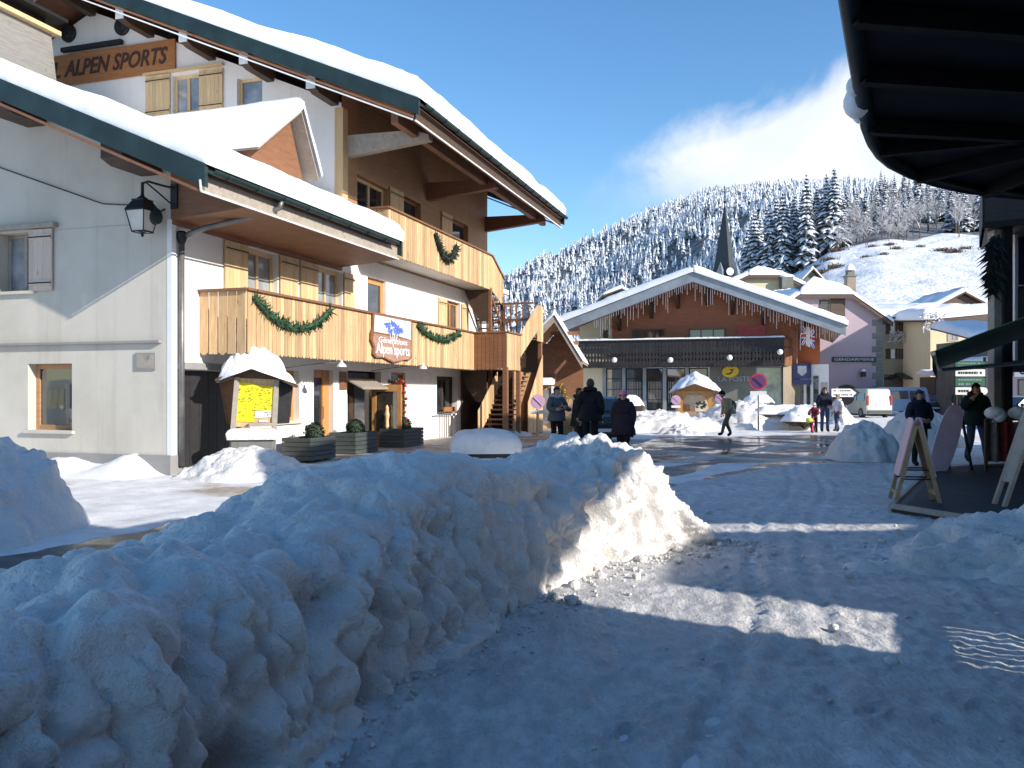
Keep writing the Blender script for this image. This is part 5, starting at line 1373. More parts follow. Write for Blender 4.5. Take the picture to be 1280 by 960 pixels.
m = MB(); m.box(g1, g2_, DB - .05, DB + .2, 0, bz0 + .02); m.box(g3, ae + .2, DB - .03, DB + .2, 0, bz0 + .02); m.build('stone_wall', M['stone'], PO)
# big glazed front with pillars, and the green glass bay
pil = [756, 780, 806, 831, 859, 887]
for k in range(5):
    a0, a1 = PF.a(pil[k], DB), PF.a(pil[k + 1], DB)
    f = pane_window(PO, a0 + .1, a1 - .1, .5, 3.15, DB, 'iron', 'glass', 0, 3, .07)
    c = MB()
    for j in range(9): c.box(a0 + .25 + j * (a1 - a0 - .5) / 8 - .02, a0 + .25 + j * (a1 - a0 - .5) / 8 + .02, DB - .03, DB - .02, 1.0, 2.3)
    c.build('curtain_slats', M['wood_grey'], f)
m = MB()
for p_ in pil[:-1]: a0 = PF.a(p_, DB); m.box(a0 - .11, a0 + .11, DB - .14, DB + .1, 0, bz0 + .02)
m.box(g0, g1, DB - .02, DB + .2, 0, .5); m.build('pillar', M['tin_grey'], PO)
f = pane_window(PO, g2_, g3, .35, 3.16, DB - .02, 'tin_grey', 'green_glass', 0, 0, .06)
for p0, p1 in ((789, 832), (861, 907)):
    pane_window(PO, PF.a(p0, DB), PF.a(p1, DB), bz1 - .35, PF.z(411, PF.a(p0, DB), DB), DB, 'wood_red', 'glass', 2, 0, .09)
m = MB(); a0, a1 = PF.a(922, DB), PF.a(957, DB); m.box(a0, a1, DB - .06, DB - .005, bz1 - .2, PF.z(407, a0, DB)); m.build('red_panel', M['red'], PO)
m = MB(); m.box(PF.a(754, DB), PF.a(760, DB), DB - .05, DB + .05, PF.z(424, ac, DB), PF.z(412, ac, DB)); m.build('small_window', M['glass'], PO)
m = MB(); m.box(PF.a(700, DB), PF.a(714, DB), DB - .04, DB - .003, .9, PF.z(475, PF.a(705, DB), DB)); m.build('low_shutter', M['red_wall'], PO)
# carved balcony: boards notched so that pairs leave diamonds of light
m = MB(); n = int((b1 - b0) / .2); wd = (b1 - b0) / n
for k in range(n):
    x0, x1 = b0 + k * wd + .004, b0 + (k + 1) * wd - .004
    lo = bz0 + .04 - (.05 if k % 2 else 0)
    pts = [(x0, lo), ((x0 + x1) / 2, lo - .05), (x1, lo)]
    nt_ = .05
    for zc in (3.62, 3.95): pts += [(x1, zc - .12), (x1 - nt_, zc), (x1, zc + .12)]
    pts += [(x1, 4.36), (x1 - .025, 4.42), (x1, 4.48), (x1, bz1), (x0, bz1), (x0, 4.48), (x0 + .025, 4.42), (x0, 4.36)]
    for zc in (3.95, 3.62): pts += [(x0, zc + .12), (x0 + nt_, zc), (x0, zc - .12)]
    m.prism([(x, 0, z) for x, z in pts], (0, -.035, 0))
bo = m.build('balcony', M['wood_black'], PO)
m = MB(); m.box(b0 - .05, b1 + .05, -.1, .06, bz1, bz1 + .07); m.build('handrail', M['wood_black'], bo)
m = MB(); m.box(b0, b1, .03, DB - .03, bz0 - .02, bz0 + .14); m.build('floor', M['wood_dark'], bo)
snow_sheet('rail_snow', (b0 - .05, -.12, bz1 + .07), (b1 + .05, -.12, bz1 + .07), (b1 + .05, .08, bz1 + .07), (b0 - .05, .08, bz1 + .07), .1, M['roof_snow'], bo, .06, .08, .4, (), 51, .03)
m = MB(); boards(m, (b1, -.02), (b1 + .5, DB + .1), (bz0, bz0), (bz1, bz1), 8, nib=.0); m.build('end_boards', M['wood_red'], bo)
# chamfered right corner: brown stone, orange wall over a white shop entrance
c0, c1 = (PF.a(979, .5), .6), (PF.a(1000, DB), DB + .2)
m = MB(); m.prism([(c0[0], c0[1], 0), (c1[0], c1[1], 0), (c1[0], c1[1] + .3, 0), (c0[0], c0[1] + .3, 0)], (0, 0, bz0)); m.build('corner_wall', M['stone_brown'], PO)
w0, w1 = (PF.a(997, DB), DB + .15), (PF.a(1025, DB - .6), DB - .6)
m = MB(); m.prism([(w0[0], w0[1], 3.3), (w1[0], w1[1], 3.3), (w1[0], w1[1] + .3, 3.3), (w0[0], w0[1] + .3, 3.3)], (0, 0, zroof(w0[0]) - 3.5)); m.build('corner_upper_wall', M['orange_wall'], PO)
EN = MB(); e0, e1 = w0, (PF.a(1036, DB - .7), DB - .7)
EN.prism([(e0[0], e0[1] - .03, 0), (e1[0], e1[1] - .03, 0), (e1[0], e1[1] + .25, 0), (e0[0], e0[1] + .25, 0)], (0, 0, 3.28)); eo = EN.build('entrance_wall', M['white_paint'], PO)
def on_e(t, z, off=.04):
    dx, dy = e1[0] - e0[0], e1[1] - e0[1]; l = math.hypot(dx, dy); nx, ny = dy / l, -dx / l
    return Vector((e0[0] + dx * t + nx * off, e0[1] - .03 + dy * t + ny * off, z))
m = MB()
for t0, t1, z0, z1 in ((.06, .2, .2, 2.1), (.3, .42, .2, 2.1), (.52, .68, .2, 2.6), (.76, .95, .2, 2.2)):
    m.prism([on_e(t0, z0), on_e(t1, z0), on_e(t1, z1), on_e(t0, z1)], on_e(0, 0, .05) - on_e(0, 0, .04))
m.build('entrance_glass', M['glass'], eo)
# roof, fascia and snow
m = MB(); DV = -.9
m.prism([(aL, DV, zE), (aM, DV, zRd), (aM, DEP, zRd), (aL, DEP, zE)], (0, 0, -.14)); m.prism([(aM, DV, zRd), (aR, DV, zE2), (aR, DEP, zE2), (aM, DEP, zRd)], (0, 0, -.14))
ro = m.build('roof', M['wood_red'], PO)
m = MB()
for (p, q) in (((aL, zE), (aM, zRd)), ((aM, zRd), (aR, zE2))):
    m.prism([(p[0], DV - .04, p[1] + .1), (q[0], DV - .04, q[1] + .1), (q[0], DV - .04, q[1] - .5), (p[0], DV - .04, p[1] - .5)], (0, .05, 0))
m.build('fascia', M['tin_grey'], ro)
snow_sheet('roof_snow', (aL - .1, DV - .15, zE + .08), (aM, DV - .15, zRd + .08), (aM, DEP, zRd + .08), (aL - .1, DEP, zE + .08), .48, M['roof_snow'], ro, .2, .4, .5, ('bc',), 61, .08, .05)
snow_sheet('roof_snow', (aM, DV - .15, zRd + .08), (aR + .1, DV - .15, zE2 + .08), (aR + .1, DEP, zE2 + .08), (aM, DEP, zRd + .08), .48, M['roof_snow'], ro, .2, .4, .5, ('da',), 62, .08, .05)
for p_ in (775, 815, 848, 884, 916, 954, 1000):
    a0 = PF.a(p_, DB); m = MB(); zt_ = zroof(a0) - .3
    m.prism([(a0 - .1, DB, zt_), (a0 - .1, DV + .15, zt_ - .02), (a0 - .1, DV + .15, zt_ - .22), (a0 - .1, DB, zt_ - 1.15)], (.2, 0, 0)); m.build('bracket', M['wood_dark'], PO)
# icicle lights along the verge
M['icicle'] = plain('pale light strings', (.4, .38, .4), .4, 0, .3, 9)
m = MB(); r = random.Random(8); a0 = aL + 2.4
while a0 < aR - .2:
    z0 = zroof(a0) - .52; l = r.choice((.25, .5, .8, 1.1, .4)) * r.uniform(.8, 1.2)
    m.box(a0 - .009, a0 + .009, DV - .02, DV + .0, z0 - l, z0); a0 += r.uniform(.1, .19)
il = PF.root('icicle_lights', 'curtain of pale icicle lights hanging under the post office verge', 'lights'); m.build('light_strings', M['icicle'], il)
# oval sign and lettering
sg_ = PF.root('oval_sign', 'yellow oval sign with a dark blue swooping emblem on the grey stone wall', 'sign')
ac_, zc_ = PF.a(913, DB - .1), PF.z(464.5, PF.a(913, DB), DB)
m = MB(); m.prism([(ac_ + .5 * math.cos(t * math.pi / 18), DB - .07, zc_ + .35 * math.sin(t * math.pi / 18) + .04 * math.cos(t * math.pi / 18)) for t in range(36)], (0, -.08, 0)); m.build('plate', M['yellow'], sg_)
m = MB()
for pts in ([(-.45, -.16), (-.05, -.12), (.2, .1), (.02, .1), (-.12, .18), (.36, .2), (.08, -.22), (-.1, -.25)], [(-.5, -.24), (-.12, -.3), (-.1, -.27), (-.48, -.2)]):
    m.prism([(ac_ + x * .6, DB - .155, zc_ + z * .7) for x, z in pts], (0, -.01, 0))
m.build('emblem', M['navy'], sg_)
st_ = PF.root('wall_lettering', 'faint raised lettering on the stone wall under the yellow oval sign', 'sign')
text_mesh('lettering', 'LA POSTE', .42, M['tin_grey'], st_, frame3((PF.a(918, DB), DB - .07, PF.z(474, ac_, DB)), (1, 0, 0), (0, 0, 1)), .01, 0, .004, 1.9)
# snow covered lamps in front of the balcony
for k, (px, py) in enumerate(((768, 450), (838, 450), (912, 447), (975, 440))):
    a0 = PF.a(px, -.5); z0 = PF.z(py, a0, -.5)
    e = PF.root('balcony_lamp', 'snow capped white globe lamp on the front of the black balcony', 'lamp', 'globe lamps on the black balcony')
    m = MB(); m.ball((a0, -.5, z0), .17, 12); m.build('globe', M['white_paint'], e, smooth=True)
    m = MB(); m.bar((a0, -.5, z0 + .1), (a0, -.04, z0 + .25), .03, .03); m.bar((a0 - .6, -.05, z0 + .3), (a0 + .6, -.05, z0 + .3), .03, .05); m.build('arm', M['iron'], e)
# flag at the corner
M['flag_red'] = plain('flag red', (.55, .05, .07), .7, 0, .1, 5); M['flag_blue'] = plain('flag blue', (.06, .07, .3), .7, 0, .1, 5)
e = PF.root('flag', 'faded red, white and blue flag on a slanting pole at the post office corner', 'flag')
fx, fd = PF.a(1002, 0), DB - .9; fz = PF.z(411, fx, fd)
W_, H_ = .95, 1.15
def fl_pt(s, t): return Vector((fx + W_ * s * .78, fd - .08 * math.sin(s * 7 + t * 2) - .02, fz - 1.0 + H_ * t - W_ * .5 * s * .3 + .06 * math.sin(s * 5)))
def strip(name, mat, poly, off):
    m = MB(); n = 8
    # poly: two edges as (s0,t0)-(s1,t1)
    (p, q, w1) = poly
    vs = []
    for i in range(n + 1):
        s = p[0] + (q[0] - p[0]) * i / n; t = p[1] + (q[1] - p[1]) * i / n
        dx, dy = (q[0] - p[0]) * W_, (q[1] - p[1]) * H_; l = math.hypot(dx, dy); nx, ny = -dy / l * w1 / W_, dx / l * w1 / H_
        for sg2 in (-1, 1):
            vs.append(fl_pt(min(1, max(0, s + nx * sg2)), min(1, max(0, t + ny * sg2))) + Vector((0, -off, 0)))
    m.add(vs, [(2 * i, 2 * i + 2, 2 * i + 3, 2 * i + 1) for i in range(n)]); m.build(name, mat, e)
m = MB(); n = 10; vs = [fl_pt(i / n, j / n) for i in range(n + 1) for j in range(n + 1)]; m.add(vs, [(i * (n + 1) + j, (i + 1) * (n + 1) + j, (i + 1) * (n + 1) + j + 1, i * (n + 1) + j + 1) for i in range(n) for j in range(n)]); m.build('cloth', M['flag_blue'], e)
strip('white_saltire', M['white_paint'], ((0, 0), (1, 1), .1), .01); strip('white_saltire', M['white_paint'], ((0, 1), (1, 0), .1), .012)
strip('red_saltire', M['flag_red'], ((0, 0), (1, 1), .035), .016); strip('red_saltire', M['flag_red'], ((0, 1), (1, 0), .035), .018)
strip('white_cross', M['white_paint'], ((0, .5), (1, .5), .16), .022); strip('white_cross', M['white_paint'], ((.5, 0), (.5, 1), .16), .024)
strip('red_cross', M['flag_red'], ((0, .5), (1, .5), .09), .03); strip('red_cross', M['flag_red'], ((.5, 0), (.5, 1), .09), .032)
m = MB(); m.tube([(fx - .05, DB, fz - 1.2), (fx - .03, fd, fz + .1)], .025, 6); m.build('pole', M['white_paint'], e)
# navy emblem sign by the entrance
e = PF.root('navy_sign', 'navy blue square sign with a pale shield at the white shop entrance', 'sign')
m = MB(); pa = on_e(.22, 2.55, .3); m.box(pa.x - .5, pa.x + .5, pa.y - .06, pa.y, 2.45, 3.35); m.box(pa.x - .5, pa.x + .5, pa.y - .06, pa.y, 2.1, 2.4); m.build('panel', M['navy'], e)
m = MB(); m.prism([(pa.x - .25, pa.y - .062, 3.2), (pa.x - .25, pa.y - .062, 2.8), (pa.x, pa.y - .062, 2.58), (pa.x + .25, pa.y - .062, 2.8), (pa.x + .25, pa.y - .062, 3.2)], (0, -.01, 0)); m.build('shield', M['tin_grey'], e)
m = MB(); m.bar((pa.x, pa.y, 2.9), (pa.x + .1, pa.y + .5, 2.9), .05, .05); m.build('bracket', M['iron'], e)

# ------------------------------------------------------------------ church spire
e = thing('church_spire', 'slim dark slate church spire with a cross rising behind the post office roof', 'church', tuple(at(906, 490, 96).xy) + (0,), R(8))
zb_, zt_ = 96 * (490 - 345) / F + EYE, 96 * (490 - 254) / F + EYE
m = MB(); n = 8; prof = [(2.2, zb_ - 4.0), (1.55, zb_ - 0.2), (1.2, zb_ + 1.2), (.62, (zb_ + zt_) / 2 + .6), (.04, zt_)]
m.lathe(prof, (0, 0, 0), 4); m.build('spire', M['slate'], e)
m = MB(); m.box(-1.5, 1.5, -1.5, 1.5, 0, zb_ - 3.0); m.build('tower', M['stone'], e)
m = MB(); m.tube([(0, 0, zt_ - .2), (0, 0, zt_ + 1.9)], .05, 6); m.bar((-.45, 0, zt_ + 1.3), (.45, 0, zt_ + 1.3), .07, .07); m.ball((0, 0, zt_ + .15), .16, 8); m.build('cross', M['iron'], e)
for dx in (-.9, .9):
    m = MB(); m.lathe([(.5, 0), (.5, 1.0), (.02, 2.2)], (dx, -1.0, zb_ - .8), 4); m.build('pinnacle', M['tin_grey'], e)
m = MB(); m.lathe([(.42, -.02), (.42, .05)], (0, -1.52, zb_ + .3), 16, axis='y'); m.build('clock_face', M['white_paint'], e)

# ------------------------------------------------------------------ houses beyond
def gable_roof_house(fr, name, label, a0, a1, ze, zr, d0, d1, wallm, snow_t=.4, over=.7, hip=None, seed=70, cat='building', vo=.5):
    """gable towards us"""
    e = fr.root(name, label, cat); am = (a0 + a1) / 2
    o0, o1 = a0 - over, a1 + over; sl = (zr - ze) / (am - o0)
    m = MB()
    top = [(a0, ze + sl * over), (am, zr - .1), (a1, ze + sl * over)] if hip is None else [(a0, ze + sl * over), (am - (zr - hip) / sl, hip - .1), (am + (zr - hip) / sl, hip - .1), (a1, ze + sl * over)]
    pts = [(a0, 0), (a1, 0)] + top[::-1]
    m.prism([(x, d0, z) for x, z in pts], (0, d1 - d0, 0)); m.build('wall', M[wallm], e)
    m = MB()
    if hip is None:
        m.prism([(o0, d0 - vo, ze), (am, d0 - vo, zr), (am, d1 + vo, zr), (o0, d1 + vo, ze)], (0, 0, .16)); m.prism([(am, d0 - vo, zr), (o1, d0 - vo, ze), (o1, d1 + vo, ze), (am, d1 + vo, zr)], (0, 0, .16))
    else:
        h0, h1 = am - (zr - hip) / sl, am + (zr - hip) / sl; dh = 1.6
        m.add([(o0, d0 - vo, ze), (h0, d0 - vo, hip), (am, d0 + dh, zr), (am, d1, zr), (o0, d1, ze), (h1, d0 - vo, hip), (o1, d0 - vo, ze), (o1, d1, ze)], [(0, 1, 2, 3, 4), (1, 5, 2), (5, 6, 7, 3, 2)])
        m.prism([(o0, d0 - vo, ze), (h0, d0 - vo, hip), (h1, d0 - vo, hip), (o1, d0 - vo, ze), (o1, d0 - vo, ze - .28), (h1, d0 - vo, hip - .28), (h0, d0 - vo, hip - .28), (o0, d0 - vo, ze - .28)], (0, .08, 0))
    ro = m.build('roof', M['wood_dark'], e)
    if hip is None:
        snow_sheet('roof_snow', (o0 - .05, d0 - vo, ze + .17), (am, d0 - vo, zr + .17), (am, d1 + vo, zr + .17), (o0 - .05, d1 + vo, ze + .17), snow_t, M['roof_snow'], ro, .3, .35, .5, ('bc',), seed, .07)
        snow_sheet('roof_snow', (am, d0 - vo, zr + .17), (o1 + .05, d0 - vo, ze + .17), (o1 + .05, d1 + vo, ze + .17), (am, d1 + vo, zr + .17), snow_t, M['roof_snow'], ro, .3, .35, .5, ('da',), seed + 1, .07)
    else:
        snow_sheet('roof_snow', (o0 - .05, d0 - vo - .05, ze + .02), (h0, d0 - vo - .05, hip + .02), (am, d1, zr + .02), (o0 - .05, d1, ze + .02), snow_t, M['roof_snow'], ro, .25, .35, .5, ('bc',), seed, .07)
        snow_sheet('roof_snow', (h0, d0 - vo - .05, hip + .02), (h1, d0 - vo - .05, hip + .02), (am + .05, d0 + dh + .3, zr + .02), (am - .05, d0 + dh + .3, zr + .02), snow_t * .9, M['roof_snow'], ro, .2, .4, .5, ('bc', 'da', 'cd'), seed + 1, .07)
        snow_sheet('roof_snow', (h1, d0 - vo - .05, hip + .02), (o1 + .05, d0 - vo - .05, ze + .02), (o1 + .05, d1, ze + .02), (am, d1, zr + .02), snow_t, M['roof_snow'], ro, .25, .35, .5, ('da',), seed + 2, .07)
    return e
# mauve house with a clipped gable
MF = Fr(at(1030, 490, 62).x, 62.0, 0.0)
za = lambda py: MF.z(py, 0, 0)
e = gable_roof_house(MF, 'town_house', 'mauve rendered house with a clipped snowy gable and grey corner stones', MF.a(956), MF.a(1103), za(404), za(346), 0, 12, 'mauve_wall', .4, .55, za(369), 71)
m = MB()
for k in range(14): m.box(MF.a(1103) - (.75 if k % 2 else .45), MF.a(1103) + .03, -.03, .4, .2 + k * .48, .2 + k * .48 + (.44))
m.build('quoins', M['stone'], e)
pane_window(e, MF.a(1024), MF.a(1037), za(398), za(375), 0, 'wood_dark', 'glass', 0, 0, .1); m = MB(); m.box(MF.a(1038), MF.a(1056), -.06, -.004, za(397), za(372)); m.build('barn_door', M['wood_dark'], e)
m = MB(); cc = (MF.a(1057.5), 0, za(498)); m.prism([(cc[0] + 1.0 * math.cos(t * math.pi / 12), -.05, cc[2] + 1.0 * math.sin(t * math.pi / 12)) for t in range(24)], (0, .06, 0)); m.build('arched_door', M['wood_dark'], e)
sgm = MF.root('name_board', 'long dark name board with pale letters on the mauve house', 'sign')
m = MB(); m.box(MF.a(1040), MF.a(1094), -.12, -.02, za(452.5), za(446.5)); m.build('board', M['iron'], sgm)
text_mesh('lettering', 'GENDARMERIE', .26, M['tin_grey'], sgm, frame3((MF.a(1067), -.126, za(449.5)), (1, 0, 0), (0, 0, 1)), .004, 0, .004, (MF.a(1092) - MF.a(1042)))
wl = MF.root('wall_lamp', 'small black wall lamp with a snow cap on the mauve house', 'lamp')
m = MB(); a0 = MF.a(1077); m.box(a0 - .14, a0 + .14, -.45, -.2, za(471), za(464)); m.bar((a0, -.3, za(464)), (a0, -.01, za(462)), .05, .05); m.build('body', M['iron'], wl); snow_mound('snow_cap', None, a0, -.32, .2, .2, .2, M['roof_snow'], wl, seed=3, z0=za(464), lump=.03, n=30)
ck = MF.root('roof_chimney', 'square stone chimney with a snow cap behind the mauve gable', 'chimney')
a0, d_ = MF.a(1062.5, 4), 4; m = MB(); m.box(a0 - .33, a0 + .33, d_ - .33, d_ + .33, 6.5, MF.z(346, a0, d_)); m.build('shaft', M['stone_brown'], ck)
m = MB(); m.box(a0 - .42, a0 + .42, d_ - .42, d_ + .42, MF.z(346, a0, d_), MF.z(344.5, a0, d_)); m.box(a0 - .25, a0 + .25, d_ - .25, d_ + .25, MF.z(344.5, a0, d_), MF.z(338, a0, d_)); m.build('cap', M['stone'], ck)
snow_mound('snow_cap', None, a0, d_, .42, .42, .55, M['roof_snow'], ck, seed=2, z0=MF.z(338, a0, d_), lump=.05, n=40, power=2.4)

# pale house with a rounded snowy roof further back
HF = Fr(at(955, 490, 80).x, 80.0, 0.0); zh = lambda py: HF.z(py, 0, 0)
e = gable_roof_house(HF, 'far_house', 'pale grey house with a broad snowy roof between spire and mauve house', HF.a(907), HF.a(1004), zh(362), zh(334), 0, 12, 'pale_wall', .45, .6, zh(345), 75)
m = MB(); m.box(HF.a(974), HF.a(988), -.9, .5, zh(362), zh(347)); m.build('dormer_stack', M['stone'], e); snow_mound('stack_snow', None, HF.a(981), -.2, .75, .8, .35, M['roof_snow'], e, seed=6, z0=zh(347), lump=.06, n=40, power=3)
HG = Fr(at(1015, 490, 95).x, 95.0, 0.0)
gable_roof_house(HG, 'far_house', 'small distant grey gable peeping over the snowy roofs', HG.a(1003), HG.a(1027), HG.z(355, 0), HG.z(338, 0), 0, 6, 'stone', .25, .3, None, 78)
HL = Fr(at(770, 490, 90).x, 90.0, 0.0)
gable_roof_house(HL, 'far_house', 'distant snowy ridge just above the left slope of the post office', HL.a(757), HL.a(795), HL.z(372, 0), HL.z(363, 0), 0, 6, 'stone', .35, .4, None, 79)

# olive building with wreathed balconies and shops below
OF = Fr(at(1105, 490, 74).x, 74.0, R(8)); zo = lambda py, a=2.0: OF.z(py, a, 0)
e = OF.root('shop_building', 'olive grey three storey building with frosted balcony greenery and shops below', 'building')
a1 = OF.a(1163); m = MB(); m.box(-.6, a1, 0, 11, 0, zo(398)); m.build('wall', M['olive_wall'], e)
for r0, r1 in ((402, 418), (436, 449)):
    for p0, p1 in ((1107, 1112.5), (1119.5, 1129.5), (1136, 1146.5)):
        pane_window(e, OF.a(p0), OF.a(p1), zo(r1), zo(r0), 0, 'wood_dark', 'glass', 1, 0, .1)
    m = MB(); m.box(OF.a(1113.5), OF.a(1118), -.06, -.01, zo(r1 - 1), zo(r0 + 1)); m.build('bright_window', M['white_paint'], e)
m = MB(); m.box(OF.a(1137), OF.a(1161), -.5, -.02, zo(466), zo(458)); m.build('shop_board', M['sign_orange'], e)
m = MB(); m.box(OF.a(1105), OF.a(1163), -.02, 0.3, zo(500), zo(468)); m.build('shop_front', M['glass'], e)
m = MB(); m.prism([(OF.a(1118), -.02, zo(466)), (OF.a(1118), -1.6, zo(473)), (OF.a(1118), -1.6, zo(474.5)), (OF.a(1118), -.02, zo(468))], (OF.a(1150) - OF.a(1118), 0, 0)); m.build('shop_awning', M['green_metal'], e)
for r0 in (424, 458.5):
    m = MB(); a0_, a1_ = (OF.a(1107), OF.a(1157)) if r0 < 440 else (OF.a(1147), OF.a(1160)); rr = random.Random(int(r0))
    for k in range(260):
        p_ = Vector((rr.uniform(a0_, a1_), -.3 + rr.uniform(-.25, .2), zo(r0) + rr.uniform(-.35, .55))); d = Vector((rr.uniform(-1, 1), rr.uniform(-1, 0), rr.uniform(-.5, 1))).normalized() * .28; s_ = Vector((d.z, 0, -d.x)) * .25
        m.add([p_ + s_, p_ - s_, p_ + d], [(0, 1, 2)])
    m.build('frosted_greenery', M['frost_twig'], e)
m = MB(); m.prism([(-1.2, -.7, zo(403)), (a1 + .4, -.7, zo(391)), (a1 + .4, 11, zo(391) + 1.2), (-1.2, 11, zo(403) + 1.2)], (0, 0, .15)); ro = m.build('roof', M['wood_dark'], e)
snow_sheet('roof_snow', (-1.3, -.8, zo(403) + .16), (a1 + .5, -.8, zo(391) + .16), (a1 + .5, 11, zo(391) + 1.36), (-1.3, 11, zo(403) + 1.36), .7, M['roof_snow'], ro, .25, .4, .5, (), 81, .1)
# cream house beside it
CF = Fr(at(1163, 490, 70).x, 70.0, R(4)); zc2 = lambda py: CF.z(py, 2, 0)
e = CF.root('cream_house', 'cream rendered house with one shuttered window and a deep snow roof', 'building')
m = MB(); m.box(0, CF.a(1216), 0, 9, 0, zc2(398)); m.build('wall', M['pale_wall'], e)
pane_window(e, CF.a(1184), CF.a(1198), zc2(427), zc2(411), 0, 'wood_grey', 'curtain_glass', 1, 0, .12)
m = MB(); m.prism([(-1.0, -.8, zc2(404)), (CF.a(1245), -.8, zc2(394)), (CF.a(1245), 9, zc2(382)), (-1, 9, zc2(392))], (0, 0, .16)); ro = m.build('roof', M['wood_dark'], e)
snow_sheet('roof_snow', (-1.1, -.9, zc2(404) + .16), (CF.a(1245), -.9, zc2(394) + .16), (CF.a(1245), 9, zc2(382) + .16), (-1.1, 9, zc2(392) + .16), .85, M['roof_snow'], ro, .2, .5, .5, (), 83, .14)
m = MB(); rr = random.Random(4)
for k in range(120):
    p_ = Vector((rr.uniform(-1.2, .6), -.9 + rr.uniform(-.2, .2), zc2(402) + rr.uniform(-.8, .6))); d = Vector((rr.uniform(-1, 1), rr.uniform(-1, 0), rr.uniform(-1, .6))).normalized() * .4; s_ = Vector((d.z, 0, -d.x)) * .2
    m.add([p_ + s_, p_ - s_, p_ + d], [(0, 1, 2)])
m.build('frosted_creeper', M['frost_twig'], e)
BF = Fr(at(1200, 490, 84).x, 84.0, 0.0)
gable_roof_house(BF, 'dark_chalet', 'low dark timber gable under snow behind the cream house', BF.a(1166), BF.a(1240), BF.z(392, 0), BF.z(367, 0), 0, 8, 'wood_dark', .45, .8, None, 85)
LFm = Fr(at(1216, 490, 58).x, 58.0, 0.0)
e = LFm.root('low_shed', 'low lean-to with a smooth snow roof beside the cream house', 'building')
m = MB(); m.box(0, 6, 0, 5, 0, LFm.z(425, 0)); m.build('wall', M['stone_brown'], e)
m = MB(); m.prism([(-.4, -.4, LFm.z(425, 0)), (6, -.4, LFm.z(420, 0)), (6, 5, LFm.z(403, 0)), (-.4, 5, LFm.z(405, 0))], (0, 0, .1)); ro = m.build('roof', M['wood_dark'], e)
snow_sheet('roof_snow', (-.4, -.5, LFm.z(424, 0)), (6, -.5, LFm.z(419, 0)), (6, 5, LFm.z(402, 0)), (-.4, 5, LFm.z(404, 0)), .6, M['roof_snow'], ro, .2, .5, .5, (), 87, .1)
PK = Fr(at(1254, 490, 54).x, 54.0, 0.0)
e = PK.root('pink_shop', 'small pink rendered shop with a white sign at the far right edge', 'building')
m = MB(); m.box(0, 6, 0, 5, 0, PK.z(452, 0)); m.build('wall', M['mauve_wall'], e)
m = MB(); m.box(PK.a(1267), 6, -.1, -.01, PK.z(471, 0), PK.z(458, 0)); m.build('sign_panel', M['white_paint'], e)
text_mesh('sign_letter', 'U', .62, M['iron'], e, frame3((PK.a(1277), -.115, PK.z(464, 0)), (1, 0, 0), (0, 0, 1)), .004, 0, .02)
m = MB(); m.box(PK.a(1256), PK.a(1266), -.08, -.01, PK.z(470, 0), PK.z(460, 0)); m.build('red_board', M['wood_red'], e)
pane_window(e, PK.a(1272), PK.a(1296), PK.z(495, 0), PK.z(474, 0), 0, 'wood_dark', 'glass', 1, 0, .08)
snow_sheet('roof_snow', (-.3, -.4, PK.z(452, 0)), (6.2, -.4, PK.z(452, 0)), (6.2, 5, PK.z(448, 0)), (-.3, 5, PK.z(448, 0)), .35, M['roof_snow'], e, .2, .3, .5, (), 88, .06)
TK = Fr(at(1150, 490, 66).x, 66.0, 0.0)
e = TK.root('timber_stall', 'dark timber stall with a snow topped roof beyond the parked cars', 'stall')
m = MB(); m.box(TK.a(1169), TK.a(1193), 0, 2.5, 0, TK.z(471, 0)); m.build('body', M['wood_dark'], e)
m = MB(); m.box(TK.a(1174), TK.a(1186), -.02, .0, TK.z(488, 0), TK.z(477, 0)); m.build('counter_opening', M['dark_inside'], e)
snow_sheet('roof_snow', (TK.a(1167), -.6, TK.z(471, 0)), (TK.a(1195), -.6, TK.z(470, 0)), (TK.a(1195), 2.8, TK.z(466, 0)), (TK.a(1167), 2.8, TK.z(466, 0)), .35, M['roof_snow'], e, .2, .3, .5, (), 89, .06)

# ------------------------------------------------------------------ timber porch at the end of the big chalet
QF = Fr(at(690, 490, 37).x, 37.0, R(-8))
e = QF.root('porch', 'small steep roofed timber porch with snow on its left slope, beyond the big chalet', 'porch')
ap, al, ar = QF.a(693), QF.a(653), QF.a(728); zap, zal, zar = QF.z(394, ap), QF.z(437, al), QF.z(452, ar)
m = MB(); m.prism([(al, 0, zal), (ap, 0, zap), (ap, 4.5, zap), (al, 4.5, zal)], (0, 0, -.08)); m.prism([(ap, 0, zap), (ar, 0, zar), (ar, 4.5, zar), (ap, 4.5, zap)], (0, 0, -.08)); ro = m.build('roof', M['wood_flat'], e)
m = MB()
for p, q in (((al, zal), (ap, zap)), ((ap, zap), (ar, zar))): m.prism([(p[0], -.05, p[1] + .03), (q[0], -.05, q[1] + .03), (q[0], -.05, q[1] - .3), (p[0], -.05, p[1] - .3)], (0, .06, 0))
m.build('barge_board', M['wood_grey'], ro)
snow_sheet('roof_snow', (al - .05, -.1, zal + .02), (ap, -.1, zap + .02), (ap, 4.6, zap + .02), (al - .05, 4.6, zal + .02), .2, M['roof_snow'], ro, .1, .2, .5, ('bc',), 91, .03)
snow_sheet('roof_snow', (ap, -.1, zap + .02), (ar + .03, -.1, zar + .02), (ar + .03, 4.6, zar + .02), (ap, 4.6, zap + .02), .07, M['roof_snow'], ro, .1, .1, .5, ('da',), 92, .02)
m = MB()
for k in range(4): z = zap - .75 - k * .42; m.bar((ap - .2 + .1 * k, .5 + k * .2, z), (ar - .2, .5 + k * .2, z), .14, .16)
m.bar((ar - .55, .2, zar + .25), (ar - 1.2, .2, zar - .5), .09, .11); m.build('tie_beam', M['wood_red'], e)
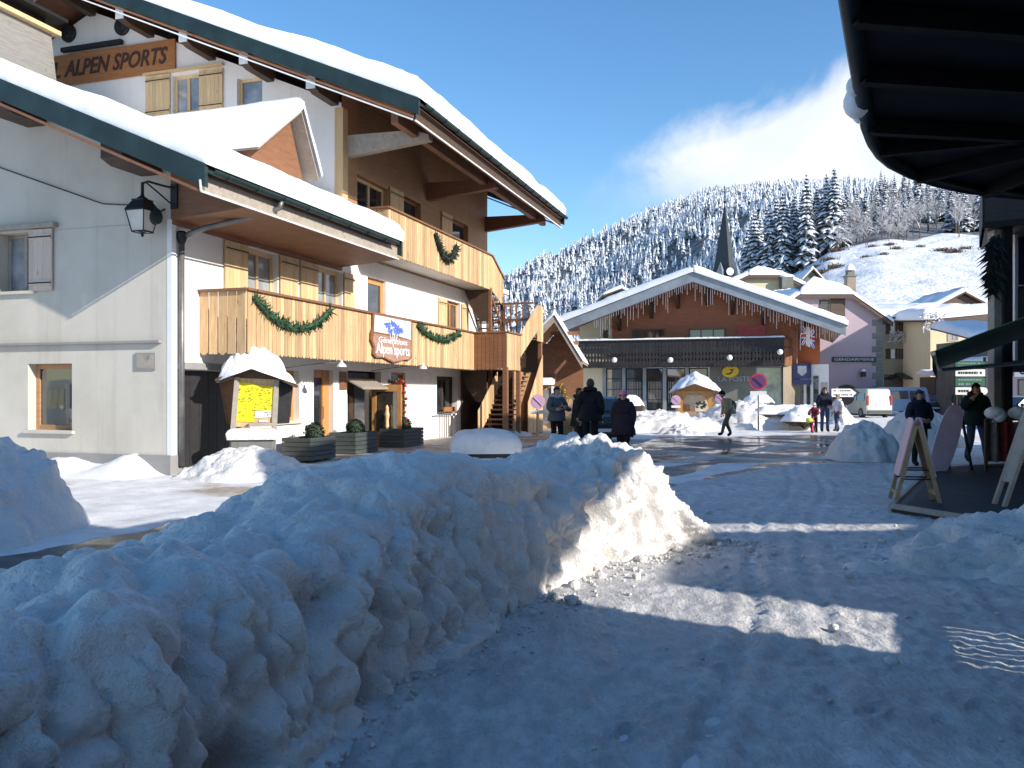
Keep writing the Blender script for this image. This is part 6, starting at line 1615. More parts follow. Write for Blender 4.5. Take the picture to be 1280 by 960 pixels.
m = MB(); m.prism([(al + .2, 4.3, 0), (ar - .2, 4.3, 0), (ar - .2, 4.3, zar - .05), (ap, 4.3, zap - .1), (al + .2, 4.3, zal - .05)], (0, .1, 0)); m.build('back_wall', M['wood_red'], e)
m = MB(); p0 = QF.a(668); m.box(p0 - .12, p0 + .12, .1, .34, 0, QF.z(420, p0)); m.build('post', M['wood_red'], e)
m = MB(); p1 = QF.a(685); m.box(p0 + .15, p1 + .25, .9, 1.0, 1.85, QF.z(428, p0)); m.build('boarding', M['wood_red'], e)
m = MB(); m.box(QF.a(673), QF.a(691), .5, 2.2, 0, 1.9); m.build('shop_front', M['wood'], e)
m = MB(); m.box(QF.a(675), QF.a(687), .46, .5, .25, 1.75); m.build('shop_glass', M['curtain_glass'], e)
m = MB(); m.box(QF.a(688), QF.a(691), .4, .52, 0, 1.9); m.build('white_post', M['white_paint'], e)
snow_sheet('ledge_snow', (QF.a(664), -.1, 1.95), (QF.a(691), -.1, 1.95), (QF.a(691), .9, 2.0), (QF.a(664), .9, 2.0), .3, M['roof_snow'], e, .06, .16, .6, (), 93, .03)
gl = QF.root('potted_fir', 'small fir with pale lights in a pot beside the timber porch', 'tree')
m = MB(); rr = random.Random(5); a0 = QF.a(701)
for k in range(420):
    h = rr.random(); a_ = rr.uniform(0, 6.28); rr_ = (1 - h) * .5 + .06; p_ = Vector((a0 + math.cos(a_) * rr_ * .6, .6 + math.sin(a_) * rr_ * .6, .5 + h * 1.5)); d = Vector((math.cos(a_), math.sin(a_), -.2)) * .16; s_ = Vector((-math.sin(a_), math.cos(a_), 0)) * .03
    m.add([p_ + s_, p_ - s_, p_ + d], [(0, 1, 2)])
m.build('crown', M['fir_green'], gl); m = MB(); m.lathe([(.2, 0), (.26, .4)], (a0, .6, .02), 12); m.tube([(a0, .6, .3), (a0, .6, 1.8)], .03, 5); m.build('pot', M['planter_wood'], gl)
m = MB()
for k in range(22): h = rr.random(); a_ = rr.uniform(0, 6.28); rr_ = ((1 - h) * .5 + .06) * .85; m.ball((a0 + math.cos(a_) * rr_, .6 + math.sin(a_) * rr_, .5 + h * 1.5), .035, 6)
m.build('bauble_lights', M['yellow'], gl)

# ------------------------------------------------------------------ right side of the street
RFa = math.atan2(.888, .46)      # the right hand fronts run this way
rd, rn = Vector((.46, .888, 0)), Vector((.888, -.46, 0))      # along the street, into the houses
# green awning
AW = thing('awning', 'dark green canvas shop awning over the terrace at the right edge', 'awning')
c_n, c_f = at(1166, 440, 14.0), at(1172, 461, 22.5)
M['canvas'] = plain('green canvas', (.018, .075, .055), .8, 0, .25, 1.5, 'World', bmp=.3, bscale=6, spec=.2)
n_ = 24; prof = [(0, 0), (1.0, .40), (2.0, .79), (3.2, 1.22)]
m = MB()
for i in range(n_):
    s0, s1 = i / n_, (i + 1) / n_
    for (o0, h0), (o1, h1) in zip(prof[:-1], prof[1:]):
        def q(s, o, h): b_ = c_n.lerp(c_f, s); return Vector((b_.x, b_.y, c_n.z + (c_f.z - c_n.z) * s)) + rn * o + Vector((0, 0, h - .03 * math.sin(s * math.pi * 8) ** 2))
        m.prism([q(s0, o0, h0), q(s1, o0, h0), q(s1, o1, h1), q(s0, o1, h1)], (0, 0, .012))
m.build('canvas', M['canvas'], AW)
m = MB(); k_ = 26
for i in range(k_):
    a, b = c_n.lerp(c_f, i / k_), c_n.lerp(c_f, (i + 1) / k_); d = Vector((0, 0, -.26 - .04 * (i % 2)))
    m.prism([a, b, b + d, a + d], tuple(rn * -.008))
m.build('valance', M['canvas'], AW)
M['bar_pale'] = plain('weathered bar', (.34, .31, .28), .5, .2, .2, 5)
m = MB(); m.tube([c_f + rn * .1 + Vector((0, 0, -.03)), c_f + rn * 1.9 + Vector((0, 0, .12)), c_f + rn * 2.6 + Vector((0, 0, .42)), c_f + rn * 3.6 + Vector((0, 0, .62))], .055, 8); m.tube([c_n + Vector((0, 0, -.02)), c_f + Vector((0, 0, -.02))], .04, 8); m.build('arm', M['bar_pale'], AW)
# the house the awning belongs to: timber balcony and posts
B0 = at(1228, 285, 22.0)
RB = thing('shop_house', 'dark timber house front with an overhanging balcony on posts at the right edge', 'building')
w0 = Vector((B0.x, B0.y, 0)) + rn * 1.9
m = MB(); e0_ = w0 - rd * 9.5 + rn * .0; e1_ = w0 + rd * 3.5
m.prism([e0_, e1_, e1_ + rn * 8, e0_ + rn * 8], (0, 0, 8.2)); m.build('wall', M['wood_black'], RB)
m = MB(); p0 = Vector((B0.x, B0.y, B0.z)); p1 = p0 + rd * 3.4
m.prism([p0, p1, p1 + rn * 1.88, p0 + rn * 1.88], (0, 0, .16)); m.prism([p0, p1, p1 + rn * .06, p0 + rn * .06], (0, 0, 1.15)); m.prism([p0, p0 + rn * 1.88, p0 + rn * 1.88 + rd * .06, p0 + rd * .06], (0, 0, 1.15)); m.build('balcony', M['wood_black'], RB)
pp = at(1246, 420, 22.3)
m = MB(); m.box(pp.x - .16, pp.x + .16, pp.y - .16, pp.y + .16, 0, B0.z + .0); m.build('post', M['wood_grey'], RB, bevel=.02)
pp2 = at(1256.5, 420, 22.2); m = MB(); m.box(pp2.x - .13, pp2.x + .13, pp2.y - .13, pp2.y + .13, 0, B0.z + .02); m.build('post', M['wood_black'], RB, bevel=.02)
m = MB(); q0, q1 = at(1266, 300, 23), at(1268.5, 300, 23); m.box(q0.x, q1.x + .02, 22.9, 23.1, 2.5, B0.z + .0); q2 = at(1270, 300, 23.4); m.build('white_post', M['white_paint'], RB)
m = MB(); m.box(q2.x, q2.x + 1.5, 23.3, 23.5, at(1270, 356, 23.4).z, B0.z); m.build('dark_panel', M['navy'], RB)
m = MB(); q3 = at(1259, 395, 23.8); m.box(q3.x, q3.x + 3, 23.6, 23.9, 2.2, at(1259, 359, 23.8).z); m.build('grey_panel', M['planter_wood'], RB)
snow_sheet('ledge_snow', (q3.x + .1, 23.4, at(1259, 359, 23.8).z), (q3.x + 3, 23.4, at(1259, 359, 23.8).z), (q3.x + 3, 24, at(1259, 359, 23.8).z), (q3.x + .1, 24, at(1259, 359, 23.8).z), .2, M['roof_snow'], RB, .08, .1, .5, (), 96, .03)
hg = thing('hanging_greenery', 'ragged dark fir branches tied to the balcony post at the right edge', 'branches')
m = MB(); rr = random.Random(12)
for k in range(520):
    h = rr.random(); p_ = Vector((pp.x - .2 + rr.uniform(-.12, .12), pp.y - .2 + rr.uniform(-.2, .1), at(1240, 300 + 60 * h, 22).z + rr.uniform(-.15, .15))); a_ = rr.uniform(0, 6.28); d = Vector((math.cos(a_) - .3, math.sin(a_), -.9)).normalized() * rr.uniform(.15, .4); s_ = d.cross(Vector((0, 1, .2))).normalized() * .035
    m.add([p_ + s_, p_ - s_, p_ + d], [(0, 1, 2)])
m.build('fir_sprays', M['fir_dark'], hg)
# wide curved canopy eave over our heads
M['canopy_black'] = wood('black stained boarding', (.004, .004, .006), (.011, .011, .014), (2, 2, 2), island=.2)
CE = thing('canopy', 'dark curved timber canopy eave close overhead with snow on its edge', 'canopy')
ZC = 3.5
def cpt(px, py): return gnd_at(px, py, ZC)
def gnd_at(px, py, z): Y = F * (EYE - z) / (py - HY); return Vector(((px - CX) / F * Y, Y, z))
edge = [Vector((-.25, 0.0, ZC)), Vector((.72, 2.1, ZC))] + [gnd_at(px, py, ZC) for px, py in ((1061, 0), (1069, 60), (1077, 115), (1085, 163), (1091, 180), (1101, 195), (1115, 207), (1140, 220), (1170, 230), (1205, 238), (1245, 243), (1283, 246))] + [Vector((5.35, 8.3, ZC))]
back = [Vector((5.6, 7.9, ZC)), Vector((4.75, 6.9, ZC)), Vector((3.75, 5.15, ZC)), Vector((2.95, 3.7, ZC)), Vector((1.9, 1.8, ZC)), Vector((1.0, 0, ZC))]
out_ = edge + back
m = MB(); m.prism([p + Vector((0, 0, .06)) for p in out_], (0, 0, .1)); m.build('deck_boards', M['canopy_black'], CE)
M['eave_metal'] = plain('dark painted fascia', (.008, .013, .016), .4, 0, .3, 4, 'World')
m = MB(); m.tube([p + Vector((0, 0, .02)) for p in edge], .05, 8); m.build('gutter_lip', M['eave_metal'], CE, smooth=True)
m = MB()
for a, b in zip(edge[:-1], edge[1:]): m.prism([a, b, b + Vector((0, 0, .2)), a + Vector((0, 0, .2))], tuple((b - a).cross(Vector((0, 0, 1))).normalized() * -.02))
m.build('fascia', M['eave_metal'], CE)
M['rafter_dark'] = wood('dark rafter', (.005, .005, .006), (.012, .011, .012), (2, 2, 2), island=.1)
for k, (i, t) in enumerate(((1, .6), (2, .3), (3, .6), (4, .9), (6, .5), (9, .2), (11, .6), (13, .2))):
    a = edge[i].lerp(edge[i + 1], t); b = a + Vector((.75, .12, 0)).normalized() * (1.25 if k < 6 else .5) if k < 4 else a.lerp(Vector((4.4, 5.9, ZC)), .75)
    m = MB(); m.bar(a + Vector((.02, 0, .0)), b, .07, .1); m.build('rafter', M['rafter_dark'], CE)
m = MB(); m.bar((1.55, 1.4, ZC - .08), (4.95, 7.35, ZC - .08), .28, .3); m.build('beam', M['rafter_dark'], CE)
for x, y in ((3.15, 4.2), (2.1, 2.35)):
    m = MB(); m.box(x - .1, x + .1, y - .1, y + .1, 0, ZC - .1); m.build('post', M['rafter_dark'], CE)
for px, py, s in ((1071, 128, .085), (1068, 108, .05), (1075, 143, .05)):
    p_ = gnd_at(px, py, ZC + .04); m = MB(); m.ball(p_, s, 14, 0, (1.0, 1.0, 1.25)); m.build('snow_lump', M['snow'], CE, smooth=True)
snow_sheet('roof_snow', edge[1] + Vector((.12, 0, .17)), edge[5] + Vector((.1, -.2, .17)), Vector((4.6, 6.6, ZC + .17)), Vector((1.9, 1.8, ZC + .17)), .3, M['roof_snow'], CE, .1, .25, .5, (), 97, .05)

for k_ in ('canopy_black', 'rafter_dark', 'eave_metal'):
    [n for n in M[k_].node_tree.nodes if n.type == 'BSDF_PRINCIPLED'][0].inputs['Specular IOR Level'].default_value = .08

# unseen masses added on the sunny side, shaped to throw shade across the footway
def shade_block(label, pts, h, mat='wood_dark'):
    e = thing('shade_house', label, 'building')
    m = MB(); m.prism([(x, y, 0) for x, y in pts], (0, 0, h)); m.build('wall', M[mat], e)
    cx_ = sum(p[0] for p in pts) / len(pts); cy_ = sum(p[1] for p in pts) / len(pts)
    q = [Vector((x, y, h)) for x, y in pts]
    snow_sheet('roof_snow', q[0], q[1], q[2], q[3], .3, M['roof_snow'], e, .4, .3, .5, (), 99, .05)
    return e
c0 = Vector((8.0, 1.16, 0))
sx_, sy_ = Vector((.80, -.60, 0)), Vector((.60, .80, 0))
pts = [c0 - sy_ * 15, c0, c0 + sx_ * 7, c0 + sx_ * 7 - sy_ * 15]
NB = shade_block('unseen tall dark house beside us, shaped to shade the foreground', [(p.x, p.y) for p in pts], 9.4)  # out of sight; walls turned along the sun to shape its shade
m = MB(); m.prism([(7.0, 2.95, 6.0), (10.4, 2.1, 6.0), (11.15, -.9, 6.0), (9, -.6, 6.0), (7.6, 1.0, 6.0)], (0, 0, .25)); m.build('shade_wing', M['wood_dark'], NB)  # slab added to carry the shade further along the snow bank
def shade_roof(label, poly, z, posts):  # unseen roof slabs, added only to cast shade
    e = thing('shade_slab', label, 'shade_roof')
    m = MB(); m.prism([(x, y, z) for x, y in poly], (0, 0, .2)); m.build('deck', M['wood_dark'], e)
    for x, y in posts: m = MB(); m.box(x - .08, x + .08, y - .08, y + .08, 0, z); m.build('post', M['wood_dark'], e)
ZS = 5.0; SH = Vector((.815, -.579)) * ZS / math.tan(ELEV)
def sh(pts): return [(x + SH.x, y + SH.y) for x, y in pts]
S1 = [(1.5, 6.95), (2.15, 9.55), (4.7, 9.7), (5.3, 10.4), (10, 10.4), (10, .98)]  # outline of the shade wanted on the ground
S2 = [(1.9, 10.45), (5.0, 10.35), (12.5, 10.38), (13.5, 19.2), (3.6, 17.6)]
shade_roof('unseen flat slab added to shade the footway beside the sunlit patch', sh(S1), ZS, sh([(9.7, 10.1), (9.7, 1.6), (5, 9.0)]))
FE = thing('unseen_fence', 'unseen picket fence added to stripe the footway with light', 'fence')  # unseen; gaps between its pickets let stripes of light through
fa, fd_ = Vector((4.83, 3.37, 0)), Vector((.402, .915, 0)); m = MB(); nn_ = 10
for k in range(nn_):
    p0 = fa + fd_ * (k * .122 - .03); m.bar(p0 + fd_ * .048, p0 + fd_ * .048 + Vector((0, 0, 1.32)), .094, .03, fd_.cross(Vector((0, 0, 1))))
m.build('picket', M['wood_grey'], FE)
m = MB(); m.bar(fa - fd_ * .2 + Vector((0, 0, 1.37)), fa + fd_ * 1.2 + Vector((0, 0, 1.37)), .07, .13); m.build('top_rail', M['wood_grey'], FE)
shade_roof('unseen flat slab added to shade the far footway and deck', sh(S2), ZS, sh([(12.0, 11), (13, 18.6), (8, 17.5)]))  # second added slab, darkens the deck and the far footway

sh8 = Vector((.815, -.579)) * 8.0 / math.tan(ELEV)
shade_roof('unseen high slab added to shade the planters and bench', [(x + sh8.x, y + sh8.y) for x, y in ((-5.4, 16.5), (-4.3, 15.3), (0.6, 19.3), (0.4, 21.4), (-4.8, 21.2))], 8.0, [])  # added slab without supports, there for its shade
shade_block('unseen tall block added to shade the mauve wall', [(35.8, 57.5), (36.2, 50.5), (44, 51), (44, 58)], 12.0)  # added out of sight to darken the mauve front

# ------------------------------------------------------------------ terrace deck and boards on it
dk = [gnd(1114, 634, .12), gnd(1166, 584, .12), Vector((16, 21, .12)), Vector((14, 9, .12)), gnd(1300, 664, .12)]
m = MB(); m.prism([p + Vector((0, 0, -.12)) for p in dk], (0, 0, .12)); D_ = m.build('timber_deck', M['wood_black'], None)
tag(D_, 'dark low terrace deck covered with matting at the right', 'deck')
m = MB(); m.bar(dk[0] + Vector((0, 0, .02)), dk[4] + Vector((0, 0, .02)), .1, .06); m.bar(dk[0] + Vector((0, 0, .015)), dk[1] + Vector((0, 0, .015)), .06, .05); m.build('edge_board', M['wood_grey'], D_)
M['mat_rubber'] = plain('dark ribbed matting', (.02, .024, .027), .7, 0, .4, 3, 'World', bmp=.6, bscale=30)
ins = [d.lerp(sum(dk, Vector()) / 5, .05) + Vector((0, 0, .004)) for d in dk]
m = MB(); m.prism(ins, (0, 0, .008)); tag(m.build('matting', M['mat_rubber']), 'dark ribbed mat lying on the terrace deck', 'mat')
M['board_pink'] = plain('faded pink board', (.62, .4, .44), .5, 0, .16, 3)
M['board_frame'] = wood('yellowed board frame', (.3, .2, .1), (.44, .31, .17), (3, 3, 3), island=.1)
def a_board(label, base, yaw, h, spread, w_, mat, legm):
    e = thing('sandwich_board', label, 'sign', base, yaw)
    for s in (-1, 1):
        m = MB(); top = Vector((s * .02, 0, h)); bot = Vector((s * spread / 2, 0, 0))
        for y in (-w_ / 2, w_ / 2): m.bar(bot + Vector((0, y, 0)), top + Vector((0, y, 0)), .045, .05)
        lm = bot.lerp(top, .12); m.bar(lm + Vector((0, -w_ / 2, 0)), lm + Vector((0, w_ / 2, 0)), .04, .05); m.build('leg', M[legm], e)
        m = MB(); a, b = bot.lerp(top, .34), bot.lerp(top, 1.04)
        m.prism([a + Vector((s * .03, -w_ / 2, 0)), a + Vector((s * .03, w_ / 2, 0)), b + Vector((s * .03, w_ / 2, 0)), b + Vector((s * .03, w_ / 2 * .5, .06)), b + Vector((s * .03, -w_ / 2 * .5, .06)), b + Vector((s * .03, -w_ / 2, 0))], (s * .02, 0, 0)); m.build('panel', M[mat], e)
    m = MB()
    for y in (-w_ / 2 + .03, w_ / 2 - .03):
        for t in (.3, .42): a = Vector((-spread / 2, y, 0)).lerp(Vector((0, y, h)), t); b = Vector((spread / 2, y, 0)).lerp(Vector((0, y, h)), t); m.bar(a, b, .012, .02)
    m.build('stay', M['iron'], e)
    return e
a_board('pale wooden sandwich board seen from its side at the deck corner', tuple(gnd(1143, 626, .13)), R(-14), 1.06, .56, .42, 'board_pink', 'board_frame')
b_ = gnd(1249, 632, .13)
e = thing('leaning_board', 'grey framed sandwich board leaning at the right edge of the deck', 'sign', tuple(b_), R(-5))
m = MB(); v1 = Vector((.52, .1, 1.45))
for y in (-.14, .14): m.bar((0, y, 0), Vector((0, y, 0)) + v1, .05, .05)
m.build('leg', M['wood_grey'], e); m = MB(); m.prism([Vector((-.02, -.14, 0)) + v1 * .22, Vector((-.02, .14, 0)) + v1 * .22, Vector((-.02, .14, 0)) + v1, Vector((-.02, -.14, 0)) + v1], (.03, 0, .0)); m.build('panel', M['wood_grey'], e)
m = MB(); m.bar((1.05, 0, 0), v1, .05, .3); m.build('back_leg', M['wood_black'], e)
# ski shaped pink board on an easel
p_ = gnd(1172, 589, .13); e = thing('ski_board_sign', 'tall pink ski shaped board tilted on dark legs', 'sign', tuple(p_), R(-8))
W_ = 13.5 * p_.y / F; L_ = 1.5
pts = []
for k in range(28):
    t = k / 28 * 2 * math.pi; x = math.cos(t); y = math.sin(t)
    pts.append((W_ * (abs(x) ** .75) * (1 if x > 0 else -1), L_ / 2 * (abs(y) ** .8) * (1 if y > 0 else -1)))
tilt = Matrix.Rotation(R(20), 4, 'Y') @ Matrix.Rotation(R(-12), 4, 'X')
m = MB(); m.prism([tilt @ Vector((x, 0, y + L_ / 2 - .12)) for x, y in pts], tilt @ Vector((0, .03, 0))); m.build('panel', M['board_pink'], e)
m = MB(); rr = random.Random(1)
for z0 in (1.0, .92, .6, .5, .42):
    for k in range(5): x0 = -.15 + k * .07; m.prism([tilt @ Vector((x0, -.004, z0)), tilt @ Vector((x0 + .05, -.004, z0)), tilt @ Vector((x0 + .05, -.004, z0 + .035)), tilt @ Vector((x0, -.004, z0 + .035))], (0, -.002, 0))
m.build('faded_marks', M['poster_pink'], e)
m = MB(); tp = tilt @ Vector((.12, .03, 1.25)); m.bar(tp, (.75, .35, -.02), .04, .04); m.bar(tilt @ Vector((.0, .03, 1.0)), (.36, .45, -.02), .04, .04); m.build('leg', M['iron'], e)
# clothes rail with fur caps
p_ = gnd(1262, 590, .13); e = thing('display_rack', 'display rack with red cloth and white fluffy tops on the deck', 'rack', tuple(p_))
m = MB(); m.bar((-.45, 0, 0), (-.45, 0, 1.0), .05, .05); m.bar((.75, 0, 0), (.75, 0, 1.0), .05, .05); m.bar((-.45, 0, 1.0), (.75, 0, 1.0), .05, .05); m.bar((-.45, 0, .1), (.75, 0, .1), .05, .05); m.build('frame', M['wood_dark'], e)
M['cloth_red'] = plain('dark red cloth', (.22, .02, .02), .85, 0, .4, 6); M['cloth_grey'] = plain('grey brown cloth', (.12, .09, .08), .9, 0, .4, 6); M['fur'] = plain('white fluff', (.78, .78, .78), .95, 0, .12, 20, bmp=1, bscale=50)
for k in range(5):
    m = MB(); x = -.3 + k * .22; pts = []
    for i in range(9):
        a = i / 8; pts.append((x - .11 + .22 * a, .1 * math.sin(a * 9 + k), .95))
    for i in range(8):
        a, b = Vector(pts[i]), Vector(pts[i + 1]); m.prism([a, b, b + Vector((.02, -.04, -.75)), a + Vector((-.02, -.04, -.75))], (0, .02, 0))
    m.build('cloth', M['cloth_red' if k % 2 else 'cloth_grey'], e)
for k in range(3):
    m = MB(); c = Vector((-.28 + k * .45, 0, 1.12)); m.ball(c, .17, 14, 0, (1.1, 1, .75)); m.ball(c + Vector((.06, -.05, -.05)), .13, 12); m.build('fluffy_top', M['fur'], e, smooth=True)

# ------------------------------------------------------------------ road signs
def disc_sign(label, px, py, Y, r_, face, rim, zg=0.0, plate=True, pole=(.035, 'grey_metal'), group=None, back=False):
    p = at(px, py, Y); e = thing('road_sign', label, 'road sign', (p.x, p.y, 0), math.atan2(-p.x, p.y), group)
    m = MB(); m.tube([(0, .03, zg), (0, .03, p.z + r_ * .3)], pole[0], 8); m.build('pole', M[pole[1]], e)
    m = MB(); m.lathe([(r_, .012), (r_, -.012)][::-1], (0, 0, p.z), 28, axis='y'); m.build('rim', M[rim], e)
    m = MB(); m.lathe([(r_ * .78, -.02), (r_ * .78, -.013)], (0, 0, p.z), 28, axis='y'); m.build('face', M[face], e)
    if not back:
        m = MB(); s = r_ * .55; m.bar((-s, -.024, p.z + s), (s, -.024, p.z - s), .006, r_ * .2, (0, 1, 0)); m.build('slash', M[rim], e)
    if plate: m = MB(); m.box(-r_ * .95, r_ * .95, -.015, .01, p.z - r_ * 1.65, p.z - r_ * 1.15); m.build('plate', M['white_paint'], e)
    return e
M['sign_mauve'] = plain('faded mauve enamel', (.46, .33, .5), .45, 0, .06, 4); M['sign_pale_red'] = plain('faded red rim', (.62, .33, .38), .45, 0, .06, 4)
M['sign_plum'] = plain('plum blue enamel', (.12, .05, .16), .4, 0, .1, 4); M['sign_redrim'] = plain('red rim', (.45, .04, .07), .4, 0, .1, 4)
disc_sign('faded mauve no parking disc in front of the timber porch', 672, 502, 31, .27, 'sign_mauve', 'sign_pale_red', pole=(.05, 'wood_pale'))
disc_sign('dark plum no parking disc on a slim pole above the sharp cut snow bank', 948, 477, 36, .35, 'sign_plum', 'sign_redrim')
disc_sign('faded no parking disc at the left post of the snow covered kiosk', 845, 500, 45.5, .25, 'sign_mauve', 'sign_pale_red')
disc_sign('faded no parking disc at the right post of the snow covered kiosk', 900, 498, 45.5, .25, 'sign_mauve', 'sign_pale_red')
disc_sign('dark round back of a road sign above the white arrow sign', 1058, 497, 44, .38, 'iron', 'iron', plate=False, back=True)
def finger(root, p, w_, h_, mat, arrow=0, rows=1, ink='iron'):
    m = MB(); x0, x1 = -w_ / 2, w_ / 2; pts = [(x0, -h_ / 2), (x1, -h_ / 2)] + ([(x1 + h_ * .55, 0)] if arrow else []) + [(x1, h_ / 2), (x0, h_ / 2)]
    m.prism([(p[0] + x, p[1], p[2] + z) for x, z in pts], (0, .03, 0)); o = m.build('panel', M[mat], root)
    m = MB(); rr = random.Random(int(p[2] * 100))
    for r_ in range(rows):
        z = p[2] + h_ * (.5 - (r_ + .5) / rows); x = p[0] + x0 + .08
        while x < p[0] + x1 - .15:
            l = rr.uniform(.03, .09); m.box(x, x + l, p[1] - .006, p[1] - .001, z - h_ * .16 / rows, z + h_ * .16 / rows); x += l + rr.choice((.02, .02, .02, .07))
    m.build('lettering', M[ink], o)
p = at(1055, 491, 39); e = thing('direction_sign', 'white arrow shaped direction sign pointing right in front of the pale van', 'road sign', (p.x, p.y, 0))
m = MB(); m.tube([(-.3, .06, 0), (-.3, .06, p.z + .25)], .04, 8); m.build('pole', M['grey_metal'], e)
finger(e, (-.05, 0, p.z), 1.02, .37, 'white_paint', 1, 2)
m = MB(); m.prism([(.3, -.01, p.z + .2), (.47, -.01, p.z + .2), (.72, -.01, p.z), (.47, -.01, p.z - .2), (.42, -.01, p.z - .14), (.58, -.01, p.z)], (0, .005, 0)); m.build('arrow_edge', M['iron'], e)
p = at(1213, 473, 27); e = thing('signpost', 'post with stacked green and white direction panels behind the walking man', 'signpost', (p.x, p.y, 0))
M['sign_green'] = plain('green sign enamel', (.015, .12, .07), .45, 0, .15, 4)
m = MB(); m.tube([(.5, .08, 0), (.5, .08, 2.75)], .05, 8); m.tube([(-.42, .08, 0), (-.42, .08, 2.7)], .05, 8); m.build('pole', M['iron'], e)
s_ = 27 / F
for (y0, y1, mt, ar, rw, ink) in ((452, 460, 'sign_green', 0, 2, 'tin_grey'), (461.5, 470.5, 'white_paint', 0, 1, 'iron'), (472, 483, 'sign_green', 0, 2, 'tin_grey'), (484, 493.5, 'white_paint', 1, 1, 'iron')):
    finger(e, (0, 0, EYE - ((y0 + y1) / 2 - HY) * s_), 37 * s_, (y1 - y0) * s_ * .97, mt, ar, rw, ink)

# ------------------------------------------------------------------ kiosk under a snow hat
KP = at(868, 490, 46); KF = Fr(KP.x, KP.y, R(-14)); zk = lambda py: KF.z(py, 0, 0)
e = KF.root('kiosk', 'small open timber information kiosk under a thick cap of snow', 'kiosk')
k0, k1 = KF.a(850), KF.a(888)
for x in (k0, k1):
    for d in (0, 1.3):
        m = MB(); m.box(x - .13, x + .13, d - .13, d + .13, 0, 1.62); m.build('post', M['frame_orange'], e)
m = MB()
for x, s in ((k0, 1), (k1, -1)): m.prism([(x + s * .13, -.1, 1.05), (x + s * .13, -.1, 1.56), (x + s * .55, -.1, 1.56), (x + s * .36, -.1, 1.45), (x + s * .2, -.1, 1.26)], (0, .16, 0))
m.box(k0 - .25, k1 + .25, -.14, .1, 1.56, 1.7); m.prism([(k0 - .15, -.05, 1.7), (k1 + .15, -.05, 1.7), ((k0 + k1) / 2, -.05, 2.14)], (0, .08, 0)); m.build('gable_frame', M['frame_orange'], e)
m = MB(); kc = (k0 + k1) / 2
m.prism([(k0 - .5, -.4, 1.58), (kc, -.4, 2.2), (kc, 1.8, 2.2), (k0 - .5, 1.8, 1.58)], (0, 0, .08)); m.prism([(kc, -.4, 2.2), (k1 + .5, -.4, 1.58), (k1 + .5, 1.8, 1.58), (kc, 1.8, 2.2)], (0, 0, .08)); ro = m.build('roof', M['wood_red'], e)
snow_mound('roof_snow', None, kc, .65, (k1 - k0) / 2 + .62, 1.4, .62, M['roof_snow'], ro, seed=31, lump=.1, power=2.6, z0=1.62, n=110, gable=(1.45, .5))
M['map_paper'] = plain('pale map panel', (.72, .66, .5), .6, 0, .2, 2.5)
m = MB(); m.box(k0 + .14, k1 - .14, .5, .56, .6, 1.5); mp_ = m.build('map_panel', M['map_paper'], e)
m = MB(); rr = random.Random(6)
for k in range(26): x, z = rr.uniform(k0 + .8, k1 - .3), rr.uniform(.7, 1.1); m.box(x, x + .12, .49, .499, z, z + .07)
m.build('map_marks', M['planter_wood'], mp_)
m = MB(); m.box(k0 - .1, k1 + .1, .1, .3, .45, .56); m.box(k0 + .16, k0 + .5, .44, .49, .62, .95); m.build('shelf', M['frame_orange'], e)
# things buried in snow along the front
def snowed_box(label, px, py, Y, wpx, hb, cap, mat, seed, group=None):
    p = at(px, py, Y); w_ = wpx * Y / F / 2; e = thing('covered_box', label, 'snowed-in box', (p.x, p.y, 0), R(-12), group)
    m = MB(); m.box(-w_ * .85, w_ * .85, -.5, .5, 0, hb); m.build('body', M[mat], e, bevel=.03)
    snow_mound('snow_cap', None, 0, 0, w_, .75, cap, M['roof_snow'], e, seed=seed, lump=.1, power=2.6, z0=hb - .02, n=60)
snowed_box('low dark box under a thick snow cap, right of the pink hat', 790, 500, 44, 34, 1.0, .55, 'wood_dark', 2)
snowed_box('snow capped low box behind the couple by the cream wall', 711, 500, 42, 26, 1.0, .6, 'wood_dark', 3)
snowed_box('grey cabinet under snow behind the plum no parking disc', 948, 500, 43, 40, 1.15, .5, 'planter_wood', 4)
# low wall with snow on it, and a snow buried bush
p = at(985, 512, 37); e = thing('low_wall', 'short brown stone wall stub topped with snow near the balance bike', 'wall', (p.x, p.y, 0), R(-10))
m = MB(); m.box(-1.6, .9, -.25, .25, 0, .75); m.build('stones', M['stone_brown'], e); snow_mound('snow_cap', None, -.3, 0, 1.35, .5, .45, M['roof_snow'], e, seed=7, power=2.6, z0=.72, n=60)
p = at(1005, 516, 36); e = thing('buried_bush', 'bush bent under a sunlit lump of snow beside the low wall', 'bush', (p.x, p.y, 0))
m = MB(); rr = random.Random(3)
for k in range(70): a = rr.uniform(0, 6.28); m.tube([(0, 0, .1), (math.cos(a) * .5, math.sin(a) * .4, .5), (math.cos(a) * .9, math.sin(a) * .6, rr.uniform(.3, .7))], .012, 3, 0, False)
m.build('twigs', M['wood_dark'], e); snow_mound('snow_cap', None, 0.05, 0, .95, .7, .75, M['roof_snow'], e, seed=9, power=2.2, z0=.45, n=60, lump=.16)
# bench under its snow cushion in front of the chalet
p = gnd(606, 584); e = thing('bench', 'dark bench under a thick rounded snow cushion beyond the snow bank', 'bench', (p.x, p.y + .2, 0), R(6))
m = MB(); m.box(-.7, .7, -.28, .28, .2, .32); m.build('seat', M['wood_black'], e); m = MB(); m.box(-.7, .7, .24, .3, .3, .5); m.build('backrest', M['wood_black'], e)
for x in (-.6, .6): m = MB(); m.box(x - .05, x + .05, -.25, .25, 0, .2); m.build('leg', M['wood_black'], e)
snow_sheet('snow_cushion', (-.76, -.36, .3), (.76, -.36, .3), (.76, .36, .3), (-.76, .36, .3), .46, M['bank_snow'], e, .025, .3, .35, (), 103, .06, .05)

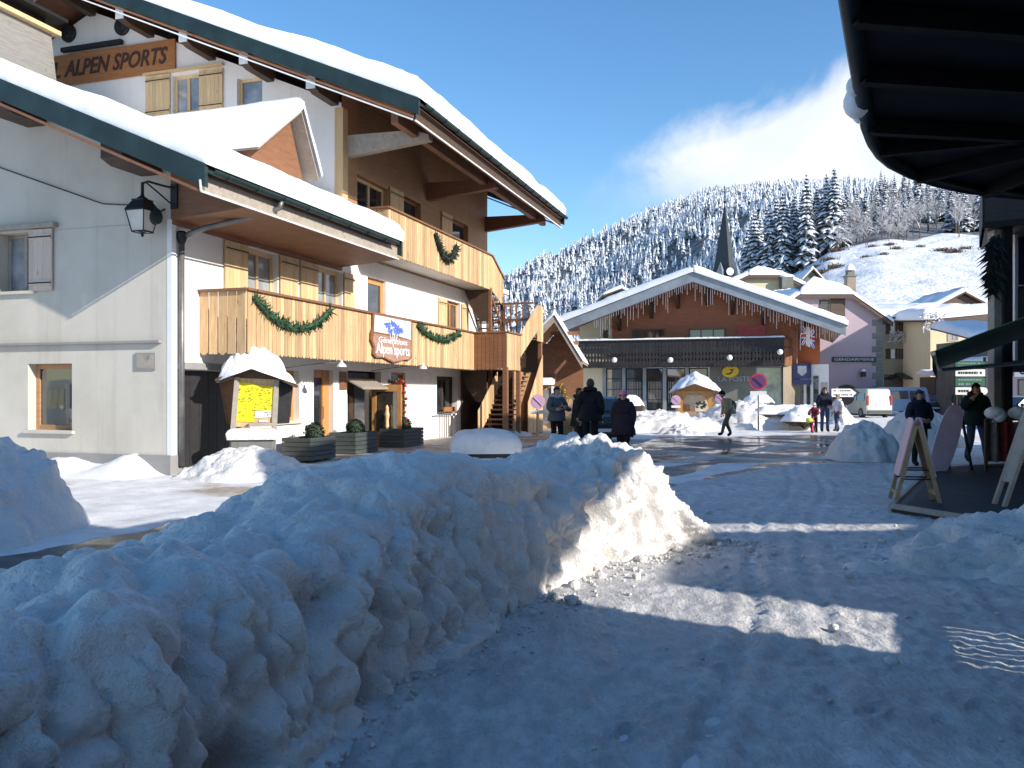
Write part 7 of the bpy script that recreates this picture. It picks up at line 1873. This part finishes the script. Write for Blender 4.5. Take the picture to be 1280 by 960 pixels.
# ------------------------------------------------------------------ notice board with yellow posters
NP = gnd(316, 592); NF = Fr(NP.x, NP.y, R(10)); zn = lambda py: NF.z(py, 0, 0)
e = NF.root('notice_board', 'roofed timber notice board with yellow posters under a big lump of snow', 'notice board')
n0, n1 = NF.a(293), NF.a(344)
M['poster_yellow'] = plain('yellow poster', (.74, .62, .01), .6, 0, .08, 6); M['paper'] = plain('white paper', (.7, .7, .67), .7, 0, .06, 8)
m = MB(); m.prism([(n0 - .04, 0, .95), (n1 - .05, 0, .95), (n1 + .0, 0, 1.9), (n0 + .04, 0, 1.95)], (0, .06, 0)); m.build('panel', M['wood'], e)
m = MB(); m.bar((n0 - .09, .0, .05), (n0 + .06, 0, 1.95), .08, .1); m.build('post', M['wood_grey'], e); m = MB(); m.bar((n1 - .06, 0, .05), (n1 + .03, 0, 1.9), .08, .1); m.build('post', M['wood_grey'], e)
def yp(x, z): return Vector((n0 + (n1 - n0) * x, -.012, z))
m = MB(); m.prism([yp(.0, 1.06), yp(.49, 1.04), yp(.51, 1.82), yp(.07, 1.86)], (0, -.004, 0)); po = m.build('poster', M['poster_yellow'], e)
m = MB(); m.prism([yp(.5, 1.28), yp(.94, 1.27), yp(.95, 1.76), yp(.51, 1.8)], (0, -.004, 0)); m.build('poster', M['poster_yellow'], e)
m = MB(); m.prism([yp(.5, 1.12), yp(.92, 1.14), yp(.92, 1.27), yp(.51, 1.27)], (0, -.006, 0)); m.build('notice', M['paper'], e)
m = MB(); m.prism([yp(.6, 1.04), yp(.82, 1.04), yp(.82, 1.08), yp(.6, 1.08)], (0, -.006, 0)); m.build('notice', M['paper'], e)
m = MB(); rr = random.Random(4)
for k in range(110): x, z = rr.uniform(.08, .9), rr.uniform(1.12, 1.74); q = yp(x, z); m.box(q.x, q.x + rr.uniform(.01, .04), q.y - .012, q.y - .005, q.z, q.z + .009)
m.build('print', M['planter_wood'], po)
m = MB(); m.prism([(n0 - .02, .03, 1.0), (n0 - .02, .03, 1.92), (n0 - .34, .3, 1.84), (n0 - .2, .3, 1.0)], (0, .04, 0)); m.build('side_wing', M['wood_red'], e)
m = MB(); m.prism([(n1 + .03, .03, 1.0), (n1 + .05, .03, 1.9), (n1 + .32, .45, 1.8), (n1 + .24, .45, 1.0)], (0, .04, 0)); m.build('side_wing', M['wood_black'], e)
m = MB(); kc = (n0 + n1) / 2; m.prism([(n0 - .34, -.2, 1.86), (kc - .02, -.2, 2.18), (kc - .02, .7, 2.18), (n0 - .34, .7, 1.86)], (0, 0, .05)); m.prism([(kc - .02, -.2, 2.18), (n1 + .4, -.2, 1.74), (n1 + .4, .7, 1.74), (kc - .02, .7, 2.18)], (0, 0, .05)); m.prism([(n0 - .1, -.01, 1.94), (n1 + .1, -.01, 1.9), (kc, -.01, 2.15)], (0, .05, 0)); ro = m.build('roof', M['wood_dark'], e)
snow_mound('roof_snow', None, kc - .02, .24, (n1 - n0) / 2 + .4, .62, .5, M['roof_snow'], ro, seed=35, lump=.12, power=2.9, z0=1.84, n=150, chunk=.05, gable=(.84, .3))
m = MB(); m.box(n0 - .04, n1 + .0, -.3, .2, .0, .72); m.build('base', M['stone'], e, bevel=.03)
m = MB(); m.box(kc - .1, n1 - .02, -.16, -.01, .96, 1.03); m.build('ledge', M['wood_grey'], e)
snow_sheet('base_snow', (n0 - .1, -.36, .7), (n1 + .04, -.36, .7), (n1 + .04, .2, .7), (n0 - .1, .2, .7), .2, M['bank_snow'], e, .03, .16, .5, (), 107, .05, .03)
# ================================================================== people
BASE = {
 'pelvis': (0, 0, .95), 'spine': (0, 0, 1.14), 'chest': (0, 0, 1.34), 'neck': (0, .01, 1.475), 'jaw': (0, -.015, 1.545), 'skull': (0, -.005, 1.63), 'crown': (0, .0, 1.69),
 'hipL': (.1, 0, .9), 'kneeL': (.105, -.02, .5), 'ankleL': (.11, .02, .09), 'toeL': (.12, -.14, .045),
 'hipR': (-.1, 0, .9), 'kneeR': (-.105, -.02, .5), 'ankleR': (-.11, .02, .09), 'toeR': (-.12, -.14, .045),
 'shL': (.185, .01, 1.40), 'elL': (.25, .03, 1.12), 'wrL': (.26, -.05, .88), 'haL': (.26, -.075, .81),
 'shR': (-.185, .01, 1.40), 'elR': (-.25, .03, 1.12), 'wrR': (-.26, -.05, .88), 'haR': (-.26, -.075, .81)}
RAD = {'pelvis': (.15, .12), 'spine': (.14, .11), 'chest': (.165, .125), 'neck': (.055, .058), 'jaw': (.062, .075), 'skull': (.076, .095), 'crown': (.05, .06)}
for s in 'LR':
    RAD.update({'hip' + s: (.092, .1), 'knee' + s: (.062, .066), 'ankle' + s: (.044, .05), 'toe' + s: (.042, .032), 'sh' + s: (.075, .075), 'el' + s: (.054, .054), 'wr' + s: (.036, .036), 'ha' + s: (.04, .024)})
BONES = [('pelvis', 'spine', 0), ('spine', 'chest', 0), ('chest', 'neck', 0), ('neck', 'jaw', 1), ('jaw', 'skull', 1), ('skull', 'crown', 1)]
for s in 'LR':
    BONES += [('pelvis', 'hip' + s, 2), ('hip' + s, 'knee' + s, 2), ('knee' + s, 'ankle' + s, 2), ('ankle' + s, 'toe' + s, 3), ('chest', 'sh' + s, 0), ('sh' + s, 'el' + s, 0), ('el' + s, 'wr' + s, 0), ('wr' + s, 'ha' + s, 4)]
M['skin'] = plain('skin', (.5, .28, .2), .55, 0, .08, 8); M['eye'] = plain('eye', (.03, .02, .02), .3)
M['lips'] = plain('lips', (.35, .13, .11), .5)
def cloth(name, c, var=.3): return plain(name, c, .85, 0, var, 7, bmp=.5, bscale=25, spec=.2)
M['boots'] = cloth('dark boots', (.02, .018, .018)); M['hair_brown'] = plain('brown hair', (.05, .028, .018), .6, 0, .4, 20); M['hair_dark'] = plain('dark hair', (.015, .012, .011), .6, 0, .4, 20); M['hair_fair'] = plain('fair hair', (.3, .2, .11), .6, 0, .3, 20)
def person(label, loc, yaw, h, jacket, trousers, pose=None, fat=.03, gloves=None, coat=None, hair='hair_brown', hat=None, hood=None, glasses=False, shoes='boots', group=None):
    e = thing('person', label, 'person', loc, yaw, group)
    k = h / 1.7
    J = dict(BASE); J.update(pose or {})
    J = {n: Vector(p) * k for n, p in J.items()}
    bm = bmesh.new(); lay = bm.verts.layers.skin.verify(); vs = {}
    for n, p in J.items():
        v = bm.verts.new(p); rx, ry = RAD[n]
        ex = fat if n in ('pelvis', 'spine', 'chest') or n[:2] in ('sh', 'el') else (.012 if n[:2] == 'wr' or n[:3] in ('hip', 'kne') else (.016 if n[:5] in ('ankle',) or n[:3] == 'toe' else 0))
        v[lay].radius = ((rx + ex) * k, (ry + ex) * k); v[lay].use_root = (n == 'pelvis'); vs[n] = v
    for a, b, _ in BONES: bm.edges.new((vs[a], vs[b]))
    me = bpy.data.meshes.new('skeleton'); bm.to_mesh(me); bm.free()
    t = bpy.data.objects.new('skeleton', me); COL.objects.link(t)
    s = t.modifiers.new('skin', 'SKIN'); s.use_smooth_shade = True; s.branch_smoothing = .4
    sb = t.modifiers.new('sub', 'SUBSURF'); sb.levels = 2; sb.render_levels = 2
    dg = bpy.context.evaluated_depsgraph_get(); body = bpy.data.meshes.new_from_object(t.evaluated_get(dg))
    bpy.data.objects.remove(t)
    segs = [(J[a], J[b], m_) for a, b, m_ in BONES]
    cuts = []
    for f in body.polygons:
        c = f.center; best, bm_ = 9, 0
        for a, b, m_ in segs:
            d = b - a; tt = max(0, min(1, (c - a).dot(d) / d.length_squared)); q = (c - a - d * tt).length
            q -= .02 * k if m_ == 4 else 0
            if q < best: best, bm_ = q, m_
        cuts.append(bm_)
    # add face and fingers to the same mesh
    x = MB(); x.v = [tuple(v.co) for v in body.vertices]; x.f = [list(p.vertices) for p in body.polygons]; x.m = cuts
    hd = J['skull']; up = (J['crown'] - J['jaw']).normalized(); side = Vector((1, 0, 0)); side = (side - up * side.dot(up)).normalized(); fw = up.cross(side)
    fw = fw if fw.dot(Vector((0, -1, 0))) > 0 or abs(fw.y) < .3 else -fw
    for sx in (-1, 1):
        x.ball(hd + (side * sx * .034 + fw * .088 - up * .005) * k, .011 * k, 6, 5)
        x.ball(hd + (side * sx * .086 - fw * .005 - up * .02) * k, .022 * k, 6, 1, (.5, .8, 1.2))
    x.ball(hd + (fw * .104 - up * .035) * k, .018 * k, 6, 1, (.8, 1, 1.3)); x.ball(hd + (fw * .088 - up * .066) * k, .02 * k, 6, 6, (1.2, .5, .35))
    for sd in 'LR':
        w_, p = J['wr' + sd], J['ha' + sd]; d = (p - w_).normalized(); sgn = 1 if sd == 'L' else -1
        ax = Vector((0, 1, 0)); ax = (ax - d * ax.dot(d)); ax = ax.normalized() if ax.length > .1 else Vector((1, 0, 0)); cu_ = d.cross(ax) * sgn
        for i, l in enumerate((.062, .075, .08, .072)):
            b0_ = p + (ax * (-.03 + .02 * i) + d * .012) * k; x.tube([b0_, b0_ + d * l * .5 * k, b0_ + d * l * .8 * k + cu_ * .012 * k, b0_ + d * l * k + cu_ * .03 * k], [.009 * k, .0085 * k, .008 * k, .006 * k], 5, 4)
        b0_ = p - d * .03 * k - ax * .03 * k; x.tube([b0_, b0_ + (d * .03 - ax * .025) * k, b0_ + (d * .055 - ax * .028) * k], [.011 * k, .01 * k, .007 * k], 5, 4)
    mats = [M[jacket], M['skin'], M[trousers], M[shoes], M[gloves] if gloves else M['skin'], M['eye'], M['lips']]
    bo = x.build('body', mats, e, smooth=True); bpy.data.meshes.remove(body)
    def head_shell(name, mat, r_, cut, back, zoff=0.0, bob=0.0):
        m = MB(); n = 18; mm = 10; vv = []; ff = []
        for i in range(mm + 1):
            th_ = math.pi * i / mm
            for j in range(n):
                a = 2 * math.pi * j / n; d = Vector((math.sin(th_) * math.cos(a), math.sin(th_) * math.sin(a), math.cos(th_)))
                rr = r_ * (1 + .05 * math.sin(a * 7 + i))
                vv.append(hd + (side * d.x * .9 + fw * -d.y * 1.05 + up * d.z * 1.08) * rr * k + (up * (.022 + zoff)) * k)
        for i in range(mm):
            for j in range(n):
                a = 2 * math.pi * (j + .5) / n; th_ = math.pi * (i + .5) / mm; dz = math.cos(th_); dy = math.sin(th_) * math.sin(a)
                if dz > cut or (dy > back and dz > -.75 - bob): ff.append((i * n + j, i * n + (j + 1) % n, (i + 1) * n + (j + 1) % n, (i + 1) * n + j)[::-1])
        m.add(vv, ff); m.build(name, M[mat], e, smooth=True)
    if hair: head_shell('hair', hair, .103, .35, -.05)
    if hat:
        head_shell('hat', hat, .116, .12, .3, .012)
        m = MB(); m.tube([hd + (side * math.cos(a) * .108 - fw * math.sin(a) * .122 + up * .035) * k for a in [2 * math.pi * i / 14 for i in range(15)]], .018 * k, 6, 0, False); m.build('hat_brim', M[hat], e, smooth=True)
    if hood:
        m = MB(); nk = J['neck']; m.tube([nk + Vector((math.cos(a) * .12, math.sin(a) * .1 + .02, .03 + .03 * math.sin(a))) * k for a in [2 * math.pi * i / 12 for i in range(13)]], .052 * k, 8, 0, False); m.build('collar', M[hood], e, smooth=True)
    if glasses:
        m = MB()
        for sx in (-1, 1):
            c = hd + (side * sx * .036 + fw * .1) * k; m.ball(c, .027 * k, 8, 0, (1, .4, .8))
        m.bar(hd + (side * -.085 + fw * .07) * k, hd + (side * .085 + fw * .07) * k, .01, .012); m.build('sunglasses', M['eye'], e, smooth=True)
    if coat:
        m = MB(); hem, wd = coat; n = 28; vv = []; ff = []; rows = 8
        for i in range(rows + 1):
            t = i / rows; z = (1.18 * (1 - t) + hem * t) * k; ctr = J['spine'].lerp(J['pelvis'], min(1, t * 1.6)) * 1; rx = (.165 + fat + (wd - .165) * t); ry = (.13 + fat + (wd * .82 - .13) * t)
            for j in range(n):
                a = 2 * math.pi * j / n; fold = 1 + .035 * t * math.sin(a * 7 + 1.3 * i) + .02 * math.sin(a * 3 + i)
                vv.append(Vector((ctr.x + math.cos(a) * rx * k * fold, ctr.y + math.sin(a) * ry * k * fold, z)))
        for i in range(rows):
            for j in range(n): ff.append((i * n + j, (i + 1) * n + j, (i + 1) * n + (j + 1) % n, i * n + (j + 1) % n))
        m.add(vv, ff); o = m.build('coat_skirt', M[jacket], e, smooth=True)
        so_ = o.modifiers.new('thick', 'SOLIDIFY'); so_.thickness = .015
    return e, J, k
M['c_grey'] = cloth('grey jacket', (.1, .105, .12)); M['c_black'] = cloth('black jacket', (.012, .013, .016)); M['c_bottle'] = cloth('dark green coat', (.018, .03, .028)); M['c_plum'] = cloth('dark plum coat', (.03, .02, .026))
M['c_beige'] = cloth('beige jacket', (.36, .3, .2)); M['c_white'] = cloth('white jacket', (.68, .68, .74)); M['c_navy'] = cloth('navy jacket', (.02, .025, .045)); M['t_black'] = cloth('black trousers', (.014, .014, .017)); M['t_jean'] = cloth('blue jeans', (.05, .075, .13)); M['t_khaki'] = cloth('khaki trousers', (.17, .14, .095))
M['h_pink'] = cloth('pink knitted hat', (.72, .26, .36)); M['h_black'] = cloth('black hat', (.014, .013, .014)); M['c_pinkk'] = cloth('dark red child jacket', (.16, .03, .05)); M['h_white'] = cloth('white hat', (.66, .62, .58)); M['scarf'] = cloth('pale grey scarf', (.42, .44, .48))
def spot(px, Y): return ((px - CX) / F * Y, Y, .045)
walk = {'kneeL': (.1, -.16, .52), 'ankleL': (.105, -.26, .13), 'toeL': (.11, -.42, .12), 'kneeR': (-.1, .02, .5), 'ankleR': (-.105, .2, .14), 'toeR': (-.11, .06, .05)}
def P_(**k): return k
# the group of four in the road by the dark car
person('person in a grey jacket and black leggings with both hands at the chest', spot(696, 23.3), R(28), 1.70, 'c_grey', 't_black',
       {'elL': (.27, -.03, 1.14), 'wrL': (.12, -.24, 1.2), 'haL': (.06, -.27, 1.22), 'elR': (-.27, -.03, 1.14), 'wrR': (-.1, -.25, 1.14), 'haR': (-.04, -.28, 1.15), 'kneeL': (.12, -.01, .5), 'hipL': (.1, 0, .9)}, .045, None, (.82, .22), 'hair_brown', hood='scarf')
person('person in a dark green coat half hidden behind the tall man', spot(724, 23.2), R(70), 1.66, 'c_bottle', 't_black', None, .05, None, (.7, .25), 'hair_brown', hood='c_bottle')
person('tall person in a black hooded jacket seen from behind', spot(738, 22.0), R(165), 1.88, 'c_black', 't_black', {'elL': (.28, -.02, 1.13), 'wrL': (.2, -.2, 1.06), 'haL': (.16, -.25, 1.07)}, .055, None, (.78, .24), 'hair_brown', hood='c_black')
person('person in a long dark coat and a pink knitted hat', spot(779, 20.6), R(-14), 1.58, 'c_plum', 't_black', walk, .06, 'h_black', (.62, .27), 'hair_dark', 'h_pink', 'c_plum')
# the stooping walker
e, J, k = person('stooping person in a beige jacket and dark cap with a bag on the back', spot(909, 30.4), R(-78), 1.66, 'c_beige', 't_khaki',
       dict(walk, **{'pelvis': (0, .1, .95), 'spine': (0, .07, 1.13), 'chest': (0, -.03, 1.3), 'neck': (0, -.12, 1.41), 'jaw': (0, -.18, 1.46), 'skull': (0, -.2, 1.55), 'crown': (0, -.2, 1.61), 'hipL': (.1, .08, .9), 'hipR': (-.1, .08, .9),
        'shL': (.185, -.04, 1.35), 'elL': (.25, -.06, 1.08), 'wrL': (.24, -.2, .9), 'haL': (.24, -.24, .84), 'shR': (-.185, -.04, 1.35), 'elR': (-.25, -.0, 1.08), 'wrR': (-.24, -.08, .86), 'haR': (-.24, -.1, .8)}), .05, None, (.86, .22), 'hair_dark', 'h_black')
b_ = thing('shoulder_bag', 'dark bag on the back of the stooping person in beige', 'bag', spot(909, 30.4), R(-78)); m = MB(); m.ball((0, .2, 1.1), .2, 12, 0, (1, .65, 1.1)); m.build('body', M['t_khaki'], b_, smooth=True); m = MB(); m.tube([(.15, .15, 1.25), (.17, -.05, 1.36), (.15, -.12, 1.2)], .02, 6); m.build('strap', M['h_black'], b_)
# the family with the balance bike
person('person with sunglasses and dark hair in a navy jacket beside the child on the bike', spot(1031, 34.4), R(-8), 1.74, 'c_navy', 't_jean', {'elL': (.26, -.02, 1.12), 'wrL': (.2, -.18, .98), 'haL': (.18, -.24, .95)}, .05, None, None, 'hair_brown', None, 'c_navy', True)
person('slim young person in a white jacket and jeans walking', spot(1047, 34.0), R(-60), 1.46, 'c_white', 't_jean', walk, .035, None, None, 'hair_fair', None, 'c_white')
person('small child in a dark red jacket and white hat on the balance bike', spot(1018, 33.8), R(-30), 1.16, 'c_pinkk', 't_black',
       {'pelvis': (0, .02, .8), 'hipL': (.11, 0, .77), 'hipR': (-.11, 0, .77), 'kneeL': (.14, -.2, .5), 'ankleL': (.15, -.1, .1), 'toeL': (.15, -.26, .05), 'kneeR': (-.14, -.16, .48), 'ankleR': (-.15, .04, .1), 'toeR': (-.15, -.12, .05), 'spine': (0, -.01, 1.02), 'chest': (0, -.05, 1.24), 'neck': (0, -.06, 1.39), 'jaw': (0, -.08, 1.48), 'skull': (0, -.07, 1.58), 'crown': (0, -.07, 1.66),
        'shL': (.18, -.05, 1.31), 'shR': (-.18, -.05, 1.31), 'elL': (.25, -.18, 1.12), 'wrL': (.22, -.4, 1.05), 'haL': (.21, -.46, 1.06), 'elR': (-.25, -.18, 1.12), 'wrR': (-.22, -.4, 1.05), 'haR': (-.21, -.46, 1.06)}, .06, 'h_black', None, None, 'h_white', 'c_pinkk')
p0 = Vector(spot(1018, 33.8)); bk_ = thing('balance_bike', 'small pink and lime balance bike under the child', 'bicycle', tuple(p0), R(-30))
M['bike_pink'] = plain('pink bike paint', (.65, .05, .16), .35); M['lime'] = plain('lime bag', (.5, .7, .1), .6); M['rubber'] = plain('tyre rubber', (.02, .02, .02), .8)
for y in (-.36, .22):
    m = MB(); m.tube([(0, y + .17 * math.cos(a), .19 + .17 * math.sin(a)) for a in [2 * math.pi * i / 20 for i in range(21)]], .025, 6, 0, False); w_o = m.build('wheel', M['rubber'], bk_, smooth=True)
    m = MB(); m.lathe([(.13, -.012), (.13, .012)], (0, y, .19), 16, axis='x'); m.build('disc', M['bike_pink'], w_o)
m = MB(); m.tube([(0, .22, .19), (0, .08, .42), (0, -.24, .46), (0, -.36, .19)], .028, 8); m.tube([(0, -.22, .42), (0, -.26, .68)], .022, 8); m.tube([(0, .08, .42), (0, .1, .52)], .02, 8); m.build('frame', M['bike_pink'], bk_, smooth=True)
m = MB(); m.tube([(-.2, -.3, .72), (0, -.26, .68), (.2, -.3, .72)], .018, 6); m.build('handlebar', M['rubber'], bk_); m = MB(); m.ball((0, .1, .54), .09, 8, 0, (.8, 1.3, .35)); m.build('saddle', M['rubber'], bk_, smooth=True)
m = MB(); m.ball((-.14, -.3, .5), .15, 10, 0, (1, 1, .7)); m.build('front_bag', M['lime'], bk_, smooth=True)
# on the right
person('person in a navy jacket with folded hands behind the sandwich board', spot(1149, 18.6), R(6), 1.60, 'c_navy', 't_black', {'elL': (.27, -.0, 1.12), 'wrL': (.08, -.2, 1.03), 'haL': (.0, -.22, 1.03), 'elR': (-.27, -.0, 1.12), 'wrR': (-.08, -.21, 1.07), 'haR': (0, -.24, 1.07)}, .05, None, (.86, .22), 'hair_brown', None, 'c_navy')
person('person in a dark green jacket and jeans walking towards us, one hand to the mouth', spot(1220, 19.3), R(-4), 1.75, 'c_bottle', 't_jean', dict(walk, **{'elR': (-.29, -.1, 1.2), 'wrR': (-.14, -.2, 1.44), 'haR': (-.08, -.19, 1.5)}), .06, None, (.84, .23), 'hair_dark', None, 'c_bottle')
person('small dark clad person far off between the parked cars and the signpost', spot(1197, 52), R(160), 1.72, 'c_black', 't_black', walk, .05, None, None, 'hair_dark')

# ================================================================== vehicles (x forward)
def vehicle(name, label, loc, yaw, L, W, prof, zb, paint, glassm, wheels, side_win, front_win, rear_win, lights, taper=.14, cat='car', group=None, trim='rubber'):
    e = thing(name, label, cat, loc, yaw, group)
    layers = [(-1, .965), (-.93, .99), (-.6, 1), (.6, 1), (.93, .99), (1, .965)]
    zm = sum(p[1] for p in prof) / len(prof); xm = L / 2; top = max(p[1] for p in prof)
    def half(z): return W / 2 * (1 - taper * max(0, (z - zb) / (top - zb)))
    m = MB(); n = len(prof); vs = []
    for (s, sc) in layers:
        for (x, z) in prof: vs.append((xm + (x - xm) * sc - L / 2, s * half(z), zm + (z - zm) * sc))
    fs = []
    for i in range(len(layers) - 1):
        for j in range(n): fs.append((i * n + j, (i + 1) * n + j, (i + 1) * n + (j + 1) % n, i * n + (j + 1) % n)[::-1])
    fs.append(tuple(range(n))); fs.append(tuple(((len(layers) - 1) * n + j) for j in range(n))[::-1])
    m.add(vs, fs); b = m.build('body', M[paint], e, smooth=False, bevel=.03)
    for s in (-1, 1):
        for poly in side_win:
            m = MB(); m.prism([(x - L / 2, s * (half(z) - .004), z) for x, z in poly], (0, s * .012, 0)); m.build('side_window', M[glassm], e)
        for x in wheels:
            m = MB(); r_ = .31; y0 = s * (W / 2 - .2); y1 = s * (W / 2 + .01)
            m.lathe([(r_ - .02, min(y0, y1)), (r_, min(y0, y1) + .03), (r_, max(y0, y1) - .03), (r_ - .02, max(y0, y1))], (x - L / 2, 0, r_), 22, axis='y'); wo_ = m.build('wheel', M['rubber'], e)
            m = MB(); m.lathe([(.2, -.006), (.2, .006)], (x - L / 2, y1 + s * .006, r_), 18, axis='y'); m.lathe([(.05, -.02), (.05, .02)], (x - L / 2, y1 + s * .01, r_), 10, axis='y'); m.build('rim', M['grey_metal'], wo_)
        m = MB(); mx = side_win[-1][-1] if side_win else (L * .7, 1); m.ball((front_win[0][0] - L / 2 - .12 if front_win else 0, s * (W / 2 + .1), zb + .12), .1, 8, 0, (.7, 1, .8)); m.build('mirror', M[paint], e, smooth=True)
    def band(name, p, q, mat, inset, off):
        d = Vector((q[0] - p[0], 0, q[1] - p[1])).normalized(); nn = Vector((d.z, 0, -d.x)) * off
        m = MB(); a, b_ = Vector((p[0] - L / 2, 0, p[1])) + nn, Vector((q[0] - L / 2, 0, q[1])) + nn
        ya, yb = half(p[1]) - inset, half(q[1]) - inset
        m.prism([a + Vector((0, -ya, 0)), a + Vector((0, ya, 0)), b_ + Vector((0, yb, 0)), b_ + Vector((0, -yb, 0))], tuple(nn * .3)); m.build(name, M[mat], e)
    if front_win: band('windscreen', front_win[0], front_win[1], glassm, .1, .014)
    if rear_win: band('rear_window', rear_win[0], rear_win[1], glassm, .16, .014)
    for nm, x, y, z, sx, sy, sz, mat in lights:
        for s in ((-1, 1) if y else (0,)):
            m = MB(); m.box(x - L / 2 - sx, x - L / 2 + sx, s * y - sy, s * y + sy, z - sz, z + sz); m.build(nm, M[mat], e, bevel=.012)
    return e
M['van_paint'] = plain('pale grey green car paint', (.5, .53, .47), .3, 0, .06, 1.5); M['blue_paint'] = plain('blue grey van paint', (.2, .28, .4), .3, 0, .1, 1.5); M['dark_paint'] = plain('dark green black car paint', (.012, .022, .022), .22, 0, .2, 1.5); M['teal_paint'] = plain('dark teal car paint', (.02, .06, .06), .25, 0, .2, 1.5)
M['tail'] = plain('red tail lamp', (.4, .03, .02), .3); M['lamp_clear'] = plain('clear head lamp', (.6, .6, .6), .15); M['white_car'] = plain('white car paint', (.75, .75, .74), .3, 0, .04, 1.5)
van_prof = [(0.02, .25), (0, .5), (.02, .95), (.1, 1.72), (.22, 1.82), (2.55, 1.84), (2.85, 1.74), (3.3, 1.12), (3.85, .98), (4.0, .82), (4.02, .3), (3.9, .24)]
van_side = [[(.35, 1.08), (.4, 1.58), (1.2, 1.6), (1.2, 1.08)], [(1.3, 1.08), (1.3, 1.6), (2.15, 1.6), (2.15, 1.08)], [(2.25, 1.08), (2.25, 1.6), (2.7, 1.6), (3.12, 1.14), (3.1, 1.08)]]
van_l = [('tail_light', .03, .78, 1.1, .04, .06, .3, 'tail'), ('headlight', 3.93, .62, .78, .06, .16, .1, 'lamp_clear'), ('number_plate', .0, 0, .82, .02, .26, .06, 'white_paint'), ('bumper', .03, 0, .38, .06, .8, .1, 'planter_wood'), ('bumper', 3.98, 0, .38, .06, .8, .12, 'planter_wood')]
p = gnd(1100, 523); vehicle('parked_van', 'pale grey green small van with a lit white tailgate behind the dirty snow heap', (p.x - .3, p.y + 1.9, .03), R(97), 4.02, 1.72, van_prof, 1.0, 'van_paint', 'glass', (.72, 3.25), van_side, ((3.25, 1.14), (2.82, 1.72)), ((.045, 1.12), (.1, 1.64)), van_l, .14, 'van')
bus_prof = [(0.02, .3), (0, .55), (.03, 1.1), (.14, 1.86), (.3, 1.96), (3.7, 1.96), (4.0, 1.86), (4.55, 1.15), (4.85, 1.0), (4.92, .8), (4.92, .34), (4.8, .28)]
bus_side = [[(.35, 1.15), (.4, 1.68), (1.5, 1.7), (1.5, 1.15)], [(1.62, 1.15), (1.62, 1.7), (2.8, 1.7), (2.8, 1.15)], [(2.92, 1.15), (2.92, 1.7), (3.85, 1.7), (4.3, 1.2), (4.25, 1.15)]]
bus_l = [('tail_light', .03, .85, 1.1, .04, .06, .25, 'tail'), ('headlight', 4.85, .68, .82, .06, .18, .1, 'lamp_clear'), ('bumper', 4.9, 0, .42, .05, .85, .12, 'planter_wood')]
p = at(1112, 490, 60); vehicle('minibus', 'blue grey people carrier parked beyond the pale van', (p.x, p.y, .03), R(187), 4.92, 1.9, bus_prof, 1.08, 'blue_paint', 'glass', (.85, 4.0), bus_side, ((4.5, 1.18), (3.98, 1.84)), ((.05, 1.2), (.14, 1.76)), bus_l, .14, 'van')
car_prof = [(.05, .25), (0, .5), (.06, .88), (.22, 1.0), (.72, 1.4), (1.0, 1.46), (2.1, 1.46), (2.45, 1.38), (3.05, .98), (3.75, .86), (3.98, .7), (4.02, .32), (3.9, .22)]
car_side = [[(.55, 1.02), (.85, 1.36), (1.5, 1.39), (1.5, 1.0)], [(1.58, 1.0), (1.58, 1.39), (2.1, 1.39), (2.4, 1.32), (2.8, .99)]]
car_l = [('headlight', 3.9, .6, .68, .06, .17, .09, 'lamp_clear'), ('tail_light', .04, .66, .82, .04, .14, .09, 'tail'), ('number_plate', 4.01, 0, .45, .02, .26, .05, 'white_paint'), ('number_plate', .01, 0, .6, .02, .26, .05, 'white_paint'), ('grille', 3.99, 0, .58, .03, .4, .06, 'rubber')]
def car(label, loc, yaw, paint): vehicle('parked_car', label, loc, yaw, 4.02, 1.74, car_prof, .95, paint, 'glass', (.75, 3.2), car_side, ((2.98, 1.02), (2.47, 1.38)), ((.26, 1.02), (.7, 1.38)), car_l, .2, 'car')
p = at(737, 490, 26.2); car('dark green black car behind the group of four people', (p.x + .3, p.y + 1.9, .03), R(-84), 'dark_paint')
p = at(1174, 490, 63); car('dark teal car seen from the front in the shade of the street', (p.x, p.y + 1.5, .03), R(-104), 'teal_paint')
p = at(1278, 490, 38); car('dark car at the right edge beyond the fluffy topped rack', (p.x, p.y, .03), R(190), 'dark_paint')
p = at(1148, 490, 66); car('pale car half hidden behind the dark teal car', (p.x + .6, p.y + 2, .03), R(-100), 'white_car')
# the white van which shows in the shop window at the left
vehicle('delivery_van', 'tall white van parked out of view, mirrored in the grey wall window', (-15.6, 13.6, .03), R(20), 4.92, 1.95, bus_prof, 1.08, 'white_car', 'glass', (.85, 4.0), bus_side, ((4.5, 1.18), (3.98, 1.84)), ((.05, 1.2), (.14, 1.76)), bus_l, .1, 'van')
